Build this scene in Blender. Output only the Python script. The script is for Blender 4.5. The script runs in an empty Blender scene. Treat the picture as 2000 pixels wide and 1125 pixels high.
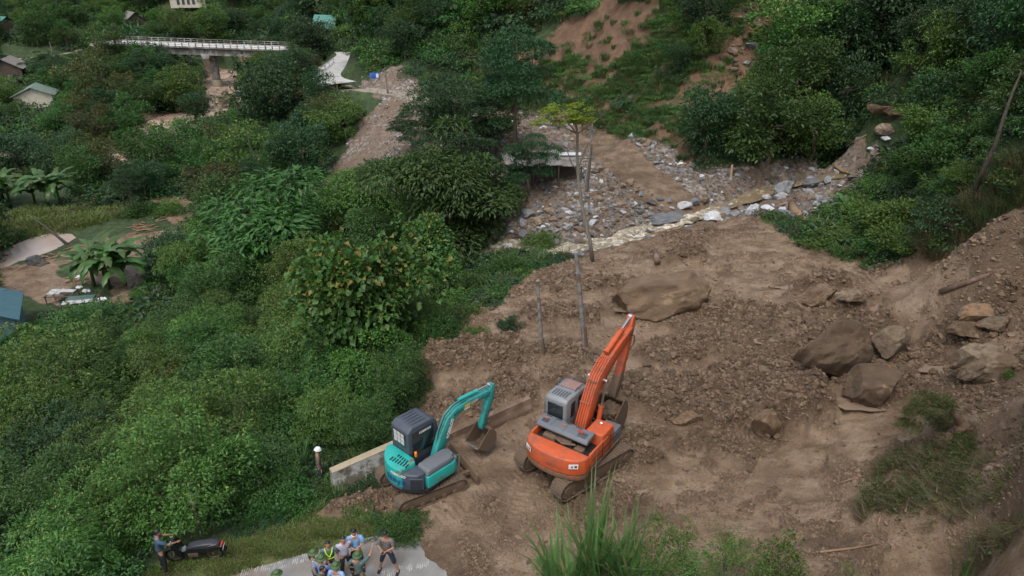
import bpy, bmesh, math, random
import numpy as np
from mathutils import Vector, Matrix, Euler
R = math.radians
random.seed(7); rng = np.random.default_rng(7)
scene = bpy.context.scene
col = scene.collection
# ------------------------------------------------------------------ camera
CAMH, PITCH, FPX = 18.5, R(26.0), 1428.0          # height over the road, pitch down, focal length for a 2000 px wide picture
cam_d = bpy.data.cameras.new('camera'); cam = bpy.data.objects.new('camera', cam_d); col.objects.link(cam)
cam.location = (0, 0, CAMH); cam.rotation_euler = (math.pi/2 - PITCH, 0, 0)
cam_d.sensor_width = 36.0; cam_d.lens = 36.0*FPX/2000.0; cam_d.clip_end = 3000; cam_d.clip_start = 0.1
scene.camera = cam
# ------------------------------------------------------------------ sky and light (bright overcast)
w = bpy.data.worlds.new('World'); scene.world = w; w.use_nodes = True
nt = w.node_tree; nt.nodes.clear()
SUN_EL, SUN_AZ = 62.0, 200.0
sky = nt.nodes.new('ShaderNodeTexSky'); sky.sky_type = 'NISHITA'; sky.sun_disc = False
sky.sun_elevation = R(SUN_EL); sky.sun_rotation = R(SUN_AZ); sky.air_density = 1.0; sky.dust_density = 3.0; sky.ozone_density = 1.0
hs = nt.nodes.new('ShaderNodeHueSaturation'); hs.inputs['Saturation'].default_value = 0.45
bg = nt.nodes.new('ShaderNodeBackground'); bg.inputs['Strength'].default_value = 0.12
wo = nt.nodes.new('ShaderNodeOutputWorld')
nt.links.new(sky.outputs[0], hs.inputs['Color']); nt.links.new(hs.outputs[0], bg.inputs[0]); nt.links.new(bg.outputs[0], wo.inputs[0])
sd = bpy.data.lights.new('sun', 'SUN'); sd.energy = 0.9; sd.angle = R(25); sd.color = (1.0, 0.97, 0.93)
so = bpy.data.objects.new('sun', sd); col.objects.link(so)
el, az = R(SUN_EL), R(SUN_AZ)
sdir = Vector((math.cos(el)*math.sin(az), math.cos(el)*math.cos(az), math.sin(el)))
so.rotation_euler = (-sdir).to_track_quat('-Z', 'Y').to_euler(); so.location = (0, 0, 60)
scene.view_settings.view_transform = 'Standard'; scene.view_settings.look = 'None'
scene.view_settings.exposure = 0.95; scene.view_settings.gamma = 1.0
scene.cycles.max_bounces = 5; scene.cycles.diffuse_bounces = 3; scene.cycles.glossy_bounces = 2
scene.cycles.transmission_bounces = 3; scene.cycles.transparent_max_bounces = 6; scene.cycles.volume_bounces = 0
scene.cycles.use_adaptive_sampling = True; scene.cycles.adaptive_threshold = 0.02
try: scene.cycles.use_denoising = True
except Exception: pass

# ------------------------------------------------------------------ numbers: pixels of the 2000 px photograph to places on the ground
cT, sT = math.cos(PITCH), math.sin(PITCH)
def raydir(px, py):
    u = (px-1000.0)/FPX; v = -(py-562.5)/FPX
    return np.array([u, cT + v*sT, -sT + v*cT])
def at_z(px, py, z):                      # point of the ray at height z
    d = raydir(px, py); t = (z-CAMH)/d[2]
    return np.array([d[0]*t, d[1]*t, z])
def project(x, y, z):
    dx, dy, dz = x, y, z-CAMH
    dep = dy*cT - dz*sT; up = dy*sT + dz*cT
    dep = np.maximum(dep, 0.01)
    return 1000+FPX*dx/dep, 562.5-FPX*up/dep, dep
# ------------------------------------------------------------------ terrain: heights known at picked places, spline between them
C_PX = [ # (px, py, height)
(500,1125,0),(700,1125,0),(880,1125,0),(600,1040,0),(760,1080,0),(900,1050,.15),(640,985,0),(760,960,.05),(880,960,.15),(900,850,.2),(1000,800,.3),(850,780,.3),
(300,1110,-.1),(380,1085,0),(200,1125,-.8),(0,1125,-2.2),(1000,1500,0),(0,1600,0),(600,1400,0),(500,1050,-.1),(600,1000,-.1),
(0,900,-6),(300,900,-4.5),(450,900,-3),(300,1000,-2.2),(500,980,-1.2),(150,1000,-3.6),(500,850,-4),(600,760,-5.5),(400,700,-7.5),(200,700,-8.3),(0,700,-8.5),(700,650,-6.5),(600,600,-8),(800,570,-6.5),(850,510,-5),
(630,900,-1.0),(700,800,-2.0),(760,720,-1.5),(730,760,-2.2),(840,640,-2),(800,690,-.4),(930,610,-.1),(1010,550,-.1),(900,560,-3.2),(1000,520,-2),
(950,480,-2.6),(850,480,-4.6),(750,450,-7),(600,420,-8.6),(880,440,-3),(900,400,-2),
(300,420,-9),(260,550,-9),(350,390,-9),(100,560,-9),(0,560,-9),(50,490,-9.4),(80,440,-9.2),(0,460,-9.2),(-200,500,-9),(-200,700,-8.5),(-200,900,-6),(-200,1125,-3),
(100,380,-9.8),(400,330,-10.3),(230,320,-11.3),(0,300,-11.6),(400,250,-11.7),(340,222,-12),(430,200,-12),(450,150,-12),(480,120,-11.5),(-200,300,-11.6),(200,240,-10.5),(100,200,-9.5),
(600,260,-9),(560,170,-7.5),(520,200,-10.5),(640,240,-6),(620,350,-7.5),(650,300,-6),(740,205,-1),(690,260,-3.6),(740,300,-4),(800,200,-.8),(330,150,-9),(200,150,-8),(0,150,-8.5),
(850,300,-2.5),(900,250,-1),(1000,330,-1.2),(1000,250,-.5),(870,210,-.6),(680,170,-1),(640,152,-2),(665,115,-3),(645,98,-4),(730,160,-1),(620,130,-3.6),(560,110,-6),
(200,70,-4),(225,85,-4.6),(170,80,-4),(100,105,-5.5),(0,118,-6),(0,85,-4),(600,90,-5),(500,85,-8),(400,85,-9),(300,85,-8),
(1150,240,.1),(1250,310,0),(1300,380,-.4),(1100,330,-.3),(1080,380,-.7),(1000,410,-1.2),(1200,400,-.7),(1450,350,-.2),(1000,440,-1.8),
(1100,480,-1.9),(1180,465,-1.6),(1280,440,-1.3),(1400,400,-.9),(1500,370,-.6),(1650,330,0),(1700,300,.5),(1740,255,2),(1740,225,3.2),
(1100,525,-.2),(1200,490,-.5),(1350,450,-.4),(1500,430,.1),(1000,600,.2),(1100,600,.3),(1300,520,.4),(1300,620,.5),(1500,500,.8),(1500,600,1),(1600,470,.9),(1700,560,1.6),(1700,700,1.6),(1600,800,1.1),(1400,700,.7),(1400,850,.5),(1200,700,.4),(1200,950,.15),(1150,1050,.1),(1000,1050,.05),(1400,1000,.5),(1600,950,1),
(1850,520,2.8),(1850,620,2.8),(1850,800,2.4),(2000,600,4.3),(2000,700,4),(2000,500,5.6),(2000,400,8),(1950,450,6),(2000,800,4.2),(2000,900,4.2),(1800,900,2.4),(1800,1000,3),(2000,1000,5.2),(2000,1125,5.3),(1700,1050,2.0),(1700,1125,2.7),(1500,1080,1.3),(1400,1125,1.5),(1200,1125,.9),(1080,1125,.3),
(2300,700,8),(2300,1100,8.5),(2300,450,13),(1200,1500,4),(1700,1500,4.2),(2200,1600,7),
(1850,250,6),(1900,200,8.5),(1750,400,2.6),(1850,400,4.6),(1950,300,8.5),(1700,470,1.3),(1640,400,.4),(1750,330,2.2),(1850,140,9),
(1750,140,8.5),(1600,150,5.5),(1600,50,10),(1500,200,3.6),(1650,230,3.0),(1400,200,3.9),(1400,100,7.6),(1400,0,12),(1250,100,6.7),(1250,0,11.4),(1100,150,2.7),(1100,50,7.6),(1000,0,9.9),(1000,100,4.3),(850,100,3.9),(850,0,9.6),(750,100,2),(750,0,8.4),(690,50,1.2),(690,0,5.4),
(550,60,-3),(550,0,.8),(400,60,-4),(400,0,1.5),(200,45,-2.5),(200,0,1),(0,60,-2.5),(0,0,1),(-200,100,-4),(-200,20,0),
(1350,310,.2),(1450,320,.6),(1600,295,1),(1200,250,.3),(1000,190,.3),(900,190,0),
]
C_D = [(1400,112,30),(1250,128,28),(1000,155,28),(800,180,24),(1600,106,29),(1780,92,27),(2000,78,26),(2250,60,24),(700,240,18),(500,330,18),(200,330,18),(0,330,18),(-200,330,18),(1000,420,60),(400,500,45),(1600,300,70),(-400,200,5),(2400,120,50),
(1000,3,0),(0,3,0),(2000,3,2),(500,9,0),(1500,9,1.8),(2200,8,4.5)]
pts = [at_z(*c) for c in C_PX]
for px, D, z in C_D: pts.append(np.array([(px-1000)/1530.0*D, D, z]))
pts = np.array(pts)
def lp(x, y):
    r = np.hypot(x, y)+1e-6
    return np.arctan2(x, y), np.log(r)
cu, cv = lp(pts[:, 0], pts[:, 1])
def tps_k(d2): return 0.5*d2*np.log(d2+1e-9)
nC = len(pts)
d2 = (cu[:, None]-cu[None])**2 + (cv[:, None]-cv[None])**2
K = np.zeros((nC+3, nC+3)); K[:nC, :nC] = tps_k(d2) + np.eye(nC)*2e-4
K[:nC, nC] = 1; K[:nC, nC+1] = cu; K[:nC, nC+2] = cv; K[nC:, :nC] = K[:nC, nC:].T
rhs = np.zeros(nC+3); rhs[:nC] = pts[:, 2]
W_ = np.linalg.solve(K, rhs)
def h_base(x, y):
    x = np.asarray(x, float); y = np.asarray(y, float); sh = x.shape; x = x.ravel(); y = y.ravel()
    u, v = lp(x, y); out = np.empty(len(x))
    for i in range(0, len(x), 20000):
        a = u[i:i+20000]; b = v[i:i+20000]
        k = tps_k((a[:, None]-cu[None])**2 + (b[:, None]-cv[None])**2)
        out[i:i+20000] = k@W_[:nC] + W_[nC] + a*W_[nC+1] + b*W_[nC+2]
    return out.reshape(sh)
# value noise
_perm = rng.permutation(4096).astype(np.int64)
_val = rng.random(4096)
def vnoise(x, y, seed=0):
    xi = np.floor(x).astype(np.int64); yi = np.floor(y).astype(np.int64); fx = x-xi; fy = y-yi
    fx = fx*fx*(3-2*fx); fy = fy*fy*(3-2*fy)
    def hsh(a, b): return _val[(_perm[(a+seed*17) & 4095]+b*31+seed*57) & 4095]
    a = hsh(xi, yi); b = hsh(xi+1, yi); c = hsh(xi, yi+1); d = hsh(xi+1, yi+1)
    return (a*(1-fx)+b*fx)*(1-fy)+(c*(1-fx)+d*fx)*fy
def fbm(x, y, o=4, seed=0, gain=.5):
    s = 0; a = 1; t = 0
    for i in range(o):
        s = s+a*vnoise(x*2**i+i*13.7, y*2**i-i*7.3, seed+i); t += a; a *= gain
    return s/t
def in_poly(x, y, poly):
    c = np.zeros(x.shape, bool); n = len(poly)
    for i in range(n):
        x1, y1 = poly[i]; x2, y2 = poly[(i+1) % n]
        if y1 == y2: continue
        c ^= ((y1 > y) != (y2 > y)) & (x < (x2-x1)*(y-y1)/(y2-y1)+x1)
    return c
def seg_dist(x, y, path):
    best = np.full(x.shape, 1e9); tt = np.zeros(x.shape); L = 0
    for i in range(len(path)-1):
        ax, ay = path[i][:2]; bx, by = path[i+1][:2]
        vx, vy = bx-ax, by-ay; ll = vx*vx+vy*vy
        t = np.clip(((x-ax)*vx+(y-ay)*vy)/ll, 0, 1)
        d = np.hypot(x-ax-t*vx, y-ay-t*vy); m = d < best
        best = np.where(m, d, best); tt = np.where(m, i+t, tt)
    return best, tt
def gb(px, py, z=None):
    """world point where the picture's ray meets the (smooth) ground"""
    d = raydir(px, py)
    ts = np.geomspace(8, 420, 500)
    x, y, z_ = d[0]*ts, d[1]*ts, CAMH+d[2]*ts
    h = H(x, y) if 'H' in globals() else h_base(x, y)
    b = np.where(z_ < h)[0]
    if len(b) == 0: return np.array([x[-1], y[-1], h[-1]])
    i = b[0]
    if i == 0: return np.array([x[0], y[0], h[0]])
    f = (z_[i-1]-h[i-1])/((z_[i-1]-h[i-1])-(z_[i]-h[i])+1e-9)
    t = ts[i-1]+(ts[i]-ts[i-1])*f
    X = d*t; return np.array([X[0], X[1], X[2]+CAMH])
# places of the water and the road, as world polylines
def wl(L): return [tuple(gb(a, b)[:2]) for a, b in L]
def wz(L, z): return [tuple(at_z(a, b, z)[:2]) for a, b in L]
STREAM = wl([(1742,228),(1735,262),(1700,300),(1660,328),(1590,345),(1520,358),(1470,378),(1400,400),(1350,418),(1290,438),(1210,462),(1140,478),(1060,484),(960,478),(870,480)])
RIVER = wz([(500,100),(455,135),(425,160),(445,185),(430,215),(360,228),(300,250),(370,268),(330,300),(240,320),(110,305),(-20,300),(-300,300)], -12)
ROADW = wl([(180,1250),(560,1118),(760,1075),(900,1020),(1040,900),(1130,800),(1200,700)])      # near road, mostly under mud
FARROAD = wl([(870,196),(800,186),(740,176),(690,168),(655,160)])
POND = wz([(0,488),(60,462),(105,452),(140,455),(148,462),(120,480),(60,503),(0,524),(-120,560),(-160,520)], -9.3)
MUDP = wl([(640,985),(700,965),(765,900),(760,860),(790,800),(770,770),(800,705),(850,680),(890,640),(960,600),(1000,560),(1060,528),(1110,512),(1200,480),(1300,455),(1390,430),(1480,420),(1560,470),(1640,500),(1700,515),(1800,505),(1860,480),(1920,410),(2000,370),(2150,360),(2150,1160),(1500,1180),(900,1170),(880,1110),(850,1090),(790,1060),(760,1040),(720,1010),(650,1003)])
DEBRIS = wl([(640,345),(690,270),(740,200),(690,172),(700,150),(830,170),(930,185),(1150,232),(1230,262),(1310,295),(1340,318),(1450,330),(1600,310),(1690,295),(1722,268),(1745,285),(1735,320),(1700,332),(1690,380),(1600,440),(1500,425),(1390,440),(1200,490),(1100,500),(930,490),(930,450),(960,400),(860,330),(780,330),(700,330),(650,370)])
MUDFLAT = wz([(0,520),(60,505),(120,485),(160,470),(250,460),(300,410),(290,385),(370,375),(420,385),(370,420),(330,450),(300,480),(260,500),(280,560),(250,610),(180,600),(90,590),(70,570),(0,565),(-150,600),(-150,560)], -9)
def H(x, y):
    x = np.asarray(x, float); y = np.asarray(y, float)
    h = h_base(x, y)
    d, t = seg_dist(x, y, STREAM)
    wd = 1.0+1.0*np.clip(t/9, 0, 1.3)
    h = h-0.55*np.exp(-(d/wd)**4)
    d, t = seg_dist(x, y, RIVER)
    h = np.where((d < 12) & (t > .7), h*(1-np.exp(-(d/5.5)**6))+(-12.5)*np.exp(-(d/5.5)**6), h)
    pm = in_poly(x, y, POND); h = np.where(pm, -9.9, h)
    return h
# ------------------------------------------------------------------ materials helpers
def mat(name):
    m = bpy.data.materials.new(name); m.use_nodes = True
    n = m.node_tree; b = n.nodes['Principled BSDF']; return m, n, b
def node(n, t, **kw):
    o = n.nodes.new(t)
    for k, v in kw.items():
        if k in o.inputs: o.inputs[k].default_value = v
        else: setattr(o, k, v)
    return o
def ramp(n, fac, stops):
    r = n.nodes.new('ShaderNodeValToRGB'); n.links.new(fac, r.inputs[0]); e = r.color_ramp.elements
    while len(e) < len(stops): e.new(0.5)
    for i, (p, c) in enumerate(stops): e[i].position = p; e[i].color = (*c[:3], 1) if len(c) >= 3 else (c[0],)*3+(1,)
    return r.outputs[0]
def mixc(n, fac, a, b, bt='MIX'):
    m = n.nodes.new('ShaderNodeMix'); m.data_type = 'RGBA'; m.blend_type = bt
    for v, s in ((fac, 0), (a, 6), (b, 7)):
        if isinstance(v, (int, float)): m.inputs[s].default_value = v
        elif isinstance(v, (tuple, list)): m.inputs[s].default_value = (*v[:3], 1)
        else: n.links.new(v, m.inputs[s])
    return m.outputs[2]
def mth(n, op, a, b=None, clamp=False):
    m = n.nodes.new('ShaderNodeMath'); m.operation = op; m.use_clamp = clamp
    for i, v in enumerate((a, b)):
        if v is None: continue
        if isinstance(v, (int, float)): m.inputs[i].default_value = v
        else: n.links.new(v, m.inputs[i])
    return m.outputs[0]
def noise(n, scale, detail=4, rough=.55, vec=None, out=0, dist=0):
    o = n.nodes.new('ShaderNodeTexNoise'); o.inputs['Scale'].default_value = scale; o.inputs['Detail'].default_value = detail
    o.inputs['Roughness'].default_value = rough; o.inputs['Distortion'].default_value = dist
    if vec is not None: n.links.new(vec, o.inputs['Vector'])
    return o.outputs[out]
def objco(n):
    return n.nodes.new('ShaderNodeTexCoord').outputs['Object']
def bump(n, b, h, strength, dist):
    o = n.nodes.new('ShaderNodeBump'); o.inputs['Strength'].default_value = strength; o.inputs['Distance'].default_value = dist
    n.links.new(h, o.inputs['Height']); n.links.new(o.outputs[0], b.inputs['Normal'])
def attr(n, name):
    a = n.nodes.new('ShaderNodeAttribute'); a.attribute_name = name; return a.outputs['Fac']
def simple(name, c, rough=.6, metal=0, var=.25, scale=3, bmp=0.0, dirt=None, dirtamt=.0, spec=.5):
    """paint-like material: base colour, cloudy wear and, if asked, dirt in patches"""
    m, n, b = mat(name); co = objco(n)
    f = noise(n, scale, 5, .6, co)
    cc = mixc(n, f, tuple(x*(1-var) for x in c), tuple(min(1, x*(1+var)) for x in c))
    if dirt:
        g = noise(n, scale*.7, 6, .7, co)
        g2 = ramp(n, g, [(0.62-dirtamt*.35, (0,)), (0.72-dirtamt*.3, (1,))])
        cc = mixc(n, g2, cc, dirt)
        b.inputs['Roughness'].default_value = rough
        rr = mixc(n, g2, (rough,)*3, (.85,)*3); n.links.new(rr, b.inputs['Roughness'])
    else: b.inputs['Roughness'].default_value = rough
    n.links.new(cc, b.inputs['Base Color']); b.inputs['Metallic'].default_value = metal
    b.inputs['Specular IOR Level'].default_value = spec
    if bmp: bump(n, b, noise(n, scale*6, 5, .6, co), bmp, .02)
    return m
def meshobj(name, v, f, mats=None, parent=None, smooth=False, mi=None):
    me = bpy.data.meshes.new(name)
    v = np.asarray(v, np.float32)
    if isinstance(f, np.ndarray):
        k = f.shape[1]; me.vertices.add(len(v)); me.vertices.foreach_set('co', v.ravel())
        me.loops.add(f.size); me.loops.foreach_set('vertex_index', f.astype(np.int32).ravel())
        me.polygons.add(len(f)); me.polygons.foreach_set('loop_start', np.arange(0, f.size, k, dtype=np.int32))
        me.polygons.foreach_set('loop_total', np.full(len(f), k, np.int32)); me.update(calc_edges=True)
    else:
        me.from_pydata([tuple(map(float, p)) for p in v], [], f); me.update()
    if mats is not None:
        for m in (mats if isinstance(mats, (list, tuple)) else [mats]): me.materials.append(m)
    if mi is not None: me.polygons.foreach_set('material_index', np.asarray(mi, np.int32))
    if smooth: me.polygons.foreach_set('use_smooth', np.ones(len(me.polygons), bool))
    o = bpy.data.objects.new(name, me); col.objects.link(o)
    if parent is not None: o.parent = parent
    return o
def tag(o, label=None, cat=None, group=None, kind=None):
    if label: o['label'] = label
    if cat: o['category'] = cat
    if group: o['group'] = group
    if kind: o['kind'] = kind
    return o
def empty(name, loc=(0, 0, 0), rz=0, label=None, cat=None, group=None):
    o = bpy.data.objects.new(name, None); o.empty_display_size = .2; col.objects.link(o); o.location = loc; o.rotation_euler = (0, 0, rz)
    return tag(o, label, cat, group)

# ------------------------------------------------------------------ ground material: mud, debris gravel, red scars, green floor by zone
m_ground, n, b = mat('ground'); co = objco(n)
mud_l = ramp(n, noise(n, .9, 7, .62, co), [(.3, (.125, .079, .046)), (.48, (.200, .134, .083)), (.60, (.265, .188, .125)), (.75, (.32, .24, .168))])
mud_d = ramp(n, noise(n, 5, 6, .7, co), [(.3, (.066, .039, .021)), (.7, (.155, .098, .056))])
mudc = mixc(n, attr(n, 'churn'), mud_l, mud_d)
fl = node(n, 'ShaderNodeTexVoronoi', Scale=1.7); n.links.new(co, fl.inputs['Vector'])
fleck = ramp(n, mth(n, 'ADD', fl.outputs['Distance'], mth(n, 'MULTIPLY', noise(n, 9, 3, .6, co), .3)), [(.17, (1,)), (.21, (0,))])
fleck = mth(n, 'MULTIPLY', fleck, ramp(n, noise(n, .35, 2, .5, co), [(.52, (0,)), (.6, (1,))]))
mudc = mixc(n, mth(n, 'MULTIPLY', fleck, .75), mudc, (.36, .25, .16))
grav_v = node(n, 'ShaderNodeTexVoronoi', Scale=3.2); n.links.new(co, grav_v.inputs['Vector'])
gv = node(n, 'ShaderNodeSeparateColor'); n.links.new(grav_v.outputs['Color'], gv.inputs[0])
gravc = ramp(n, gv.outputs[0], [(.0, (.11, .08, .058)), (.45, (.19, .145, .11)), (.75, (.26, .225, .19)), (1, (.40, .38, .35))])
gravc = mixc(n, ramp(n, noise(n, .25, 5, .6, co), [(.42, (0,)), (.6, (1,))]), gravc, (.175, .122, .085))
grassc = ramp(n, noise(n, 1.3, 8, .7, co), [(.3, (.014, .022, .008)), (.5, (.03, .055, .013)), (.72, (.062, .095, .024))])
scarc = ramp(n, noise(n, .8, 7, .7, co), [(.3, (.085, .045, .025)), (.55, (.150, .084, .047)), (.75, (.22, .140, .085))])
lawnc = ramp(n, noise(n, 2.2, 9, .75, co), [(.32, (.05, .075, .018)), (.5, (.095, .125, .030)), (.66, (.17, .145, .065))])
c = mixc(n, attr(n, 'lawn'), grassc, lawnc)
c = mixc(n, attr(n, 'scar'), c, scarc)
c = mixc(n, attr(n, 'grav'), c, gravc)
c = mixc(n, attr(n, 'mud'), c, mudc)
n.links.new(c, b.inputs['Base Color'])
wet = mth(n, 'MULTIPLY', attr(n, 'mud'), mth(n, 'SUBTRACT', 1.0, attr(n, 'churn'), True))
wetn = ramp(n, noise(n, .55, 5, .6, co), [(.42, (0,)), (.56, (1,))])
rg = mixc(n, mth(n, 'MULTIPLY', wet, wetn), (.85,)*3, (.17,)*3); n.links.new(rg, b.inputs['Roughness'])
hh = mth(n, 'ADD', noise(n, 4, 8, .68, co), mth(n, 'MULTIPLY', noise(n, 16, 6, .7, co), .35))
hh = mth(n, 'MULTIPLY', hh, mth(n, 'ADD', .6, mth(n, 'MULTIPLY', attr(n, 'rough'), .8)))
bump(n, b, hh, .9, .16)

# ------------------------------------------------------------------ the ground sheet
NA, NR = 1080, 1480
aa = np.linspace(R(-62), R(62), NA); rr = np.exp(np.linspace(math.log(4.0), math.log(620.0), NR))
A_, R_ = np.meshgrid(aa, rr); X = R_*np.sin(A_); Y = R_*np.cos(A_)
Z = H(X, Y)
def soft_poly(x, y, poly, jit=1.0, seed=3, sc=.6):
    jx = (fbm(x*sc, y*sc, 4, seed)-.5)*4*jit; jy = (fbm(x*sc+50, y*sc+9, 4, seed+5)-.5)*4*jit
    return in_poly(x+jx, y+jy, poly).astype(float)
mud = soft_poly(X, Y, MUDP, .45)
flat = soft_poly(X, Y, MUDFLAT, 1.0, 5, .3)*(fbm(X*.25, Y*.25, 3, 9) > .36)
grav = soft_poly(X, Y, DEBRIS, .8, 7)
dS, tS = seg_dist(X, Y, STREAM)
grav = np.maximum(grav, ((dS < 4.2) & (tS < 12) & (tS > 2.2) & (Y > 30)).astype(float)*(1-mud))
dR, tR = seg_dist(X, Y, RIVER); bank = ((dR + (fbm(X*.2, Y*.2, 3, 4)-.5)*5 < 6.5) & (tR > .9)).astype(float)
SC1 = wl([(965,118),(1050,78),(1120,38),(1190,-5),(1270,-5),(1262,60),(1225,110),(1180,160),(1120,205),(1080,190),(1090,140),(1040,128)])
SC2 = wl([(1465,-10),(1550,-10),(1520,70),(1490,125),(1440,170),(1360,212),(1310,195),(1390,120),(1440,50)])
SC3 = wl([(1270,240),(1350,215),(1350,330),(1300,312),(1240,270)])
SC4 = wl([(475,100),(520,105),(500,135),(460,162),(440,150)])
_a = gb(1240, 20); _b = gb(1030, 135); _u = (_b-_a)[:2]/np.linalg.norm((_b-_a)[:2]); _sp = X*_u[0]+Y*_u[1]; _sq = X*_u[1]-Y*_u[0]
st = fbm(_sq*.55, _sp*.09, 5, 21, .6)
scar = np.clip(((soft_poly(X, Y, SC1, 1.4, 11, .3)*(st > .33)) + soft_poly(X, Y, SC2, .8, 12, .4)*(st > .2) + soft_poly(X, Y, SC3, .8, 13, .5)*(st > .42)+soft_poly(X, Y, SC4, .5, 14, .3)), 0, 1)
hill_scar = in_poly(X, Y, wl([(1000,100),(1260,-5),(1480,-5),(1440,120),(1340,200),(1300,300),(1150,220)])).astype(float)*(fbm(_sq*.6+3, _sp*.10, 5, 31, .6) > .545)
scar = np.clip(scar+hill_scar*.8, 0, 1)
LAWN = wl([(180,1190),(300,1115),(430,1065),(560,1015),(625,985),(655,985),(700,1010),(760,1040),(800,1075),(850,1100),(700,1060),(560,1110),(450,1160),(400,1300),(150,1300)])
lawn = soft_poly(X, Y, LAWN, .15, 3, 1.0)
field = soft_poly(X, Y, wz([(-50,475),(60,455),(130,445),(260,420),(330,390),(350,410),(200,405),(60,400),(-50,420)], -9), .8, 5, .3)
lawn = np.maximum(lawn, field)
# churned piles in the mud: (px, py, rx, ry metres, height)
PILES = [(1545,800,2.5,1.5,1.35),(1470,740,2.6,1.6,.45),(1300,770,3.2,1.7,.7),(1380,820,2.2,1.0,.55),(1620,690,2.0,1.6,1.1),(1600,570,1.5,1.0,.95),(1655,600,1.6,.8,.35),(1540,620,1.8,.9,.35),(1700,640,1.3,.7,.3),
 (850,715,2.2,1.6,.45),(960,690,2.6,1.4,.4),(1100,690,1.8,1.2,.5),(1130,740,1.6,1.0,.3),(930,800,1.5,.8,.2),(1330,690,2.6,1.2,.6),(1500,700,1.2,.8,.25),(1000,760,1.5,1.2,.3),
 (1340,500,1.8,1.2,.5),(1700,770,2.2,1.2,.5),(1870,640,1.5,1.0,.5),(1780,700,1.8,1.2,.4),(700,980,1.6,.8,.18),(1230,880,1.5,1.2,.25),(1100,620,2.6,1.0,.25),(1880,660,2,1.3,.35),(1180,555,2.0,1.2,.2),(1430,610,2.2,1.2,.2)]
for _q in [(1278,600,3.0,1.6,.35),(1625,735,2.2,1.5,.35),(1736,695,1.2,.7,.15),(1922,735,1.8,1.0,.25),(1702,792,1.7,.9,.15),(1662,592,1.1,.6,.15),(1885,665,1.4,.7,.2),(1922,622,1.4,.7,.2),(1492,850,1.0,.6,.2),(1340,825,1.0,.6,.15)]: PILES.append(_q)
churn = np.zeros_like(X); dz = np.zeros_like(X)
jx = (fbm(X*1.3, Y*1.3, 3, 41)-.5)*1.8; jy = (fbm(X*1.3+20, Y*1.3, 3, 43)-.5)*1.8
for px, py, rx, ry, hp in PILES:
    g = gb(px, py); q = np.sqrt(((X+jx-g[0])/rx)**2+((Y+jy-g[1])/ry)**2)
    k = np.clip(1.25-q, 0, 1); k = k*k*(3-2*k); dz = np.maximum(dz, k*hp); churn = np.maximum(churn, np.clip(k*1.7, 0, 1))
big = fbm(X*.35, Y*.35, 3, 51); churn = np.maximum(churn, np.clip((big-.53)*7, 0, 1)*.8)
churn = np.maximum(churn, (fbm(X*1.1, Y*1.1, 4, 52) > .60)*.55)
SMOOTH = wl([(1600,770),(1680,780),(1760,830),(1780,860),(1700,900),(1560,900),(1500,960),(1430,1000),(1480,900),(1560,850),(1640,830)])
_bk = in_poly(X+jx, Y+jy, wl([(1840,510),(1900,470),(1950,430),(2010,380),(2150,380),(2150,600),(1950,560),(1860,540)])); churn = np.where(_bk, np.maximum(churn, .62), churn)
sm = in_poly(X, Y, SMOOTH); churn = np.where(sm, churn*.15, churn)
TRACK = wl([(900,870),(1020,900),(1000,1080),(900,1090),(770,1030)])
near = np.clip((75-R_)/30, 0, 1)
clod = (1-np.abs(2*fbm(X*2.1, Y*2.1, 4, 61, .6)-1))**2
clod2 = np.clip(vnoise(X*5.5, Y*5.5, 63)-.35, 0, 1)
flow = fbm(X*.5+Y*.3, Y*1.6, 4, 71)
dz = dz + churn*(clod*.42-.14+clod2*.20+(vnoise(X*9, Y*9, 64)-.5)*.07) + (1-churn)*((flow-.5)*.34+(fbm(X*3, Y*5, 4, 72, .6)-.5)*.15)
fine = 1-np.abs(2*vnoise(X*6.5+flow*3, Y*9.5, 73)-1); fine2 = vnoise(X*13, Y*17, 74)-.5
dz = dz + np.clip((45-R_)/20, 0, 1)*((fine-.5)*.055*(.35+fbm(X*.6, Y*.6, 2, 75))*(1+churn)+fine2*.03*(.5+churn))
jag = (fbm(X*1.2, Y*1.2, 5, 81, .62)-.5)
# tracks pressed by the machines
def ruts(path, w, depth, gauge):
    global dz
    d, t = seg_dist(X, Y, path); m = (np.abs(d-gauge) < w)
    L_p = np.concatenate([[0], np.cumsum([math.hypot(path[i+1][0]-path[i][0], path[i+1][1]-path[i][1]) for i in range(len(path)-1)])]); s_ = np.interp(t, np.arange(len(path)), L_p)
    dz = np.where(m, dz*.45-depth+.045*np.sign(np.sin(s_*2*math.pi/.24)), dz)
ruts(wl([(700,1040),(800,1000),(880,962),(960,915),(1040,868)]), .24, .05, .9)
ruts(wl([(1060,1060),(1090,950),(1160,880)]), .28, .05, 1.2)
DT = wl([(1160,255),(1220,320),(1300,385),(1330,400)])
dD, _ = seg_dist(X, Y, DT); dirt = np.clip(1.3-dD/2.6, 0, 1)
roadflat = np.clip(1.6-seg_dist(X, Y, ROADW)[0]/3.0, 0, 1)
Z = Z + mud*near*dz*(1-.45*roadflat) + grav*(1-dirt*.8)*jag*.8 + (1-np.clip(mud+grav+lawn, 0, 1))*jag*.5*np.clip(R_/30, 0, 1)
cliff = in_poly(X, Y, wl([(1650,120),(1850,60),(1880,180),(1780,300),(1690,280)]))
_rp = in_poly(X, Y, wl([(775,1037),(800,1040),(815,1052),(840,1070),(880,1086),(905,1110),(915,1150),(900,1260),(300,1260),(410,1140),(600,1082)])) & (mud > .5); Z = np.where(_rp, np.maximum(Z, h_base(X, Y)+.065), Z)
Z = Z + cliff*(fbm(X*.5, Y*.5+Z*.3, 4, 91)-.5)*2.5
fr_d, _ = seg_dist(X, Y, FARROAD)
grav2 = np.where(dirt > .35, grav*.0, grav)
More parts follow.
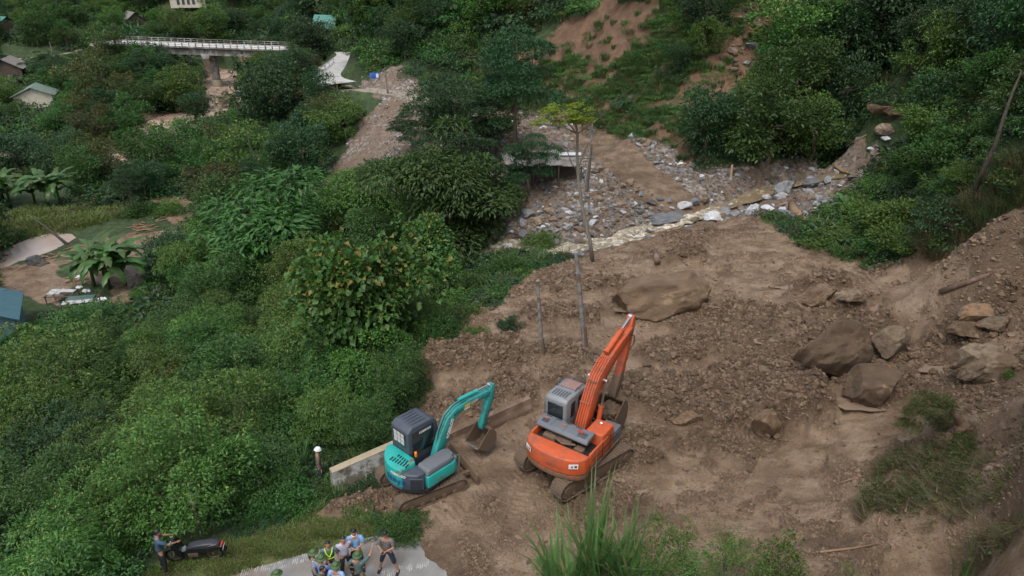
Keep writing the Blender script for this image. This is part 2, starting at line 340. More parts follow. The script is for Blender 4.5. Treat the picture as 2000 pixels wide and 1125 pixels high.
mudall = np.clip(np.maximum.reduce([mud, flat, (dirt > .35)*grav, bank*(1-grav)*.9*(tR < 99)]), 0, 1)
churn = np.where((flat+bank > 0) & (mud < .5), .15, churn)
# terrain height lookup that includes the relief
def HZ(x, y):
    x = np.atleast_1d(np.asarray(x, float)); y = np.atleast_1d(np.asarray(y, float))
    a = (np.arctan2(x, y)-aa[0])/(aa[1]-aa[0]); r = (np.log(np.hypot(x, y))-math.log(4.0))/(math.log(620.0)-math.log(4.0))*(NR-1)
    a = np.clip(a, 0, NA-1.001); r = np.clip(r, 0, NR-1.001); i = r.astype(int); j = a.astype(int); fi = r-i; fj = a-j
    return (Z[i, j]*(1-fi)+Z[i+1, j]*fi)*(1-fj)+(Z[i, j+1]*(1-fi)+Z[i+1, j+1]*fi)*fj
def hz(x, y): return float(HZ(x, y)[0])
def zone(arr, x, y):
    a = (np.arctan2(x, y)-aa[0])/(aa[1]-aa[0]); r = (np.log(np.hypot(x, y))-math.log(4.0))/(math.log(620.0)-math.log(4.0))*(NR-1)
    return arr[np.clip(np.round(r).astype(int), 0, NR-1), np.clip(np.round(a).astype(int), 0, NA-1)]
def G(px, py):
    """place on the real ground seen at a picture position"""
    d = raydir(px, py); ts = np.geomspace(8, 500, 1600); x, y, z_ = d[0]*ts, d[1]*ts, CAMH+d[2]*ts
    b_ = np.where(z_ < HZ(x, y))[0]; i = b_[0] if len(b_) else -1
    return Vector((x[i], y[i], float(HZ(x[i], y[i])[0])))
ii = np.arange((NR-1)*(NA-1)); r0 = ii//(NA-1); c0 = ii % (NA-1); base = r0*NA+c0
F = np.stack([base, base+1, base+NA+1, base+NA], 1)[:, ::-1]
ground = meshobj('ground', np.stack([X.ravel(), Y.ravel(), Z.ravel()], 1), F, m_ground, smooth=True)
tag(ground, kind='structure')
for nm, arr in (('mud', mudall), ('churn', churn), ('grav', grav2*(1-mud)), ('scar', scar), ('lawn', lawn), ('rough', np.clip(churn+grav+.25, 0, 1))):
    at_ = ground.data.attributes.new(nm, 'FLOAT', 'POINT'); at_.data.foreach_set('value', np.ascontiguousarray(arr, np.float32).ravel())
rt = random.Random(11)
def unit(v): return v/np.maximum(np.linalg.norm(v, axis=-1, keepdims=True), 1e-9)
def tube(P, Rr, seg=6):
    """tapered tube along a polyline, closed ends"""
    P = np.asarray(P, float); n = len(P); T = np.gradient(P, axis=0); T = unit(T)
    up = np.array([0, 0, 1.0]) if abs(T[0][2]) < .9 else np.array([1.0, 0, 0]); V = []
    s = np.cross(T[0], up)
    for i in range(n):
        s = s-T[i]*np.dot(s, T[i]); s = s/(np.linalg.norm(s)+1e-9); u = np.cross(T[i], s)
        for k in range(seg):
            a = 2*math.pi*k/seg; V.append(P[i]+(s*math.cos(a)+u*math.sin(a))*Rr[i])
    F = [(i*seg+k, i*seg+(k+1) % seg, (i+1)*seg+(k+1) % seg, (i+1)*seg+k) for i in range(n-1) for k in range(seg)]
    F.append(tuple(range(seg))[::-1]); F.append(tuple((n-1)*seg+k for k in range(seg)))
    return V, F
# ---- mesh builder for hard things
class MB:
    def __init__(s): s.bm = bmesh.new()
    def poly(s, vs, fs, M=None):
        v = [s.bm.verts.new(M @ Vector(p) if M else Vector(p)) for p in vs]
        for f in fs:
            try: s.bm.faces.new([v[i] for i in f])
            except ValueError: pass
        return s
    def box(s, c, d, rz=0, ry=0, rx=0, taper=1.0):
        M = Matrix.Translation(c) @ Euler((rx, ry, rz)).to_matrix().to_4x4(); a, b_, h = d[0]/2, d[1]/2, d[2]/2; t = taper
        return s.poly([(-a,-b_,-h),(a,-b_,-h),(a,b_,-h),(-a,b_,-h),(-a*t,-b_*t,h),(a*t,-b_*t,h),(a*t,b_*t,h),(-a*t,b_*t,h)], [(3,2,1,0),(4,5,6,7),(0,1,5,4),(1,2,6,5),(2,3,7,6),(3,0,4,7)], M)
    def prism(s, prof, y0, y1, M=None):      # profile in x,z extruded along y
        n = len(prof); vs = [(p[0], y0, p[1]) for p in prof]+[(p[0], y1, p[1]) for p in prof]
        fs = [tuple(range(n)), tuple(range(n, 2*n))[::-1]]+[(i, n+i, n+(i+1) % n, (i+1) % n) for i in range(n)]
        return s.poly(vs, fs, M)
    def slab(s, prof, z0, z1, inset=0.0, M=None):       # outline in x,y lifted from z0 to z1
        n = len(prof); cx = sum(p[0] for p in prof)/n; cy = sum(p[1] for p in prof)/n; k = 1-inset
        vs = [(p[0], p[1], z0) for p in prof]+[(cx+(p[0]-cx)*k, cy+(p[1]-cy)*k, z1) for p in prof]
        fs = [tuple(range(n))[::-1], tuple(range(n, 2*n))]+[(i, (i+1) % n, n+(i+1) % n, n+i) for i in range(n)]
        return s.poly(vs, fs, M)
    def cyl(s, a, b_, r, r2=None, seg=16):
        a = Vector(a); b_ = Vector(b_); r2 = r if r2 is None else r2; q = (b_-a).to_track_quat('Z', 'Y').to_matrix(); vs = []
        for P, rr_ in ((a, r), (b_, r2)):
            for k in range(seg): vs.append(P+q @ Vector((rr_*math.cos(2*math.pi*k/seg), rr_*math.sin(2*math.pi*k/seg), 0)))
        return s.poly(vs, [tuple(range(seg))[::-1], tuple(range(seg, 2*seg))]+[(k, (k+1) % seg, seg+(k+1) % seg, seg+k) for k in range(seg)])
    def tube(s, P, r, seg=8):
        rs = r if isinstance(r, (list, tuple)) else [r]*len(P)
        v, f = tube(P, rs, seg); return s.poly([tuple(map(float, q)) for q in v], f)
    def build(s, name, m, parent=None, bevel=0.0, segs=2, smooth=True, label=None):
        bm = s.bm; bmesh.ops.recalc_face_normals(bm, faces=bm.faces)
        if bevel > 0:
            es = [e for e in bm.edges if len(e.link_faces) == 2 and e.calc_face_angle(0) > .5]
            bmesh.ops.bevel(bm, geom=es, offset=bevel, segments=segs, profile=.5, affect='EDGES', clamp_overlap=True)
        me = bpy.data.meshes.new(name); bm.to_mesh(me); bm.free()
        for q in (m if isinstance(m, (list, tuple)) else [m]): me.materials.append(q)
        if smooth:
            me.polygons.foreach_set('use_smooth', np.ones(len(me.polygons), bool)); me.set_sharp_from_angle(angle=R(32))
        o = bpy.data.objects.new(name, me); col.objects.link(o)
        if parent is not None: o.parent = parent
        if label: o['label'] = label
        return o
# ------------------------------------------------------------------ water
def ribbon(name, path, widths, zf, m, step=.5, nx=8, jit=.25, zj=0.0):
    P = np.array(path); out = [P[0]]; W_r = [widths[0]]
    for i in range(len(P)-1):
        a = P[max(i-1, 0)]; b_ = P[i]; c_ = P[i+1]; d_ = P[min(i+2, len(P)-1)]; n_ = max(2, int(np.linalg.norm(c_-b_)/step))
        for k in range(1, n_+1):
            t = k/n_; out.append(.5*((2*b_)+(-a+c_)*t+(2*a-5*b_+4*c_-d_)*t*t+(-a+3*b_-3*c_+d_)*t**3)); W_r.append(widths[i]*(1-t)+widths[i+1]*t)
    Q = np.array(out); T_ = np.gradient(Q, axis=0); T_ /= np.linalg.norm(T_, axis=1, keepdims=True); S_ = np.stack([T_[:, 1], -T_[:, 0]], 1); V = []; z0 = None
    for i in range(len(Q)):
        for j in range(nx+1):
            u = (j/nx-.5)*2; wj = W_r[i]*(1+jit*(float(fbm(np.array([i*step*.5+u*2]), np.array([7.0+u]), 3, 3)[0])-.5)*2)
            p = Q[i]+S_[i]*u*wj; V.append((p[0], p[1], float(zf(p[None])[0])+zj*(float(fbm(p[:1]*1.7, p[1:2]*1.7, 3, 5)[0])-.5)))
    F = [(i*(nx+1)+j, i*(nx+1)+j+1, (i+1)*(nx+1)+j+1, (i+1)*(nx+1)+j) for i in range(len(Q)-1) for j in range(nx)]
    o = meshobj(name, V, F, m, smooth=True); return tag(o, kind='structure')
def watermat(name, c1, c2, foam, fsc, f0, f1, rough=.12, bmp=.4, fdist=.6, stretch=(1, 1, 1)):
    m, n, b = mat(name); co = objco(n); mp = n.nodes.new('ShaderNodeMapping'); mp.inputs['Scale'].default_value = stretch; n.links.new(co, mp.inputs[0])
    a = ramp(n, noise(n, .5, 5, .6, mp.outputs[0]), [(.35, c1), (.65, c2)]); f = ramp(n, noise(n, fsc, 7, .7, mp.outputs[0], dist=fdist), [(f0, (0,)), (f1, (1,))])
    n.links.new(mixc(n, f, a, foam), b.inputs['Base Color']); n.links.new(mixc(n, f, (rough,)*3, (.6,)*3), b.inputs['Roughness'])
    bump(n, b, noise(n, fsc*2, 5, .6, mp.outputs[0]), bmp, .08); b.inputs['IOR'].default_value = 1.33; return m
M_stream = watermat('muddy_stream_water', (.15, .115, .068), (.23, .18, .115), (.60, .55, .44), 1.5, .56, .70, .14, .7)
M_rapids = watermat('rapids_water', (.18, .145, .092), (.32, .27, .19), (.66, .62, .53), 2.3, .49, .64, .2, .9)
M_river = watermat('brown_river_water', (.30, .20, .145), (.42, .31, .24), (.62, .55, .48), .5, .52, .72, .22, .6)
M_pond = watermat('pond_water', (.33, .26, .21), (.40, .33, .28), (.2, .16, .12), 3, .85, .95, .05, .12)
S_ = STREAM
ribbon('stream', S_[3:8], [.3, .5, .4, .7, .6], lambda q: h_base(q[:, 0], q[:, 1])-.34, M_stream, .4, 8, .35, .10)
ribbon('stream', S_[7:], [.7, .9, 1.0, 1.5, 1.9, 2.0, 1.7, 1.5][:len(S_[7:])], lambda q: h_base(q[:, 0], q[:, 1])-.33, M_rapids, .3, 12, .6, .34)
pl_ = wl([(1625,322),(1650,316),(1678,318),(1682,336),(1668,350),(1640,348),(1628,336)]); zc_ = float(h_base(*pl_[0]))+.12
meshobj('stream_pool', [(a, b_, zc_) for a, b_ in pl_], [tuple(range(len(pl_)))[::-1]], watermat('pool_water', (.21, .145, .07), (.25, .18, .09), (.2, .16, .1), 3, .9, .95, .05, .06))['kind'] = 'structure'
ribbon('river', RIVER[1:], [3.4, 3.6, 4, 4.2, 4, 3.6, 3.2, 3.4, 3.6, 4, 4, 4], lambda q: np.full(len(q), -12.15), M_river, 1.2, 10, .5, .12)
meshobj('pond', [(a, b_, -9.42) for a, b_ in POND], [tuple(range(len(POND)))], M_pond)['kind'] = 'structure'
# puddles of slurry lying on the mud
M_pud = watermat('puddle_water', (.19, .135, .095), (.23, .17, .125), (.3, .24, .18), 2, .8, .95, .1, .1)
M_pudo = watermat('ochre_puddle_water', (.24, .125, .045), (.28, .15, .06), (.3, .24, .18), 2, .8, .95, .1, .1)
for px, py, rx, ry, mm in [(1725,716,.75,.28,M_pudo),(1690,800,1.1,.35,M_pud),(1245,955,.35,.28,M_pud),(1215,935,.3,.2,M_pud),(1300,655,1.2,.35,M_pud),(1545,560,1.1,.25,M_pud),(1500,665,.8,.3,M_pud),(1640,640,.5,.2,M_pudo),(1850,720,1.1,.35,M_pud),(1240,600,1.4,.35,M_pud),(1100,1060,.9,.18,M_pud)]:
    g = G(px, py); a_ = np.linspace(0, 2*math.pi, 28, endpoint=False); q_ = 1+.45*(fbm(np.cos(a_)*1.5+px, np.sin(a_)*1.5+py, 3, 3)-.5)*2
    zz = np.array([hz(g[0]+rx*.6*math.cos(a), g[1]+ry*.6*math.sin(a)) for a in a_]); zp = float(np.percentile(zz, 44))
    tag(meshobj('puddle', [(g[0]+rx*math.cos(a)*k, g[1]+ry*math.sin(a)*k, zp) for a, k in zip(a_, q_)], [tuple(range(28))], mm), kind='structure')
# ------------------------------------------------------------------ roads
def roadmat(name, c1, c2, mudamt):
    m, n, b = mat(name); co = objco(n); a = ramp(n, noise(n, .8, 8, .7, co), [(.35, c1), (.65, c2)]); d = ramp(n, noise(n, .5, 6, .65, co), [(.60-mudamt*.2, (0,)), (.74-mudamt*.2, (1,))])
    n.links.new(mixc(n, d, a, (.19, .14, .10)), b.inputs['Base Color']); b.inputs['Roughness'].default_value = .8; bump(n, b, noise(n, 30, 5, .7, co), .4, .01); return m
M_road = roadmat('concrete_road', (.155, .153, .147), (.235, .23, .22), .45); M_froad = roadmat('far_concrete_road', (.36, .355, .34), (.50, .49, .47), .2); M_lane = roadmat('dirt_lane', (.20, .17, .13), (.30, .27, .21), .4)
ROADPOLY = wl([(410,1140),(500,1110),(600,1082),(700,1056),(775,1037),(800,1040),(815,1052),(840,1070),(880,1086),(905,1110),(915,1150),(900,1260),(300,1260),(250,1190)])
for P_ in (ROADPOLY,):
    inside = in_poly(X, Y, P_); Z[inside & (mud < .5)] = h_base(X[inside & (mud < .5)], Y[inside & (mud < .5)])-.03
nx_ = 60; gx = np.linspace(min(p[0] for p in ROADPOLY), max(p[0] for p in ROADPOLY), 90); gy = np.linspace(min(p[1] for p in ROADPOLY), max(p[1] for p in ROADPOLY), 70)
bmr = bmesh.new(); vs_ = [bmr.verts.new((p[0], p[1], 0)) for p in ROADPOLY]; bmr.faces.new(vs_)
for gxx in gx[1:-1:3]: bmesh.ops.bisect_plane(bmr, geom=bmr.verts[:]+bmr.edges[:]+bmr.faces[:], plane_co=(gxx, 0, 0), plane_no=(1, 0, 0))
for gyy in gy[1:-1:3]: bmesh.ops.bisect_plane(bmr, geom=bmr.verts[:]+bmr.edges[:]+bmr.faces[:], plane_co=(0, gyy, 0), plane_no=(0, 1, 0))
for v in bmr.verts: v.co.z = float(h_base(v.co.x, v.co.y))+.035
bmesh.ops.recalc_face_normals(bmr, faces=bmr.faces); mer = bpy.data.meshes.new('road'); bmr.to_mesh(mer); bmr.free(); mer.materials.append(M_road); ro = bpy.data.objects.new('road', mer); col.objects.link(ro); ro['kind'] = 'structure'
def road_z(x, y): return float(h_base(x, y))+.035
mk = MBm = []
Vm, Fm = [], []
def dashes(p0, p1, n_, L_, ang):
    A_p = gb(*p0); B_p = gb(*p1)
    for k in range(n_):
        if rt.random() < .12: continue
        c0 = A_p[:2]+(B_p[:2]-A_p[:2])*(k+.5)/n_; d = (B_p[:2]-A_p[:2]); d = d/np.linalg.norm(d); pe = np.array([-d[1], d[0]]); L2 = L_*rt.uniform(.6, 1.1); o = len(Vm)
        for sa, sb in ((-1, -1), (1, -1), (1, 1), (-1, 1)):
            p = c0+d*.014*sa+(pe+d*ang)*L2*.5*sb; Vm.append((p[0], p[1], road_z(*p)+.006))
        Fm.append((o, o+1, o+2, o+3))
dashes((470,1122), (612,1086), 34, .34, .3); dashes((745,1124), (838,1098), 26, .36, .3)
tag(meshobj('road_markings', Vm, Fm, simple('worn_white_marking', (.42, .415, .39), .7, var=.3, scale=6, dirt=(.2,.195,.185), dirtamt=.6)), kind='structure')
def strip(name, pp, w_, m, dz=.15, th=.3):
    P = np.array([(at_z(*q) if len(q) == 3 else gb(*q))[:2] for q in pp]); Q = [P[0]]; zk = [q[2] for q in pp if len(q) == 3]
    for i in range(len(P)-1):
        a = P[max(i-1, 0)]; b_ = P[i]; c_ = P[i+1]; d_ = P[min(i+2, len(P)-1)]
        for k in range(1, 9):
            t = k/8; Q.append(.5*((2*b_)+(-a+c_)*t+(2*a-5*b_+4*c_-d_)*t*t+(-a+3*b_-3*c_+d_)*t**3))
    Q = np.array(Q); zc = np.interp(np.arange(len(Q))/8, np.arange(len(pp)), zk) if len(zk) == len(pp) else h_base(Q[:, 0], Q[:, 1]); zc = np.convolve(np.pad(zc, 4, mode='edge'), np.ones(9)/9, 'valid')+dz
    T_ = np.gradient(Q, axis=0); T_ /= np.linalg.norm(T_, axis=1, keepdims=True)+1e-9; Sd = np.stack([T_[:, 1], -T_[:, 0]], 1)*w_/2; V = []
    for i in range(len(Q)):
        for s_, z_ in ((-1.0, -th), (-1, 0), (1, 0), (1.0, -th)): p = Q[i]+Sd[i]*s_; V.append((p[0], p[1], zc[i]+z_))
    F = [(i*4+j, i*4+j+1, (i+1)*4+j+1, (i+1)*4+j) for i in range(len(Q)-1) for j in range(3)]
    # settle the ground beside the strip
    d, t = seg_dist(X, Y, [tuple(q) for q in Q]); ii_ = np.clip(np.round(t).astype(int), 0, len(Q)-1); k = np.clip(1.8-d/(w_*.5+.3), 0, 1); k = np.minimum(k, 1); Z[:] = Z*(1-k)+(zc[ii_]-.06)*k
    tag(meshobj(name, V, F, m), kind='structure'); return Q, zc
FR = strip('road', [(668,164,-1.2),(645,157,-1.4),(638,148,-1.7),(652,134,-2.2),(668,120,-2.7),(680,108,-3.2),(672,101,-3.6),(652,98,-3.9),(622,98,-4.1)], 4.4, M_froad)
FR2 = strip('road', [(668,162),(700,170),(740,178),(800,190),(850,198)], 2.6, M_lane, .1)
FR3 = strip('road', [(240,85),(215,78),(190,75),(180,66),(205,58),(225,52)], 5, M_froad)
LN = strip('path', [(-40,122),(40,116),(100,110),(145,102),(160,95)], 1.6, M_lane)
ground.data.vertices.foreach_set('co', np.stack([X.ravel(), Y.ravel(), Z.ravel()], 1).astype(np.float32).ravel()); ground.data.update()

# ------------------------------------------------------------------ bridge
M_conc = simple('bridge_concrete', (.30, .29, .265), .85, var=.35, scale=.6, dirt=(.13, .115, .095), dirtamt=.6, bmp=.4)
M_concl = simple('pale_concrete', (.50, .50, .48), .8, var=.2, scale=1.2, dirt=(.24, .2, .16), dirtamt=.3)
A0 = at_z(205, 83, -3.5); B0 = at_z(628, 99, -4.0); dv = B0-A0; Lb = float(np.hypot(dv[0], dv[1])); rzb = math.atan2(dv[1], dv[0]); slope = math.asin(dv[2]/Lb)
br = empty('road_bridge', A0, rzb, 'two-span grey concrete road bridge on one tall pier over the brown river', 'bridge')
def brz(x): return dv[2]*x/Lb
MB().box((Lb/2, 0, -.12), (Lb, 6.2, .24), ry=-slope).build('deck', M_concl, br)
for y in (-2.2, 0, 2.2):
    for k in range(2): MB().box((Lb*(k+.5)/2, y, -.85+brz(Lb*(k+.5)/2)), (Lb/2-.15, .7, 1.2), ry=-slope).build('girder', M_conc, br)
for y in (-3.0, 3.0):
    r_ = MB(); r_.box((Lb/2, y, 1.02+brz(Lb/2)), (Lb, .10, .10), ry=-slope); r_.build('handrail', M_conc, br); r_ = MB(); r_.box((Lb/2, y, .62+brz(Lb/2)), (Lb, .07, .07), ry=-slope); r_.build('handrail', M_conc, br)
    MB().box((Lb/2, y, .12+brz(Lb/2)), (Lb, .3, .28), ry=-slope).build('kerb', M_conc, br)
    for k in range(33): MB().box((Lb*k/32, y, .55+brz(Lb*k/32)), (.16, .16, 1.0)).build('railing_post', M_conc, br)
px0 = at_z(417, 92, -4.0); tp = float((px0[0]-A0[0])*math.cos(rzb)+(px0[1]-A0[1])*math.sin(rzb))
MB().prism([(tp-.9, -1.5), (tp+.9, -1.5), (tp+.9, -2.0), (tp+.65, -2.5), (tp-.65, -2.5), (tp-.9, -2.0)], -2.9, 2.9).build('pier_cap', M_conc, br, .03)
MB().cyl((tp, 0, -2.5), (tp, 0, -7.2), .85, .85, 20).build('pier', M_conc, br)
MB().cyl((tp, 0, -7.2), (tp, 0, -11.5), 1.05, 1.15, 20).build('pier_base', simple('stained_concrete', (.27, .225, .16), .9, var=.3, scale=.8), br, .03)
for x_ in (-.6, Lb+.6): MB().box((x_, 0, -1.6+brz(x_)), (1.6, 6.4, 3.4)).build('abutment', M_conc, br, .05)
# ------------------------------------------------------------------ barrier and half-buried wall
def wallobj(name, P0, P1, h_, w_, m, z0, z1, label, cat, topm=None, kick=0.0):
    P0 = np.array(P0[:2]); P1 = np.array(P1[:2]); L_ = float(np.linalg.norm(P1-P0)); rz = math.atan2(*(P1-P0)[::-1]); e = empty(name, (P0[0], P0[1], z0), rz, label, cat); s_ = (z1-z0)/L_
    b1 = MB(); n_ = 14
    prof = [(-w_*.75, -.4), (w_*.75, -.4), (w_*.72, h_*.12), (w_*.42, h_*.42), (w_*.36, h_), (-w_*.36, h_), (-w_*.42, h_*.42), (-w_*.72, h_*.12)]
    vs = []; fs = []
    for i in range(n_+1):
        for y, z in prof: vs.append((L_*i/n_, y, z+s_*L_*i/n_))
    k = len(prof)
    for i in range(n_): fs += [(i*k+j, i*k+(j+1) % k, (i+1)*k+(j+1) % k, (i+1)*k+j) for j in range(k)]
    fs += [tuple(range(k))[::-1], tuple(n_*k+j for j in range(k))]
    b1.poly(vs, fs); o = b1.build('wall_body', m, e, .015, 1)
    if topm:
        t = MB(); t.poly([(0, -w_*.38, h_), (L_, -w_*.38, h_+s_*L_), (L_, w_*.38, h_+s_*L_), (0, w_*.38, h_), (0, -w_*.38, h_+.03), (L_, -w_*.38, h_+.03+s_*L_), (L_, w_*.38, h_+.03+s_*L_), (0, w_*.38, h_+.03)], [(3,2,1,0),(4,5,6,7),(0,1,5,4),(1,2,6,5),(2,3,7,6),(3,0,4,7)]); t.build('wall_top', topm, e)
    return e
M_barr = simple('stained_parapet_concrete', (.36, .36, .34), .85, var=.35, scale=2.2, dirt=(.10, .085, .06), dirtamt=.55, bmp=.4)
M_moss = simple('tan_parapet_top', (.34, .28, .19), .9, var=.35, scale=5)
b1_ = at_z(650, 948, 0); b2_ = at_z(778, 897, 0)
wallobj('concrete_barrier', b1_, b2_, .78, .42, M_barr, hz(b1_[0]+.2, b1_[1]-.3)-.02, hz(b2_[0], b2_[1]-.3), 'stained white concrete road barrier behind the teal excavator', 'barrier', M_moss)
M_wmud = simple('mud_coated_concrete', (.125, .080, .052), .85, var=.35, scale=3, bmp=.7, dirt=(.2, .14, .1), dirtamt=.4)
b3_ = at_z(868, 873, .05); b4_ = at_z(1034, 800, .25)
wallobj('retaining_wall', b3_, b4_, .50, .34, M_wmud, hz(*b3_[:2])-.05, hz(*b4_[:2])+.08, 'mud-coated wall, mostly buried, behind the arm of the teal excavator', 'wall')
# ------------------------------------------------------------------ poles
M_polec = simple('weathered_pole', (.20, .195, .185), .9, var=.3, scale=3, bmp=.4, dirt=(.13, .09, .06), dirtamt=.4); M_polem = simple('pole_mud_splash', (.13, .09, .06), .9, var=.3)
def upole(px, pyb, pxt, pyt, w_, label):
    g = G(px, pyb); d = raydir(pxt, pyt); t = g[1]/d[1]; top = Vector((d[0]*t, g[1], CAMH+d[2]*t)); e = empty('utility_pole', g, 0, label, 'utility pole'); T_ = top-g
    MB().poly([], []).cyl((0, 0, -.4), T_, w_, w_*.72, 8).build('shaft', M_polec, e, .01, 1); MB().cyl((0, 0, -.2), T_*.22, w_*1.08, w_*1.0, 8).build('mud_coat', M_polem, e)
    MB().cyl(T_*.985, T_*1.005, w_*.9, w_*.9, 8).build('cap', M_polec, e); MB().cyl(T_*.80+Vector((-.12, -w_, 0)), T_*.80+Vector((.12, -w_, 0)), .02).build('bracket', M_mudst if 'M_mudst' in globals() else M_polec, e)
    return top
t1_ = upole(1060, 693, 1050, 549, .11, 'shorter square utility pole stuck in the mud left of the orange boom')
t2_ = upole(1144, 676, 1125, 493, .13, 'taller grey utility pole stuck in the mud left of the big boulder')
upole(758, 184, 752, 140, .12, 'distant pole beside the blue road sign'); upole(103, 106, 97, 82, .13, 'thin lamp pole on the terrace beside the dirt lane'); upole(640, 90, 637, 73, .12, 'short pole before the green-roofed house beyond the bridge')
# wires sagging between the poles into the trees
def wire(a, b_, sag, label):
    P = [np.array(a)*(1-t)+np.array(b_)*t-np.array([0, 0, sag*4*t*(1-t)]) for t in np.linspace(0, 1, 14)]; v, f = tube(P, [.012]*14, 5); o = meshobj('cable', v, f, M_black0); tag(o, label, 'cable')
M_black0 = simple('cable_black', (.02, .02, .02), .6)
wire(t2_-Vector((0, 0, .9)), t1_-Vector((0, 0, .25)), .15, 'black cable hanging between the two utility poles in the mud')
# sign
g = G(733, 166); sg = empty('road_sign', g, R(8), 'blue road sign with a white panel beside the far road', 'road sign')
for _x in (-.5, .5): MB().cyl((_x, 0, 0), (_x, 0, 1.4), .04).build('post', M_polec, sg)
MB().box((0, 0, 1.15), (1.25, .05, .75)).build('panel', simple('sign_blue', (.02, .09, .38), .5, var=.1), sg, .01)
MB().box((.36, -.04, 1.15), (.34, .03, .5)).build('white_field', simple('sign_white', (.6, .62, .65), .5, var=.15), sg)
# crash barrier rail on the far bend
P_ = [G(628, 143), G(640, 136), G(648, 130), G(656, 122)]
e = empty('guard_rail', P_[0], 0, 'white guard rail on the outside of the far road bend', 'guard rail'); q = [tuple(p-P_[0]+Vector((-.4, 0, .75))) for p in P_]
MB().tube(q, .13, 4).build('rail', M_white0 if 'M_white0' in globals() else M_concl, e)
for p in q[::1]: MB().cyl((p[0], p[1], p[2]-.9), p, .07).build('post', M_concl, e)
# ------------------------------------------------------------------ houses and huts
def house(px, py, W, D, Hh, roof_h, rz, wallm, roofm, label, name='house', over=.5, windows=(), corr=True):
    g = G(px, py); e = empty(name, (g[0], g[1], g[2]-.1), R(rz), label, 'house')
    MB().box((0, 0, Hh/2), (W, D, Hh)).prism([(-W/2, Hh-.01), (W/2, Hh-.01), (0, Hh+roof_h*.9)], -D/2+.01, D/2-.01, Matrix.Identity(4)).build('wall', wallm, e)
    for s_ in (-1, 1):
        r_ = MB(); n_ = 26; a_x, a_z = 0, Hh+roof_h; b_x, b_z = s_*(W/2+over), Hh+roof_h-(roof_h)*(W/2+over)/(W/2)*1.0
        vs = []; fs = []
        for i in range(n_+1):
            y = -D/2-over+(D+2*over)*i/n_; rip = .05*(i % 2); vs += [(a_x, y, a_z+.10+rip), (b_x, y, b_z+.10+rip), (b_x, y, b_z+.02+rip), (a_x, y, a_z+.02+rip)]
        for i in range(n_): o = i*4; fs += [(o, o+1, o+5, o+4), (o+2, o+3, o+7, o+6), (o+1, o+2, o+6, o+5)]
        r_.poly(vs, fs); r_.build('roof', roofm, e, smooth=False)
    for (x, y, z, w_, h_, ax) in windows:
        MB().box((x, y, z), (w_ if ax == 'x' else .08, .08 if ax == 'x' else w_, h_)).build('window', M_dkw, e)
    return e
M_dkw = simple('dark_window', (.05, .055, .06), .3, var=.3)
M_cream = simple('cream_render', (.50, .46, .36), .85, var=.15, dirt=(.3, .25, .18), dirtamt=.2); M_grn = simple('green_sheet_roof', (.03, .17, .14), .5, var=.25, scale=.8, dirt=(.09, .10, .08), dirtamt=.2); M_wood = simple('dark_timber', (.09, .065, .05), .9, var=.3)
M_thatch = simple('grey_thatch', (.17, .155, .14), .95, var=.4, scale=2, bmp=.6); M_ggrey = simple('grey_green_sheet', (.12, .17, .14), .6, var=.25, scale=.7, dirt=(.1, .09, .07), dirtamt=.3); M_bluer = simple('blue_sheet_roof', (.045, .115, .145), .5, var=.2, scale=.8); M_bluew = simple('blue_plank_wall', (.10, .17, .20), .7, var=.25)
hw = [(-2.4+1.3*k, -2.53, 1.6, .7, 1.5, 'x') for k in range(4)]
house(372, 16, 9, 5, 3, 1.8, 12, M_cream, M_grn, 'cream house with green roof on the slope at the top edge, above the bridge', windows=hw)
house(641, 74, 3.6, 4.5, 2.4, 2.0, 75, M_wood, M_grn, 'small dark timber house with a bright green roof beyond the right end of the bridge')
house(262, 55, 5, 6, 2.2, 1.9, 40, M_wood, M_thatch, 'grey thatched hut behind the left end of the bridge')
house(6, 68, 5, 6, 2.4, 1.6, 60, M_wood, M_grn, 'green-roofed hut at the left edge above the dirt lane')
house(22, 150, 6, 5, 2.0, 1.7, 15, M_wood, M_thatch, 'grey thatched hut at the left edge below the dirt lane')
house(75, 205, 6, 4.5, 2.2, 1.3, 20, M_cream, M_ggrey, 'hut with grey-green sheet roof half hidden by trees left of the river')
hb = house(-22, 662, 4.6, 4.4, 2.3, 1.25, 28, M_bluew, M_bluer, 'hut with steel-blue sheet roof at the left edge, below the pond', over=.35)
MB().box((-.9, -2.24, 1.2), (.9, .05, 1.2)).build('window', M_dkw, hb)
# roofed shed among the rubble
M_corr = simple('rusty_grey_sheet', (.20, .195, .185), .6, var=.35, scale=2, dirt=(.12, .075, .05), dirtamt=.3); M_plank = simple('old_planks', (.10, .075, .058), .9, var=.4, scale=4)
g = G(1085, 357); sh = empty('rubble_shed', g, R(6), 'low open shed with grey corrugated roof in the rubble by the long bare trunk', 'shed')
def sheet(name, cx, cy, z0, z1, w_, d_, m, par, rz=0, n_=30, amp=.045):
    vs = []; fs = []
    for i in range(n_+1):
        x = -w_/2+w_*i/n_; rip = amp*(i % 2)
        vs += [(x, -d_/2, z0+rip), (x, d_/2, z1+rip), (x, d_/2, z1+rip-.03), (x, -d_/2, z0+rip-.03)]
    for i in range(n_): o = i*4; fs += [(o, o+4, o+5, o+1), (o+3, o+2, o+6, o+7), (o, o+3, o+7, o+4), (o+1, o+5, o+6, o+2)]
    M_ = Matrix.Translation((cx, cy, 0)) @ Matrix.Rotation(rz, 4, 'Z'); return MB().poly(vs, fs, M_).build(name, m, par, smooth=False)
sheet('roof', -.9, .2, 1.75, 2.35, 2.6, 2.4, M_corr, sh, .05); sheet('roof', 1.2, .1, 1.60, 1.95, 2.0, 1.9, M_corr, sh, -.12, 24); sheet('roof', -3.2, .4, 1.7, 2.2, 2.2, 2.4, M_corr, sh, .12, 26)
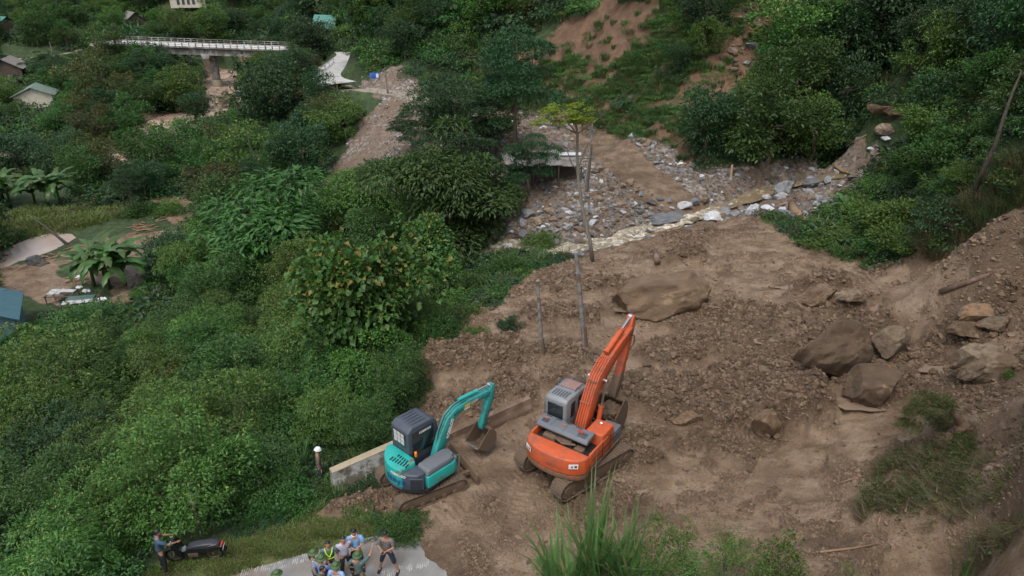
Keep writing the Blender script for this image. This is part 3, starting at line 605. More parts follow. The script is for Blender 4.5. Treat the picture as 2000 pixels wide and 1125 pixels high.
MB().box((1.25, 1.0, 2.12), (2.0, .5, .06), rz=-.12, rx=.2).build('loose_sheet', simple('pale_sheet', (.45, .46, .46), .5, var=.15), sh)
for x, y in ((-2.0, -.8), (.1, -.8), (2.0, -.7), (-2.0, 1.2), (2.0, .9), (-4.0, -.7)): MB().cyl((x, y, -.3), (x, y, 1.75), .07).build('post', M_plank, sh)
MB().box((-.9, .9, .8), (5.8, .06, 1.5)).build('plank_wall', M_plank, sh); MB().box((-2.2, -.2, .5), (.06, 1.9, 1.0)).build('plank_wall', M_plank, sh)
# planks leaning against the slim post
g = G(1146, 381); e = empty('leaning_planks', g, 0, 'two long grey planks leaning upright right of the roofed shed', 'planks')
MB().tube([(0, 0, -.1), (.25, .5, 4.0)], [.10, .09], 4).build('plank', M_plank, e); MB().tube([(-.22, .05, -.1), (.15, .5, 3.6)], [.06, .06], 4).build('plank', M_corr, e)
g = G(1150, 345); e = empty('thin_post', g, 0, 'thin upright post behind the leaning planks', 'post'); MB().cyl((0, 0, -.2), (.1, 0, 4.6), .09, .06, 8).build('shaft', M_polec, e); MB().box((.09, -.08, 3.9), (.25, .05, .3)).build('plate', M_bluer, e)
g = G(1427, 352); o = MB().cyl((0, 0, -.3), (-.03, 0, 1.3), .10, .10, 7).build('wooden_stake', simple('fresh_cut_wood', (.42, .29, .17), .8, var=.2), None, .01, 1); o.location = g; tag(o, 'pale freshly cut wooden stake standing in the rubble by the stream', 'stake')
# collapsed shelters on the mud flat
def shelter(px, py, rz, W, D, sheets, label):
    g = G(px, py); e = empty('sheet_shelter', g, R(rz), label, 'shelter')
    for x, y in ((-W/2, -D/2), (W/2, -D/2), (W/2, D/2), (-W/2, D/2)): MB().cyl((x, y, -.2), (x*1.02, y, .75), .045, .045, 6).build('leg', M_plank, e)
    fr = MB()
    for y in (-D/2, 0, D/2): fr.box((0, y, .76), (W+.3, .07, .07))
    for x in (-W/2, W/2): fr.box((x, 0, .82), (.07, D+.3, .07))
    fr.build('frame', M_plank, e)
    for (x, y, w_, d_, z_, m, tz_) in sheets: MB().box((x, y, z_), (w_, d_, .035), rz=tz_, rx=rt.uniform(-.06, .06)).build('sheet', m, e)
M_ws = simple('whitish_sheet', (.42, .43, .44), .5, var=.3, scale=3, dirt=(.2, .17, .13), dirtamt=.4); M_dg = simple('dark_green_sheet', (.06, .11, .10), .4, var=.3, scale=3)
shelter(125, 590, 4, 2.0, 1.2, [(-.5, .1, 1.0, 1.1, .90, M_ws, .1), (.5, .2, 1.1, .5, .92, M_ws, -.1)], 'collapsed frame with pale sheets, the left of two low shelters on the mud flat')
shelter(162, 606, 12, 2.3, 1.5, [(-.1, -.3, 2.2, .6, .90, M_ws, .05), (0, .35, 2.0, .8, .93, M_dg, .0)], 'low shelter topped with dark green and white sheets, right of the collapsed frame')
M_bag = simple('white_plastic', (.60, .61, .62), .5, var=.15)
for i, (px, py, s_, lb) in enumerate([(158,545,.28,'white plastic sheet snagged on twigs above the two low shelters'),(155,562,.2,'crumpled white bag just above the right low shelter'),(170,570,.22,'white scrap lying behind the right low shelter'),(200,586,.24,'white bag on the mud right of the low shelters'),(190,592,.16,'small white scrap touching the right low shelter')]):
    g = G(px, py); MB
    bm = bmesh.new(); bmesh.ops.create_icosphere(bm, subdivisions=3, radius=s_)
    for v in bm.verts: n_ = .6+.9*float(vnoise(np.array([v.co.x*9+i*5]), np.array([v.co.y*9+v.co.z*7]), i)[0]); v.co = Vector((v.co.x*n_*1.3, v.co.y*n_, abs(v.co.z)*n_*.8))
    me = bpy.data.meshes.new('plastic_bag'); bm.to_mesh(me); bm.free(); me.materials.append(M_bag); o = bpy.data.objects.new('plastic_bag', me); col.objects.link(o); o.location = g; tag(o, lb, 'plastic bag')
# ------------------------------------------------------------------ foliage: real leaf faces spread through each crown
def leafmat(name, dark, light, tip=None, rough=.5, trans=.25, tipamt=.15):
    m, n, b = mat(name)
    g = n.nodes.new('ShaderNodeNewGeometry'); oi = n.nodes.new('ShaderNodeObjectInfo')
    r = g.outputs['Random Per Island']
    cc = mixc(n, ramp(n, r, [(0, (0,)), (.9, (1,))]), dark, light)
    no = noise(n, 1.1, 3, .5, n.nodes.new('ShaderNodeTexCoord').outputs['Object'])
    cc = mixc(n, ramp(n, no, [(.35, (.0,)), (.7, (.8,))]), cc, tuple(v*.55 for v in light))
    if tip:
        sx = n.nodes.new('ShaderNodeSeparateXYZ'); n.links.new(n.nodes.new('ShaderNodeTexCoord').outputs['Object'], sx.inputs[0]); t = ramp(n, r, [(1-tipamt-.02, (0,)), (1-tipamt, (1,))]); t = mth(n, 'MULTIPLY', t, ramp(n, sx.outputs[2], [(.15, (0,)), (.6, (1,))])); cc = mixc(n, t, cc, tip)
    h = n.nodes.new('ShaderNodeHueSaturation'); n.links.new(cc, h.inputs['Color'])
    n.links.new(mth(n, 'ADD', .475, mth(n, 'MULTIPLY', oi.outputs['Random'], .05)), h.inputs['Hue'])
    n.links.new(mth(n, 'ADD', .72, mth(n, 'MULTIPLY', oi.outputs['Random'], .6)), h.inputs['Value'])
    cc = h.outputs[0]
    n.links.new(cc, b.inputs['Base Color']); b.inputs['Roughness'].default_value = rough; b.inputs['Specular IOR Level'].default_value = .35
    tr = n.nodes.new('ShaderNodeBsdfTranslucent'); n.links.new(mixc(n, .5, cc, tuple(min(1, v*1.6) for v in light)), tr.inputs['Color'])
    mx = n.nodes.new('ShaderNodeMixShader'); mx.inputs[0].default_value = trans
    n.links.new(b.outputs[0], mx.inputs[1]); n.links.new(tr.outputs[0], mx.inputs[2]); n.links.new(mx.outputs[0], n.nodes['Material Output'].inputs[0])
    return m
LM = {
 'mid': leafmat('leaf_mid_green', (.018, .048, .012), (.064, .145, .028)),
 'bright': leafmat('leaf_fresh_green', (.030, .078, .014), (.102, .200, .036), (.17, .21, .045), tipamt=.08),
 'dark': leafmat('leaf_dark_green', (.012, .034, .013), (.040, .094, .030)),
 'blue': leafmat('leaf_blue_green', (.020, .046, .022), (.056, .115, .046), rough=.45),
 'olive': leafmat('leaf_olive', (.030, .040, .012), (.085, .100, .028), (.13, .095, .03)),
 'yellow': leafmat('leaf_yellow_green', (.075, .12, .012), (.22, .28, .028), rough=.55),
 'turf': leafmat('leaf_turf', (.07, .115, .02), (.15, .20, .05), (.22, .20, .09), tipamt=.15),
 'tips': leafmat('leaf_russet_tips', (.024, .062, .014), (.080, .155, .030), (.17, .125, .030), tipamt=.13),
 'grass': leafmat('blade_green', (.030, .070, .018), (.105, .175, .055), (.17, .16, .06), tipamt=.10),
 'dry': leafmat('blade_dry', (.09, .075, .04), (.20, .165, .09), (.07, .09, .03), tipamt=.25),
 'banana': leafmat('leaf_banana', (.035, .085, .022), (.085, .17, .045), (.16, .15, .04), rough=.38, tipamt=.12),
 'reed': leafmat('leaf_reed', (.05, .12, .03), (.15, .27, .085), (.24, .24, .10), tipamt=.08, trans=.35),
 'palm': leafmat('leaf_pale_palm', (.055, .085, .065), (.10, .15, .115), rough=.35),
 'bigblue': leafmat('leaf_large_grey', (.040, .075, .045), (.075, .125, .075), rough=.4),
}
def barkmat(name, c1, c2):
    m, n, b = mat(name); co = objco(n); mp = n.nodes.new('ShaderNodeMapping'); mp.inputs['Scale'].default_value = (3, 3, .6); n.links.new(co, mp.inputs[0])
    f = noise(n, 3, 8, .7, mp.outputs[0]); n.links.new(ramp(n, f, [(.35, c1), (.65, c2)]), b.inputs['Base Color']); b.inputs['Roughness'].default_value = .9
    bump(n, b, f, .6, .05); return m
M_bark = barkmat('bark_brown', (.045, .032, .022), (.13, .10, .075)); M_pale = barkmat('bark_pale', (.11, .09, .07), (.26, .23, .19)); M_dead = barkmat('bark_dead', (.035, .028, .022), (.10, .08, .065))
def leaves(P, D, N, L, W, fold=.25, rg=None):
    """one folded leaf per point: D along the leaf, N its up side"""
    D = unit(D); S = unit(np.cross(D, N)); N = unit(np.cross(S, D)); L = np.asarray(L)[:, None]; W = np.asarray(W)[:, None]
    a = P; c_ = P+D*L-N*L*.12; l = P+D*L*.48+S*W*.5+N*W*fold; r = P+D*L*.48-S*W*.5+N*W*fold
    V = np.stack([a, l, c_, r], 1).reshape(-1, 3); k = np.arange(len(P))*4
    F = np.stack([np.stack([k, k+2, k+1], 1), np.stack([k, k+3, k+2], 1)], 1).reshape(-1, 3)
    return V, F
def rdir(g, n):
    v = g.normal(size=(n, 3)); return unit(v)
def join(parts):
    V = []; F = []
    for v, f in parts:
        o = len(V); V += [tuple(map(float, p)) for p in v]; F += [tuple(i+o for i in q) for q in f]
    return V, F
def crown(seed, kind, n=5200, ls=.085):
    """unit crown (radius about 1): clumps through an uneven volume, leaves on the clumps"""
    g = np.random.default_rng(seed); Ps = []; Ds = []; Ns = []; Ls = []
    if kind in ('feather',):
        K = 26
        c = g.uniform(-1, 1, (K*3, 3)); c = c[(c**2).sum(1) < 1][:K]; c[:, 2] = c[:, 2]*1.05; cr = g.uniform(.22, .42, len(c)); fl = .38
    elif kind == 'umbrella':
        K = 34; a = g.uniform(0, 6.28, K); r = np.sqrt(g.random(K))*.95; c = np.stack([r*np.cos(a), r*np.sin(a), .32-.45*r*r+g.normal(0, .13, K)], 1); cr = g.uniform(.12, .26, K); fl = .55
    else:
        K = 46
        c = g.uniform(-1, 1, (K*4, 3)); q = (c**2).sum(1); c = c[(q < 1.0) & (q > .12)][:K]
        c = c*(1+.26*np.sin(c[:, [1, 2, 0]]*3+seed)); cr = g.uniform(.20, .44, len(c)); fl = .8
        if kind == 'dome': c[:, 2] = np.abs(c[:, 2])*.85-.05
    wgt = cr**2; cnt = np.maximum(20, (n*wgt/wgt.sum()).astype(int))
    for i in range(len(c)):
        k = cnt[i]; d = rdir(g, k); d[:, 2] = np.where(d[:, 2] < -.25, -d[:, 2], d[:, 2])
        rad = cr[i]*(.72+.38*g.random(k))
        p = c[i]+d*rad[:, None]*np.array([1, 1, fl])
        out = unit(p*np.array([1, 1, .8])+1e-6); nn = unit(d*.55+np.array([0, 0, .65])+g.normal(0, .28, (k, 3)))
        dd = unit(d+out*.3+np.array([0, 0, -.35])+g.normal(0, .55, (k, 3)))
        if kind == 'droop': dd = unit(d*.9+np.array([0, 0, -.75])+g.normal(0, .42, (k, 3))); nn = unit(d*.7+np.array([0, 0, .6])+g.normal(0, .35, (k, 3)))
        Ps.append(p); Ds.append(dd); Ns.append(nn); Ls.append(ls*g.uniform(.6, 1.35, k))
    if kind in ('ball', 'dome', 'heart', 'fine'):
        for q in range(26):        # shoots that stand out of the outline
            o_ = c[g.integers(len(c))]; d = unit(o_*np.array([1, 1, .6])+np.array([0, 0, .75])+g.normal(0, .35, 3)); ln = g.uniform(.22, .5); k = int(n/330)+6; t_ = g.random(k)
            Ps.append(o_+d*(.28+t_[:, None]*ln)+g.normal(0, .03, (k, 3))); dd = unit(d*.5+rdir(g, k)); Ds.append(dd); Ns.append(unit(np.array([0, 0, 1.0])+g.normal(0, .4, (k, 3)))); Ls.append(ls*g.uniform(.7, 1.3, k))
    P = np.concatenate(Ps); L = np.concatenate(Ls); asp = {'droop': .34, 'feather': .34, 'umbrella': .6, 'heart': .85, 'fine': .4}.get(kind, .5)
    return leaves(P, np.concatenate(Ds), np.concatenate(Ns), L, L*asp), c
def me_from(name, vf, mats, smooth=False, mi=None):
    o = meshobj(name, vf[0], vf[1], mats, smooth=smooth, mi=mi); me = o.data; bpy.data.objects.remove(o); return me
def trunk_mesh(c, h, rad, seed, bark, nb=9):
    g = np.random.default_rng(seed); parts = []
    k = 7; z = np.linspace(-h-.25, -.05, k); px = np.cumsum(g.normal(0, .045, k)); py = np.cumsum(g.normal(0, .045, k)); px -= px[-1]; py -= py[-1]
    P = np.stack([px, py, z], 1); parts.append(tube(P, np.linspace(rad*1.25, rad*.55, k), 8))
    for i in g.permutation(len(c))[:nb]:
        s = P[int(g.integers(k-3, k))]; e = c[i]; mid = (s+e)/2+np.array([0, 0, -.08]); parts.append(tube([s, mid, e], [rad*.4, rad*.26, rad*.08], 5))
    v, f = join(parts); return me_from('trunk', (np.array(v), f), [bark], True)
PROTO = {}
def proto(key, kind, leaf, n, ls, h=1.2, rad=.07, seeds=3, bark=None):
    L = []
    for s in range(seeds):
        vf, c = crown(hash((key, s)) % 1000 if False else sum(map(ord, key))*7+s*13, kind, n, ls)
        L.append((me_from('crown', vf, [LM[leaf]]), trunk_mesh(c, h, rad, s+5, bark or M_bark)))
    PROTO[key] = (L, h)
#      key        kind      leaf     n      size  trunk
proto('round', 'ball', 'mid', 5200, .095)
proto('bright', 'ball', 'bright', 5200, .095)
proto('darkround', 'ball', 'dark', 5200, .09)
proto('olive', 'ball', 'olive', 5000, .09)
proto('blue', 'ball', 'blue', 5000, .09)
proto('feather', 'feather', 'dark', 13000, .07, 1.9, .055)
proto('mango', 'droop', 'mid', 17000, .082, 1.3, .06, 2)
proto('mangolight', 'droop', 'bright', 14000, .078, 1.3, .06, 2)
proto('longleaf', 'droop', 'mid', 5200, .13, 1.2, .04, 2)
proto('heart', 'heart', 'tips', 9000, .085, 1.6, .05, 2)
proto('nearfine', 'ball', 'mid', 11000, .062, 1.0, .05, 2)
proto('nearbright', 'ball', 'bright', 11000, .062, 1.0, .05, 2)
BUSH = {}
def bush(key, kind, leaf, n, ls, seeds=3):
    BUSH[key] = [me_from('shrub', crown(sum(map(ord, key))*5+s*11, kind, n, ls)[0], [LM[leaf]]) for s in range(seeds)]
bush('mid', 'dome', 'mid', 4200, .10); bush('bright', 'dome', 'bright', 4200, .10); bush('dark', 'dome', 'dark', 4200, .10); bush('blue', 'dome', 'blue', 4200, .11); bush('olive', 'dome', 'olive', 4000, .10)
bush('nearmid', 'dome', 'mid', 8000, .075); bush('nearbright', 'dome', 'bright', 8000, .07); bush('nearheart', 'dome', 'blue', 5000, .13); bush('tips', 'dome', 'tips', 6000, .12)
def ray_place(px, py, wpx, kh):
    """stand a plant of crown width wpx so that its crown centre is seen at (px,py): its centre is kh crown radii over the ground"""
    d = raydir(px, py); ts = np.geomspace(500, 8, 2600); x, y, z = d[0]*ts, d[1]*ts, CAMH+d[2]*ts
    Rr = wpx*.5*ts/FPX; g = HZ(x, y); ok = (z-g) >= kh*Rr
    first = np.argmax(z > g); idx = np.where(ok & (np.arange(len(ts)) >= first))[0]; i = idx[0]
    return x[i], y[i], g[i], Rr[i]
TREES = []
def put_tree(px, py, wpx, key, asp=1.0, name='broadleaf_tree', label=None, cat='tree', group=None, hh=None, rnd=None, world=None):
    L, h = PROTO[key]; h = hh or h; g = rnd or random
    x, y, z, Rr = world if world else ray_place(px, py, wpx, h*asp)
    cm, tm = L[g.randrange(len(L))]
    root = empty(name, (x, y, z), g.uniform(0, 6.28), label, cat, group); s = Rr; zs = s*asp
    c = bpy.data.objects.new('crown', cm); col.objects.link(c); c.parent = root; c.location = (0, 0, h*zs*1.0); c.scale = (s, s, zs)
    t = bpy.data.objects.new('trunk', tm); col.objects.link(t); t.parent = root; t.location = (0, 0, h*zs); t.scale = (s, s, zs*h/PROTO[key][1])
    TREES.append((x, y, Rr)); return root
def put_bush(px, py, wpx, key, asp=.9, name='shrub', label=None, cat='shrub', group=None, rnd=None, world=None):
    g = rnd or random; x, y, z, Rr = world if world else ray_place(px, py, wpx, .35*asp)
    o = bpy.data.objects.new(name, BUSH[key][g.randrange(len(BUSH[key]))]); col.objects.link(o)
    o.location = (x, y, z-.05*Rr); o.rotation_euler = (0, 0, g.uniform(0, 6.28)); o.scale = (Rr, Rr*g.uniform(.85, 1.15), Rr*asp); tag(o, label, cat, group); TREES.append((x, y, Rr)); return o

T = put_tree; Bu = put_bush
# --- trees one can point at
T(695, 610, 265, 'heart', 1.2, 'vine_clad_tree', 'tall tree wrapped in heart-shaped leaves with russet tips left of the teal excavator arm', hh=1.15)
T(610, 545, 150, 'nearbright', .9, 'broadleaf_tree', 'fresh green tree directly left of the top of the russet-tipped tree', hh=1.2)
T(795, 560, 120, 'nearfine', 1.1, 'broadleaf_tree', 'dark tree filling the gap between the russet-tipped tree and the narrow vine-covered tree', hh=1.2)
T(560, 640, 170, 'mangolight', .9, 'dense_fruit_tree', 'pointed-leaf tree left of the middle of the russet-tipped tree', hh=1.2)
T(440, 560, 160, 'nearfine', .8, 'broadleaf_tree', 'low spreading tree below the long-leaved tree', hh=1.0)
T(760, 640, 110, 'nearfine', 1.1, 'broadleaf_tree', 'leafy tree on the right flank of the russet-tipped tree', hh=1.1)
T(735, 720, 150, 'nearbright', .9, 'broadleaf_tree', 'bright tree below the russet-tipped tree at the mud edge', hh=1.0)
T(640, 720, 150, 'nearfine', .9, 'broadleaf_tree', 'dark green tree below left of the russet-tipped tree', hh=1.1)
T(740, 470, 150, 'mango', .9, 'dense_fruit_tree', 'dark drooping tree between the long-leaved tree and the narrow vine-covered tree', hh=1.2)
T(640, 470, 120, 'nearfine', .9, 'broadleaf_tree', 'green tree at the right end of the long-leaved tree', hh=1.2)
T(870, 378, 280, 'mango', .8, 'dense_fruit_tree', 'largest dark tree with drooping leaf bunches, beside the roofed shed')
T(725, 392, 190, 'mangolight', .75, 'dense_fruit_tree', 'lighter green drooping tree touching the left flank of the largest dark tree')
T(545, 440, 300, 'longleaf', .62, 'long_leaved_tree', 'open spreading tree with long hanging leaves in front of the stony valley strip')
T(842, 490, 125, 'heart', 1.15, 'vine_clad_tree', 'narrow vine-covered tree on the bank where the stream drops into the trees')
T(885, 225, 180, 'feather', .8, 'feathery_tree', 'broad dark feathery tree standing in the rubble below the far road')
T(1010, 165, 175, 'feather', 1.1, 'feathery_tree', 'tallest dark feathery tree, its bare trunk rising left of the roofed shed', hh=1.7)
T(852, 205, 125, 'darkround', .85, 'broadleaf_tree', 'dense dark tree behind the broad feathery tree in the rubble', hh=1.1)
T(955, 225, 105, 'round', .95, 'broadleaf_tree', 'green crown between the broad and the tallest feathery trees', hh=1.2)
T(905, 285, 120, 'darkround', .8, 'broadleaf_tree', 'dark crown just behind the top of the largest drooping tree', hh=1.1)
T(1005, 120, 120, 'darkround', .9, 'broadleaf_tree', 'dark crown behind the top of the tallest feathery tree', hh=1.2)
T(660, 235, 95, 'bright', .8, 'broadleaf_tree', 'fresh green tree left of the top of the gravel chute', hh=1.0)
T(1030, 315, 105, 'feather', 1.1, 'feathery_tree', 'dark feathery tree hanging over the left end of the roofed shed', hh=1.3)
T(920, 320, 120, 'feather', .9, 'feathery_tree', 'small feathery tree between the tallest feathery tree and the drooping dark tree')
T(800, 250, 80, 'feather', .8, 'feathery_tree', 'small feathery tree on the gravel slope under the far road')
T(600, 88, 95, 'darkround', 1.05, 'broadleaf_tree', 'almost black round tree at the right end of the bridge', hh=1.0)
T(540, 185, 150, 'darkround', .95, 'broadleaf_tree', 'large dark tree right of the river, below the right half of the bridge')
T(625, 175, 60, 'darkround', 1.5, 'vine_clad_tree', 'slender vine-draped tree standing before the bend of the far road')
T(590, 295, 120, 'darkround', 1.0, 'broadleaf_tree', 'round dark tree at the foot of the gravel chute')
T(500, 300, 130, 'bright', .9, 'broadleaf_tree', 'green broadleaf tree left of the tree at the foot of the gravel chute')
T(425, 365, 110, 'olive', .8, 'broadleaf_tree', 'yellowish bushy tree just behind the long-leaved tree')
T(190, 312, 88, 'olive', .95, 'broadleaf_tree', 'rounded olive tree before a bend of the brown river, above the banana plants')
T(172, 165, 85, 'olive', 1.3, 'broadleaf_tree', 'tall olive-brown tree on the terrace left of the bridge pier')
T(345, 178, 90, 'bright', .8, 'broadleaf_tree', 'bright spreading tree beside the brown river, left of the bridge pier')
T(382, 208, 62, 'darkround', .9, 'broadleaf_tree', 'small dark tree at the river bend under the bright spreading tree')
T(447, 197, 34, 'round', .8, 'broadleaf_tree', 'small tree standing alone before the brown river downstream of the pier')
T(300, 295, 95, 'round', 1.0, 'broadleaf_tree', 'dark green tree left of the white rapids on the valley floor')
T(250, 355, 55, 'feather', 1.3, 'feathery_tree', 'thin grey-green tree with a bare stem above the stony valley strip')
T(1380, 243, 125, 'darkround', 1.05, 'broadleaf_tree', 'dense glossy dome-shaped tree at the foot of the scarred hillside', hh=1.0)
T(1505, 245, 165, 'round', .9, 'broadleaf_tree', 'wide vine-hung tree above the wooden stake by the stream', hh=1.0)
T(1500, 180, 95, 'bright', .9, 'broadleaf_tree', 'fresh green tree right of the lower red landslide scar')
T(1560, 150, 140, 'round', .95, 'broadleaf_tree', 'leafy tree halfway up the slope left of the dark gully')
T(1590, 250, 110, 'bright', 1.0, 'broadleaf_tree', 'green tree at the left lip of the dark gully')
T(1560, 45, 150, 'bright', .9, 'broadleaf_tree', 'tree on the hill crest right of the narrow red scar')
T(1660, 65, 140, 'darkround', 1.0, 'broadleaf_tree', 'dark tree at the upper left of the shaded gully')
T(1860, 185, 130, 'nearbright', .8, 'broadleaf_tree', 'spreading bright tree crowning the spur right of the gully', hh=1.0)
T(1950, 145, 110, 'round', .9, 'broadleaf_tree', 'tree behind the leaning bare trunk on the right spur', hh=1.0)
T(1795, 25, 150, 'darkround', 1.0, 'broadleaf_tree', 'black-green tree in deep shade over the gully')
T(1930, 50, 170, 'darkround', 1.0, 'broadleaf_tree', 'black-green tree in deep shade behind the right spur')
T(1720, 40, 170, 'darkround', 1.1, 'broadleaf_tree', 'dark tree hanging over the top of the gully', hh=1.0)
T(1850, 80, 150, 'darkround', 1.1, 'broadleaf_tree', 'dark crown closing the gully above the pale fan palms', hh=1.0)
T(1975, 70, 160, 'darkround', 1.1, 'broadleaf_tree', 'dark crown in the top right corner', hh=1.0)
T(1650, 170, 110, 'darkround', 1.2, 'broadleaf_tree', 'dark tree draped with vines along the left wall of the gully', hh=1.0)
T(222, 92, 58, 'round', 1.0, 'broadleaf_tree', 'tree hiding the left end of the bridge')
T(300, 112, 60, 'darkround', .9, 'broadleaf_tree', 'dark tree just below the left span of the bridge')
T(85, 745, 230, 'nearbright', .8, 'broadleaf_tree', 'bushy tree with yellow new leaves below the blue-roofed hut')
T(470, 730, 200, 'nearfine', .8, 'broadleaf_tree', 'mound-shaped green tree left of the russet-tipped tree')
T(590, 690, 160, 'mangolight', .9, 'dense_fruit_tree', 'tree with pointed leaves against the left of the russet-tipped tree')
T(640, 810, 130, 'mangolight', .9, 'dense_fruit_tree', 'pointed-leaf tree overhanging the worker in the white helmet')
T(725, 830, 120, 'nearfine', 1.0, 'broadleaf_tree', 'dark leafy tree pressed against the back of the concrete barrier')
T(120, 870, 180, 'darkround', .9, 'broadleaf_tree', 'shaded tree under the yellow-leaved tree at the left edge')
Bu(985, 530, 125, 'nearmid', .8, label='bushy clump at the edge of the mud below the white rapids')
Bu(900, 615, 85, 'bright', .8, label='pale leafy shrub on the mud edge left of the short utility pole')
Bu(998, 632, 42, 'blue', 1.1, label='small muddy shrub alone on the mud by the short utility pole')
Bu(932, 648, 45, 'bright', .6, label='low shrub half buried in mud below the pale leafy shrub')
Bu(1725, 345, 95, 'dark', .95, label='round vine-covered shrub over the right bank of the stream')
Bu(1660, 460, 150, 'nearbright', .45, label='flat creeper mound reaching onto the mud at the foot of the right spur')
Bu(1780, 430, 190, 'nearbright', .7, label='thick creeper mound covering the middle of the right spur')
Bu(1700, 410, 130, 'nearbright', .7, label='creeper mound behind the young banana plant')
Bu(1880, 275, 190, 'nearmid', .8, label='large leafy mound left of the leaning bare trunk')
Bu(1965, 250, 130, 'mid', .8, label='shrub at the foot of the tree behind the leaning bare trunk')
Bu(1800, 310, 120, 'nearmid', .8, label='shrub hanging over the gully mouth on the right spur')
Bu(1730, 480, 110, 'mid', .5, label='low shrub at the bottom tip of the right spur')
Bu(1850, 820, 65, 'olive', .7, label='broken muddy shrub on the slide left of the clod of roots')
Bu(1900, 870, 75, 'olive', .5, label='flattened shrub at the top of the torn grass mat')
Bu(1975, 730, 30, 'bright', .7, label='tiny green sprout above the pale slab boulder on the right edge')
Bu(1450, 305, 60, 'dark', .7, label='bush beside the wooden stake by the stream')
Bu(200, 900, 120, 'nearheart', .8, label='large grey-green leaved shrub in the lower left thicket')
Bu(330, 640, 180, 'nearmid', .5, label='low rounded thicket right of the collapsed sheet-metal shelters')
Bu(48, 662, 110, 'nearmid', .8, label='leafy shrub in front of the blue roof at the left edge')
Bu(8, 715, 120, 'nearbright', .8, label='fresh green shrub cut by the left edge under the blue-roofed hut')
Bu(160, 640, 150, 'nearmid', .7, label='leafy shrub hiding the wall of the blue-roofed hut')
Bu(270, 410, 60, 'mid', .7, label='shrub island in the stony valley strip')
Bu(330, 405, 55, 'bright', .7, label='light green shrub at the right of the stony valley strip')
Bu(745, 775, 100, 'nearmid', .9, label='leafy shrub at the trunk foot of the russet-tipped tree'); Bu(690, 745, 110, 'nearbright', .9, label='fresh green shrub left of the trunk of the russet-tipped tree'); Bu(775, 700, 70, 'nearmid', .9, label='shrub between the russet-tipped tree and the mud'); Bu(830, 640, 90, 'mid', .8, label='shrub at the mud edge below the narrow vine-covered tree'); Bu(1060, 470, 60, 'bright', 1.0, label='upright leafy shrub in front of the rapids left of the taller pole'); Bu(930, 560, 80, 'nearmid', .8, label='shrub left of the bushy clump below the rapids')
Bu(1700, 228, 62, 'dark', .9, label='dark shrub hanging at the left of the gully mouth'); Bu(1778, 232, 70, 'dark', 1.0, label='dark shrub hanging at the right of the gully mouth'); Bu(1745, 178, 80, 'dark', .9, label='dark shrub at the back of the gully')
# --- the rest, spread over the slopes
CLEAR = [[(395,130),(470,120),(475,200),(430,235),(330,240),(300,222),(380,200),(400,190)], [(235,76),(550,84),(550,112),(235,100)], [(400,95),(432,95),(432,170),(405,170)],
 [(618,140),(640,92),(700,92),(690,135),(760,150),(870,180),(860,240),(770,262),(710,300),(650,372),(590,368),(630,315),(690,255),(745,205),(660,178),(620,165)],
 [(0,470),(160,445),(170,470),(60,530),(0,540)],[(170,470),(290,380),(380,370),(370,430),(300,470),(290,520),(240,600),(80,600),(70,560),(160,510)],[(0,560),(60,560),(75,590),(60,680),(0,700)],
 [(860,230),(1080,235),(1160,225),(1330,300),(1700,320),(1560,470),(1100,520),(930,470),(1010,400),(1080,330)],[(610,860),(660,860),(660,960),(610,960)],[(640,900),(790,840),(800,1000),(640,1000)],
 [(150,55),(215,50),(215,90),(150,90)],[(250,30),(285,30),(285,60),(250,60)],[(325,0),(400,0),(400,18),(325,18)],[(625,38),(662,38),(662,72),(625,72)],[(0,55),(25,55),(25,72),(0,72)],[(0,132),(52,132),(52,152),(0,152)],[(45,178),(105,178),(105,208),(45,208)],
 [(215,310),(245,310),(245,335),(215,335)],[(590,330),(640,330),(640,360),(590,360)],[(960,110),(1100,40),(1270,0),(1250,80),(1150,200),(1000,160)],[(1470,-10),(1545,-10),(1500,100),(1450,165),(1340,210),(1310,200),(1400,110)],[(290,1010),(440,1020),(440,1125),(290,1125)],[(720,140),(760,140),(760,185),(720,185)],
 [(140,430),(270,430),(270,540),(140,540)],[(0,340),(130,340),(130,410),(0,410)],[(185,165),(220,165),(220,180),(185,180)],[(1712,215),(1755,212),(1758,280),(1706,280)],[(1180,200),(1340,200),(1340,310),(1240,300)],
 [(0,95),(150,92),(160,105),(0,122)],[(80,80),(110,80),(110,108),(80,108)]]
def blocked(px, py, rpx, ryp):
    a = np.linspace(0, 2*math.pi, 20, endpoint=False)
    qx = np.concatenate([[px]]+[px+rpx*k_*np.cos(a) for k_ in (.3, .6, .85)]); qy = np.concatenate([[py]]+[py+ryp*k_*np.sin(a) for k_ in (.3, .6, .85)])
    return any(in_poly(qx, qy, P).any() for P in CLEAR)
def veg_ok(x, y):
    return (zone(mud, x, y) < .3) & (zone(grav, x, y) < .3) & (zone(lawn, x, y) < .3) & (zone(flat, x, y) < .3) & (zone(bank, x, y) < .5) & ~in_poly(np.asarray(x, float), np.asarray(y, float), ROADPOLY) & ~in_poly(np.asarray(x, float), np.asarray(y, float), LAWN)
SCAT = {}
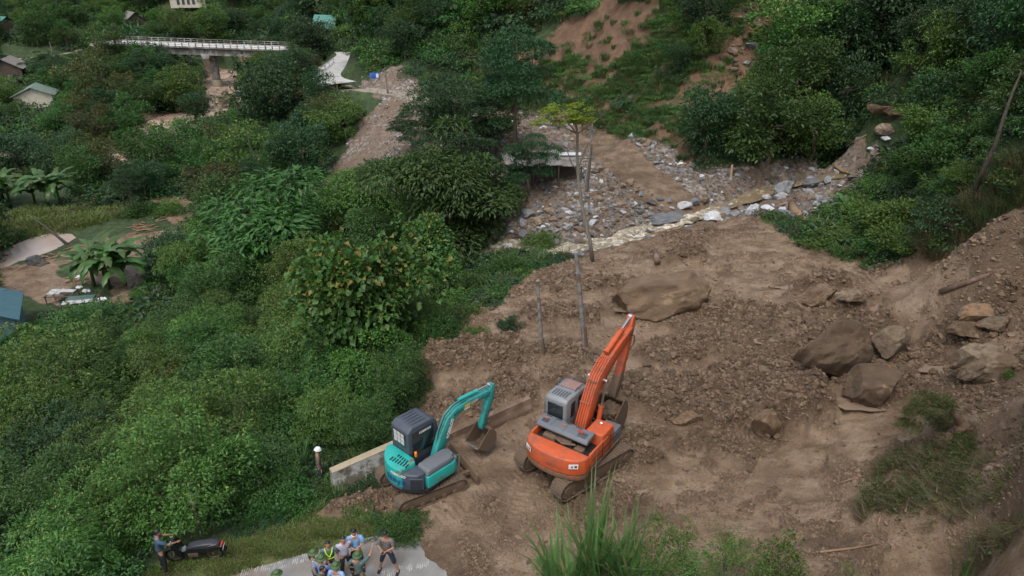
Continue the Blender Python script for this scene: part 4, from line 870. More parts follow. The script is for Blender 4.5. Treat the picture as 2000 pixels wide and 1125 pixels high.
def scatter(ntry, sel, kinds, rad, maker, group, label, limit, name, cat, kh, dmin=.8, aspr=(.75, 1.05), seed=1):
    g = random.Random(seed); made = 0
    for _ in range(ntry):
        if made >= limit: break
        a = g.uniform(-.80, .66); r = math.exp(g.uniform(math.log(16), math.log(260))); x, y = r*math.sin(a), r*math.cos(a)
        z = hz(x, y); px, py, dep = project(x, y, z)
        if not (-120 < px < 2120 and -60 < py < 1300): continue
        if not sel(float(px), float(py), r): continue
        if not veg_ok(np.array([x]), np.array([y]))[0]: continue
        if maker == 'bush' and zone(scar, np.array([x]), np.array([y]))[0] > .5: continue
        Rr = rad(g, r); asp = g.uniform(*aspr)
        cpx, cpy, dep = project(x, y, z+kh*Rr*asp); rp = Rr*FPX/dep
        if blocked(float(cpx), float(cpy), rp, rp*asp): continue
        if any((x-t[0])**2+(y-t[1])**2 < (dmin*(Rr+t[2])*.62)**2 for t in TREES): continue
        k = g.choice(kinds)
        (put_tree if maker == 'tree' else put_bush)(0, 0, 0, k, asp, name, label, cat, group, rnd=g, world=(x, y, z, Rr)); made += 1
    print('scatter', name, group, made)
scatter(7000, lambda px, py, r: px < 850 and py > 400 and r < 72, ['nearfine', 'nearbright', 'nearfine', 'mangolight', 'nearbright'], lambda g, r: g.uniform(1.3, 2.4), 'tree', 'tall trees of the slope between the road and the valley floor', 'one of many tall leafy trees on the slope between the road and the valley floor', 75, 'slope_tree', 'tree', 1.3, seed=12, dmin=1.05, aspr=(.8, 1.1))
scatter(9000, lambda px, py, r: px < 680 and r > 60 and py > 90, ['round', 'bright', 'darkround', 'darkround', 'blue', 'olive', 'round', 'feather'], lambda g, r: g.uniform(1.4, 3.0), 'tree', 'trees filling the valley left of the landslide', 'one of many mixed broadleaf trees crowding the valley floor left of the landslide', 200, 'valley_tree', 'tree', 1.2, seed=2)
scatter(9000, lambda px, py, r: px < 1200 and r > 105 and py < 190, ['round', 'darkround', 'bright', 'blue'], lambda g, r: g.uniform(2.0, 3.6), 'tree', 'trees on the hillside beyond the bridge and far road', 'one of many bushy trees on the far hillside beyond the bridge and the far road', 200, 'hillside_tree', 'tree', 1.1, seed=3, dmin=.72)
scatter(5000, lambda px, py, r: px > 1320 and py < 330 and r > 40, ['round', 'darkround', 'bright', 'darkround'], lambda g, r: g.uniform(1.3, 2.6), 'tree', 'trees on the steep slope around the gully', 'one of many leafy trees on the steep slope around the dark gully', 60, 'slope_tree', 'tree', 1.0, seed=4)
scatter(6000, lambda px, py, r: px < 860 and py > 470 and r < 75, ['nearmid', 'nearbright', 'nearmid', 'nearheart', 'tips', 'nearbright'], lambda g, r: g.uniform(.7, 1.7), 'bush', 'shrubs of the thicket between the road and the valley floor', 'one of many tangled green shrubs in the thicket between the road and the valley floor', 170, 'thicket_shrub', 'shrub', .4, seed=5, dmin=.75, aspr=(.6, 1.1))
scatter(6000, lambda px, py, r: px > 860 and py < 330 and r > 55, ['mid', 'bright', 'blue', 'olive', 'dark'], lambda g, r: g.uniform(.7, 1.7), 'bush', 'shrubs on the scarred hillside', 'one of many small shrubs dotted over the scarred hillside right of the far road', 130, 'hillside_shrub', 'shrub', .35, seed=6)
scatter(3000, lambda px, py, r: px > 1540 and 180 < py < 520 and r < 56, ['nearmid', 'nearbright', 'dark'], lambda g, r: g.uniform(.7, 1.5), 'bush', 'shrubs covering the right spur', 'one of many creeper-covered shrubs on the spur at the right', 70, 'spur_shrub', 'shrub', .4, seed=8, dmin=.7)

# ------------------------------------------------------------------ ground cover nobody could count: instanced tufts on scattered points
def instancer(name, protos, P, S, RZ, label, TILT=None, seed=0):
    cc = bpy.data.collections.new(name+'_kinds')
    for i, m_ in enumerate(protos):
        o = bpy.data.objects.new(name+'_kind', m_); cc.objects.link(o)
    me = bpy.data.meshes.new(name); me.vertices.add(len(P)); me.vertices.foreach_set('co', np.asarray(P, np.float32).ravel())
    for nm, arr, ty in (('sc', S, 'FLOAT'), ('rz', RZ, 'FLOAT'), ('kind', np.random.default_rng(seed).integers(0, len(protos), len(P)), 'INT')):
        a_ = me.attributes.new(nm, ty, 'POINT'); a_.data.foreach_set('value', np.asarray(arr, np.float32 if ty == 'FLOAT' else np.int32))
    if TILT is None: TILT = np.zeros((len(P), 2))
    a_ = me.attributes.new('tilt', 'FLOAT_VECTOR', 'POINT'); a_.data.foreach_set('vector', np.column_stack([TILT, RZ]).astype(np.float32).ravel())
    o = bpy.data.objects.new(name, me); col.objects.link(o)
    ng = bpy.data.node_groups.new(name, 'GeometryNodeTree'); ng.interface.new_socket('Geometry', in_out='INPUT', socket_type='NodeSocketGeometry'); ng.interface.new_socket('Geometry', in_out='OUTPUT', socket_type='NodeSocketGeometry')
    N = ng.nodes; Lk = ng.links; gi = N.new('NodeGroupInput'); go = N.new('NodeGroupOutput')
    ci = N.new('GeometryNodeCollectionInfo'); ci.inputs['Collection'].default_value = cc; ci.inputs['Separate Children'].default_value = True; ci.inputs['Reset Children'].default_value = True
    ip = N.new('GeometryNodeInstanceOnPoints'); ip.inputs['Pick Instance'].default_value = True
    def na(nm, ty):
        q = N.new('GeometryNodeInputNamedAttribute'); q.data_type = ty; q.inputs['Name'].default_value = nm; return [s for s in q.outputs if s.enabled and s.name == 'Attribute'][0]
    Lk.new(gi.outputs[0], ip.inputs['Points']); Lk.new(ci.outputs[0], ip.inputs['Instance']); Lk.new(na('kind', 'INT'), ip.inputs['Instance Index'])
    er = N.new('FunctionNodeEulerToRotation'); Lk.new(na('tilt', 'FLOAT_VECTOR'), er.inputs[0]); Lk.new(er.outputs[0], ip.inputs['Rotation'])
    Lk.new(na('sc', 'FLOAT'), ip.inputs['Scale']); Lk.new(ip.outputs[0], go.inputs[0])
    md = o.modifiers.new('scatter', 'NODES'); md.node_group = ng
    return tag(o, label, kind='stuff')
def mat_patch(seed, leaf, n=420, ls=.16):
    g = np.random.default_rng(seed); r = np.sqrt(g.random(n)); a = g.uniform(0, 6.28, n); hgt = .30*(1-r**2)+.16*np.sin(r*7+seed+a*2)
    P = np.stack([r*np.cos(a), r*np.sin(a), hgt+g.uniform(-.08, .14, n)], 1); D = np.stack([np.cos(a), np.sin(a), g.normal(-.15, .4, n)], 1)+g.normal(0, .5, (n, 3))
    Nn = np.stack([.5*r*np.cos(a), .5*r*np.sin(a), np.ones(n)], 1)+g.normal(0, .3, (n, 3)); L = ls*g.uniform(.6, 1.3, n)
    return me_from('tuft', leaves(P, D, Nn, L, L*.6), [LM[leaf]])
def grass_patch(seed, leaf, n=110, h=.9, w=.035, spread=.5, curve=.5):
    g = np.random.default_rng(seed); V = []; F = []
    for i in range(n):
        r = spread*math.sqrt(g.random()); a = g.uniform(0, 6.28); b0 = np.array([r*math.cos(a), r*math.sin(a), 0]); a2 = a+g.normal(0, .7); d = np.array([math.cos(a2), math.sin(a2), 0]); H_ = h*g.uniform(.5, 1.15); c_ = curve*g.uniform(.3, 1.2); s = np.array([-d[1], d[0], 0])*w
        o = len(V)
        for t in (0, .4, .75, 1):
            p = b0+d*c_*H_*t*t+np.array([0, 0, H_*(t-.35*c_*t*t*t)]); ww = (1-t**1.5)*.9+.1
            if t < 1: V += [p-s*ww, p+s*ww]
            else: V += [p]
        F += [(o, o+1, o+3, o+2), (o+2, o+3, o+5, o+4), (o+4, o+5, o+6)]
    return me_from('tuft', (np.array(V), F), [LM[leaf]])
g_ = np.random.default_rng(77)
def spread(n, r0, r1, a0=-.82, a1=.74):
    a = g_.uniform(a0, a1, n); r = np.exp(g_.uniform(math.log(r0), math.log(r1), n)); x = r*np.sin(a); y = r*np.cos(a)
    return x, y, r
x, y, r = spread(26000, 13, 330)
k = veg_ok(x, y) & ((zone(scar, x, y) < .4))
grassy = (in_poly(x, y, wl([(960,110),(1260,-5),(1500,-5),(1440,130),(1330,200),(1340,310),(1150,225),(950,190)])))
pxs_, pys_, dps_ = project(x, y, HZ(x, y)+.25*np.clip(r*.021, .45, 3.6)); pxt_, pyt_, _q = project(x, y, HZ(x, y)+.6*np.clip(r*.021, .45, 3.6)); rd_ = np.clip(r*.021, .45, 3.6)*.8*FPX/dps_
for P_ in CLEAR[:7]+CLEAR[14:28]+CLEAR[-3:]:
    for ox in (-1, 0, 1): k = k & ~in_poly(pxs_+ox*rd_, pys_, P_) & ~in_poly(pxt_, pyt_, P_)
kk = k & ~(grassy & (fbm(x*.3, y*.3, 3, 5) > .35)); x1, y1, r1 = x[kk], y[kk], r[kk]
instancer('undergrowth', [mat_patch(1, 'mid', 900, .10), mat_patch(2, 'bright', 900, .10), mat_patch(3, 'dark', 900, .10), mat_patch(4, 'mid', 500, .15), mat_patch(5, 'blue', 800, .11), mat_patch(6, 'mid', 900, .10), mat_patch(7, 'dark', 800, .10), grass_patch(8, 'grass', 60, .8, .03, .5, .8), mat_patch(9, 'blue', 160, .30), mat_patch(10, 'olive', 700, .10), grass_patch(11, 'dry', 30, .8, .02, .5, .8)],
   np.stack([x1, y1, HZ(x1, y1)-.05], 1), np.clip(r1*.021, .45, 3.6)*g_.uniform(.5, 1.5, len(x1)), g_.uniform(0, 6.28, len(x1)), 'tangled creepers and low leafy growth covering the slopes')
x, y, r = spread(34000, 45, 160, -.1, .5); k = (zone(grav, x, y) < .3) & (zone(mud, x, y) < .3) & in_poly(x, y, wl([(940,120),(1230,-10),(1530,-10),(1500,60),(1440,150),(1340,210),(1340,320),(1250,290),(1150,225),(940,190)])) & ((zone(scar, x, y) < .4) | (g_.random(len(x)) < .12)); x, y, r = x[k], y[k], r[k]
instancer('hillside_grass', [grass_patch(1, 'grass', 110, .8), grass_patch(2, 'grass', 110, .9), grass_patch(3, 'dry', 60, .8), grass_patch(4, 'grass', 90, .8), mat_patch(12, 'bright', 500, .12), mat_patch(13, 'mid', 500, .12)], np.stack([x, y, HZ(x, y)-.05], 1), np.clip(r*.012, .5, 2)*g_.uniform(.6, 1.3, len(x)), g_.uniform(0, 6.28, len(x)), 'rough tall grass on the landslide scarred hillside')
# ------------------------------------------------------------------ mesh builder for hard things
def textobj(name, s, size, m, parent, loc, rot, extrude=.004, align='CENTER', shear=0, space=1.0):
    cu_ = bpy.data.curves.new(name, 'FONT'); cu_.body = s; cu_.size = size; cu_.extrude = extrude; cu_.align_x = align; cu_.align_y = 'CENTER'; cu_.shear = shear; cu_.space_character = space; cu_.offset = size*.02
    t = bpy.data.objects.new(name, cu_); col.objects.link(t); bpy.context.view_layer.update()
    me = bpy.data.meshes.new_from_object(t.evaluated_get(bpy.context.evaluated_depsgraph_get())); bpy.data.objects.remove(t)
    me.name = name; me.materials.clear(); me.materials.append(m)
    o = bpy.data.objects.new(name, me); col.objects.link(o); o.parent = parent; o.location = loc
    o.rotation_euler = rot.to_euler() if isinstance(rot, Matrix) else rot; return o
def face_rot(normal, up=(0, 0, 1)):
    z = Vector(normal).normalized(); x = Vector(up).cross(z).normalized(); y = z.cross(x); return Matrix((x, y, z)).transposed()
MUDC = (.135, .088, .055)
M_teal = simple('paint_teal', (.020, .335, .300), .38, var=.22, scale=2.5, dirt=MUDC, dirtamt=.18)
M_teal_b = simple('paint_teal_worn', (.028, .27, .25), .5, var=.3, scale=4, dirt=(.05,.16,.14), dirtamt=.3)
M_navy = simple('plastic_slate', (.055, .065, .085), .5, var=.25, scale=4, dirt=(.12, .10, .08), dirtamt=.05)
M_orange = simple('paint_orange', (.50, .088, .026), .5, var=.3, scale=2.6, dirt=(.30, .085, .045), dirtamt=.35)
M_orange_m = simple('paint_orange_muddy', (.42, .085, .030), .6, var=.3, scale=2.2, dirt=MUDC, dirtamt=.75)
M_grey = simple('plastic_grey', (.115, .125, .14), .55, var=.2, scale=5, dirt=(.17, .14, .11), dirtamt=.1)
M_cabg = simple('paint_cab_grey', (.19, .205, .22), .45, var=.15, scale=4, dirt=(.15, .12, .09), dirtamt=.3)
M_track = simple('track_steel_muddy', (.085, .065, .050), .8, var=.45, scale=7, bmp=.6, dirt=(.125, .085, .055), dirtamt=.7)
M_mudst = simple('steel_muddy', (.10, .075, .055), .7, var=.4, scale=6, bmp=.8, dirt=MUDC, dirtamt=.8)
M_black = simple('black_rubber', (.018, .018, .02), .6, var=.3)
M_chrome = simple('chrome_rod', (.75, .76, .78), .15, metal=1, var=.05)
M_glass = simple('dark_glass', (.02, .026, .03), .06, var=.2, spec=.9)
M_white = simple('white_sticker', (.72, .72, .70), .5, var=.1)
M_blue = simple('blue_lettering', (.012, .05, .24), .45, var=.1)
M_red = simple('red_paint', (.40, .03, .02), .5, var=.2)
M_yel = simple('yellow_plate', (.62, .40, .03), .5, var=.15)
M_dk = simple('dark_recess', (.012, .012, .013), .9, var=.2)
def track(parent, cx, cy, L, Hh, W, rot, n=44):
    """one crawler: belt of shoes round sprocket and idler; local x is forward"""
    e = empty('crawler_track'); e.parent = parent; e.rotation_euler = (0, 0, rot); M = Matrix.Rotation(rot, 3, 'Z'); e.location = M @ Vector((cx, cy, 0))
    r = Hh/2; st_ = L-2*r; per = 2*st_+2*math.pi*r; mb = MB()
    for i in range(n):
        s_ = per*i/n
        if s_ < st_: x, z, a = -st_/2+s_, Hh, 0
        elif s_ < st_+math.pi*r: q = (s_-st_)/r; x, z, a = st_/2+r*math.sin(q), r+r*math.cos(q), q
        elif s_ < 2*st_+math.pi*r: x, z, a = st_/2-(s_-st_-math.pi*r), 0, math.pi
        else: q = (s_-2*st_-math.pi*r)/r; x, z, a = -st_/2-r*math.sin(q), r-r*math.cos(q), math.pi+q
        nx, nz = math.sin(a), math.cos(a); x -= nx*.02; z -= nz*.02
        mb.box((x, 0, z), (per/n*.93, W, .035), ry=a); mb.box((x+nx*.03, 0, z+nz*.03), (per/n*.18, W*.98, .035), ry=a)
    mb.build('belt', M_track, e, .006, 1)
    MB().prism([(-st_/2, .09), (st_/2, .09), (st_/2+r*.4, Hh*.35), (st_/2+r*.3, Hh-.14), (-st_/2-r*.3, Hh-.14), (-st_/2-r*.4, Hh*.35)], -W*.36, W*.36).build('track_frame', M_mudst, e, .02)
    for sx, nm in ((-1, 'sprocket'), (1, 'idler')):
        b2 = MB().cyl((sx*st_/2, -W*.42, r), (sx*st_/2, W*.42, r), r-.06, seg=22).cyl((sx*st_/2, -W*.47, r), (sx*st_/2, W*.47, r), (r-.06)*.5, seg=14)
        b2.build(nm, M_mudst, e, .012, 1)
    for k in range(5): 
        x = -st_/2+st_*(k+.5)/5; MB().cyl((x, -W*.44, .13), (x, W*.44, .13), .09).build('roller', M_mudst, e, .01, 1)
    return e
def cylinder(parent, a, b_, r, mbar, rodfrac=.45, name='hydraulic_cylinder'):
    a = Vector(a); b_ = Vector(b_); m = a.lerp(b_, 1-rodfrac)
    o = MB().cyl(a, m, r).cyl(m-(b_-a).normalized()*.06, m, r*1.25).build(name, mbar, parent, .006, 1)
    MB().cyl(m, b_, r*.5).cyl(b_+Vector((0, -.07, 0)), b_+Vector((0, .07, 0)), r*.9).build('piston_rod', M_chrome, o); return o
def bucket(parent, piv, ang, W, S, m, name='bucket'):
    """open bucket in the x,z plane, hinge at piv; ang turns it; S is its size"""
    out = [(0, 0), (.28, .06), (.62, -.06), (.92, -.42), (.95, -.80), (.70, -1.08), (.30, -1.15), (-.12, -1.12)]
    inn = [(.06, -.08), (.30, -.05), (.56, -.15), (.82, -.46), (.84, -.78), (.64, -.98), (.28, -1.05), (-.10, -1.08)]
    def T2(p): c_, s_ = math.cos(ang), math.sin(ang); return (piv[0]+(p[0]*c_-p[1]*s_)*S, piv[1]+(p[0]*s_+p[1]*c_)*S)
    O = [T2(p) for p in out]; I = [T2(p) for p in inn]; mb = MB()
    for k in range(len(O)-1): mb.prism([O[k], O[k+1], I[k+1], I[k]], -W/2, W/2)
    for sy in (-1, 1): mb.prism(O, sy*W/2-.015, sy*W/2+.015)
    bk = mb.build(name, m, parent, .006, 1)
    tip = Vector((O[-1][0], 0, O[-1][1])); d = (tip-Vector((O[-2][0], 0, O[-2][1]))).normalized()
    for k in range(5):
        y = -W*.44+W*.88*k/4; P = tip+Vector((0, y, 0)); q = d.to_track_quat('Z', 'Y').to_matrix().to_4x4()
        t = MB(); t.box((0, 0, .06), (.09, .07, .17), taper=.45); t.bm.transform(Matrix.Translation(P) @ q); t.build('bucket_tooth', simpleT, bk, .008, 1)
    return bk, O
simpleT = simple('worn_tooth_steel', (.42, .41, .40), .4, metal=.6, var=.3)
def arc_outline(r, a0, a1, n): return [(r*math.cos(R(a0+(a1-a0)*k/n)), r*math.sin(R(a0+(a1-a0)*k/n))) for k in range(n+1)]

# ================= teal excavator =================
HT = R(46); tc = (-3.33, 21.05); tz = hz(*tc)
tz = float(np.median(HZ(np.array([-4.5,-3.9,-3.3,-2.7,-2.3]), np.array([20.4,20.2,21,21.4,21.2]))))+.03
te = empty('excavator', (tc[0], tc[1], tz), HT, 'teal compact excavator with slate cab and lettering on its tail, beside the concrete barrier', 'excavator')
TR = R(31)-HT
track(te, 0, -.88, 2.72, .60, .46, TR); track(te, 0, .88, 2.72, .60, .46, TR)
Mr = Matrix.Rotation(TR, 4, 'Z')
mb = MB(); mb.box((0, 0, .42), (1.3, 1.4, .26)); mb.box((0, 0, .60), (.9, .9, .14)); mb.bm.transform(Mr); mb.build('undercarriage', M_mudst, te, .03)
MB().cyl((0, 0, .58), (0, 0, .76), .5, seg=28).build('slew_ring', M_dk, te)
bl = MB(); bl.prism([(1.72, .06), (1.66, .28), (1.74, .52), (1.82, .52), (1.76, .28), (1.84, .06)], -1.12, 1.12); bl.box((1.3, .55, .3), (1.0, .14, .16)); bl.box((1.3, -.55, .3), (1.0, .14, .16)); bl.bm.transform(Mr); bl.build('dozer_blade', M_mudst, te, .012, 1)
deck = [(1.02, .95), (1.02, -.6), (.75, -1.05)]+[(p[0], p[1]) for p in arc_outline(1.24, -68-180+60, -292+60+180, 1)][:0]
rear = arc_outline(1.27, 118, 242, 18)       # from left side round the rear to the right side
MB().slab([(1.05, 1.0), (.1, 1.08)]+rear+[(.1, -1.08), (.85, -1.02), (1.05, -.4)], .74, .86).build('deck_plate', M_dk, te, .01)
k0 = 12
leftp = rear[:k0+1]; rightp = rear[k0:]
prof = [(-.42, 1.06), (-.5, 1.1)]+leftp+[(-.45, rear[k0][1]), (-.40, .6)]
hood = MB().slab([(-.40, 1.08)]+leftp+[(-.50, leftp[-1][1]), (-.38, -.25)], .86, 1.62, .055).build('engine_hood', M_teal, te, .055, 3)
MB().slab([(p[0]*1.006, p[1]*1.006) for p in leftp]+[(leftp[-1][0]*.96, leftp[-1][1]*.96)]+[(p[0]*.97, p[1]*.97) for p in leftp[::-1]][1:], .80, .87).build('bumper_strip', M_navy, te, .01)
MB().slab(rightp[:5]+[(-.55, -1.0), (-.45, -.40), (-.62, rear[k0][1])], .84, 1.50, .04).build('corner_panel', M_navy, te, .05, 3)
pn = MB()
a_ = R(225); c_ = Vector((1.262*math.cos(a_), 1.262*math.sin(a_), 1.13)); pn.box(c_*1.0, (.04, .50, .48), rz=a_)
pnl = pn.build('radiator_grille', M_navy, te, .012)
gr = MB()
for k in range(9): gr.box((c_[0]*1.018, c_[1]*1.018, .93+k*.05), (.03, .42, .012), rz=a_)
gr.build('grille_slats', M_dk, pnl)
MB().slab([(-.56, -1.12), (-.56, -.42), (.82, -.42), (1.0, -.62), (.95, -.98), (.70, -1.12)], .84, 1.34, .02).build('side_panel', M_teal, te, .05, 3)
MB().slab([(-.56, -1.10), (-.56, -.44), (.74, -.44), (.92, -.62), (.86, -.94), (.62, -1.10)], 1.34, 1.58, .10).build('side_hood', M_grey, te, .07, 3)
MB().tube([(.98, -1.0, .9), (1.02, -1.0, 1.4), (.6, -1.08, 1.55)], .018).build('handrail', M_cabg, te)
sl = MB()
for k in range(7): sl.box((-.98+.02*k, .34-.12*k, 1.635), (.20, .045, .012), rz=.25)
for k in range(5): sl.box((-.72, .28-.12*k, 1.637), (.12, .045, .012), rz=.25)
sl.build('hood_vents', M_dk, te)
# writing on the tail
def tail_text(s, size, m, deg, z, nm='lettering', sh=0, curve_r=1.285, spread_=None):
    n_ = len(s); stp = (spread_ or size*.62)/curve_r
    for i, ch in enumerate(s):
        a = R(deg)+(i-(n_-1)/2)*stp; nrm = Vector((math.cos(a), math.sin(a), .05))
        o_ = textobj('letter', ch, size, m, te, (math.cos(a)*curve_r, math.sin(a)*curve_r, z), face_rot(nrm), .004, shear=sh)
tail_text('KOBELCO', .13, M_white, 193, 1.40, curve_r=1.275, spread_=.095)
tail_text('Shhya', .29, M_blue, 188, 1.17, curve_r=1.305, spread_=.185, sh=.1)
st_ = MB(); a2 = R(218); st_.box((1.27*math.cos(a2), 1.27*math.sin(a2), .93), (.02, .16, .07), rz=a2); st_.build('warning_sticker', simple('sticker_orange', (.6, .25, .08), .5), te)
# cab
cb = MB(); cb.prism([(-.42, .86), (.95, .86), (1.10, 1.45), (.92, 2.45), (.70, 2.62), (-.22, 2.66), (-.42, 2.48)], .06, 1.04)
cab = cb.build('cab', M_navy, te, .07, 3)
MB().box((-.405, .55, 2.10), (.06, .72, .62)).build('window', M_glass, cab, .03)
cc_ = simple('pale_window_paper', (.50, .47, .46), .6, var=.25, scale=12)
wp = MB()
for a3, b3 in ((0, 0), (1, 0), (2, 0), (0, 1), (2, 1), (0, 2), (1, 2), (2, 2), (1, 1)): wp.box((-.440, .76-.20*a3, 2.30-.16*b3), (.006, .17, .135))
wp.build('window_paper', cc_, cab)
MB().box((.25, .055, 1.95), (1.0, .03, .95)).build('window', M_glass, cab, .02)
MB().box((.25, 1.045, 1.95), (1.0, .03, .95)).build('window', M_glass, cab, .02)
MB().prism([(.99, 1.5), (1.125, 1.45), (.95, 2.42), (.86, 2.35)], .14, .96).build('windscreen', M_glass, cab, .02)
rb = MB()
for y in (.24, .40, .56, .72, .88): rb.box((.22, y, 2.665), (.62, .035, .02))
rb.build('roof_ribs', M_navy, cab, .006, 1)
textobj('lettering', 'KOBELCO', .12, M_white, cab, (.35, .035, 2.30), face_rot((0, -1, 0)), .003)
MB().cyl((-.30, -.18, 1.6), (-.30, -.18, 1.80), .05).build('beacon', simple('amber_lens', (.75, .22, .02), .3), te, .01)
# boom, stick, bucket: side profiles in the boom's own plane, y offset -.25
yb = -.25
def off(o): o.location = Vector(o.location)+Vector((0, yb, 0)); return o
boomT = MB().prism([(.30, 1.05), (.60, 1.00), (.95, 1.55), (1.28, 2.45), (1.62, 2.78), (2.3, 2.86), (3.15, 2.80), (3.30, 2.95), (3.20, 3.10), (2.2, 3.18), (1.50, 3.12), (1.08, 2.84), (.72, 2.2)], -.13, .13).build('boom', M_teal_b, te, .02); off(boomT)
lk = MB().box((.35, 0, .98), (.5, .42, .34)).build('boom_bracket', M_mudst, te, .03); off(lk)
for yy in (-.06, 0, .06):
    p = MB().tube([(.55, yy, 1.65), (.75, yy, 2.35), (1.05, yy, 2.97), (1.5, yy, 3.24), (2.1, yy, 3.28)], .02).build('hydraulic_hose', M_teal_b if yy else M_black, boomT); 
cA = cylinder(te, (1.75, 0, 3.38), (3.35, 0, 3.28), .075, M_teal, .42); off(cA)
cB = cylinder(te, (.75, 0, .95), (1.42, 0, 2.5), .07, M_teal_b, .5); off(cB)
stick = MB().prism([(3.18, 2.78), (3.38, 3.30), (3.52, 3.28), (3.50, 2.75), (3.02, 1.28), (2.80, 1.22), (2.78, 1.42), (3.04, 2.2)], -.11, .11).build('stick', M_teal_b, te, .015); off(stick)
cC = cylinder(te, (3.60, 0, 2.8), (3.10, 0, 1.45), .055, M_mudst, .5); off(cC)
bkt, O = bucket(te, (2.92, 1.30), R(-38), .72, .80, M_mudst); off(bkt)
lnk = MB().tube([(3.10, .1, 1.45), (3.22, .1, 1.18), (3.05, .1, 1.05)], .04).tube([(3.10, -.1, 1.45), (3.22, -.1, 1.18), (3.05, -.1, 1.05)], .04).build('bucket_link', M_mudst, te); off(lnk)
textobj('lettering', 'KOBELCO', .17, M_white, boomT, (1.02, -.156, 2.30), face_rot((0, -1, 0)) @ Matrix.Rotation(R(66), 3, 'Z'), .003)
MB().box((2.05, -.156, 3.0), (.26, .006, .13), ry=-.03).build('yellow_plate', M_yel, boomT)
MB().box((2.42, -.156, 3.0), (.36, .006, .12), ry=-.03).build('name_plate', simple('pale_pink_plate', (.45, .33, .30), .6, var=.3, scale=14), boomT)
MB().box((2.02, -.156, 2.88), (.30, .006, .05), ry=-.03).build('white_plate', M_white, boomT)
for k in range(4):
    q = MB(); x0 = 1.40+.12*k; z0 = 2.92+.02*k; q.box((x0, -.157, z0), (.075, .006, .014), ry=-.4); q.box((x0, -.157, z0), (.014, .006, .085), ry=-.4); q.box((x0+.01, -.157, z0-.035), (.06, .006, .012), ry=-.4); q.build('painted_character', M_dk, boomT)

def fit_arm(objs, foot, sx, sz):
    M_ = Matrix.Translation((foot[0], 0, foot[1])) @ Matrix.Diagonal((sx, 1, sz, 1)) @ Matrix.Translation((-foot[0], 0, -foot[1]))
    for o in objs:
        for q in [o]+list(o.children): q.data.transform(M_)
fit_arm([boomT, cA, cB, stick, cC], (.45, 1.05), .985, .86); fit_arm([lnk, bkt], (2.92, 1.05), 1.0, .94)
# ================= orange excavator =================
HO = R(55); oc = (2.36, 22.08); oz = float(np.median(HZ(np.array([1.6, 2.2, 2.7, 3.3, 4.0]), np.array([21.5, 21.6, 22.4, 22.2, 23.0]))))+.03
oe = empty('excavator', (oc[0], oc[1], oz), HO, 'larger orange excavator with grey cab and open engine cover, standing on the mud slide', 'excavator')
TO = R(38.5)-HO
track(oe, 0, -1.05, 3.75, .80, .56, TO, 46); track(oe, 0, 1.05, 3.75, .80, .56, TO, 46)
Mo = Matrix.Rotation(TO, 4, 'Z')
mb = MB(); mb.box((0, 0, .52), (1.7, 1.7, .30)); mb.box((0, 0, .72), (1.1, 1.1, .16)); mb.bm.transform(Mo); mb.build('undercarriage', M_mudst, oe, .03)
MB().cyl((0, 0, .72), (0, 0, .92), .6, seg=28).build('slew_ring', M_dk, oe)
MB().slab([(1.55, 1.22), (-1.0, 1.25), (-1.2, 1.1), (-1.2, -1.1), (-1.0, -1.25), (1.35, -1.25), (1.4, -.35), (1.55, 0)], .90, 1.04).build('deck_plate', M_orange_m, oe, .02)
# counterweight, curved in plan
outer = [(-1.12, 1.27), (-1.38, 1.24), (-1.62, 1.06), (-1.78, .72), (-1.86, .3), (-1.88, 0), (-1.86, -.3), (-1.78, -.72), (-1.62, -1.06), (-1.38, -1.24), (-1.12, -1.27)]
cwm = MB(); cwm.slab(outer+[(-1.12, 0)], 1.06, 1.72, .02); cw = cwm.build('counterweight', M_orange, oe, .06, 3)
MB().slab([(p[0]*.985, p[1]*.985) for p in outer]+[(-1.0, 0)], .82, 1.06, -.01).build('counterweight_foot', M_orange_m, oe, .04, 2)
for y_, a_ in ((.96, 148), (-.93, 214)):
    nrm = Vector((math.cos(R(a_)), math.sin(R(a_)), 0)); px_ = -1.70 if y_ > 0 else -1.715
    lb = MB(); lb.box((0, 0, 0), (.34, .19, .012)); lb.bm.transform(Matrix.Translation((px_, y_, 1.50)) @ face_rot(nrm).to_4x4()); q = lb.build('warning_label', M_white, cw)
    tri = MB(); tri.poly([(-.1, -.05, .009), (.0, -.05, .009), (-.05, .05, .009)], [(0, 1, 2)]); tri.box((.08, 0, .009), (.09, .10, .003)); tri.bm.transform(Matrix.Translation((px_, y_, 1.50)) @ face_rot(nrm).to_4x4()); tri.build('warning_symbol', M_navy, q)
textobj('lettering', 'HITACHI', .17, simple('faded_lettering', (.40, .10, .05), .6), cw, (-1.895, -.2, 1.36), face_rot((-1, -.08, 0)), .004)
# engine bay and its slate cover
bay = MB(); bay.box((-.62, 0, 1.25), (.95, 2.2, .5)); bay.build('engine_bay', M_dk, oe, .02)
en = MB(); en.box((-.85, .55, 1.6), (.35, .5, .28)); en.cyl((-.75, -.3, 1.58), (-.75, .3, 1.58), .14); en.tube([(-1.0, .8, 1.55), (-.9, .4, 1.75), (-.95, 0, 1.6), (-.85, -.5, 1.7)], .05); en.box((-.9, -.7, 1.58), (.3, .35, .22)); en.build('engine', M_mudst, oe, .02)
for y_ in (1.20, -1.22): MB().box((-.45, y_, 1.46), (1.35, .08, .60)).build('side_panel', M_orange, oe, .02)
cvm = MB(); cvm.prism([(-.30, -.03), (.30, -.03), (.34, .04), (.25, .15), (-.20, .17), (-.34, .08)], -1.08, 1.08); cvm.bm.transform(Matrix.Translation((-.60, .08, 1.96)) @ Euler((0, R(-10), R(-1))).to_matrix().to_4x4()); cov = cvm.build('engine_cover', M_grey, oe, .035, 3)
vt = MB()
for k in range(6): vt.box((-.06, -.78-.055*k+.15, .172), (.26, .022, .012))
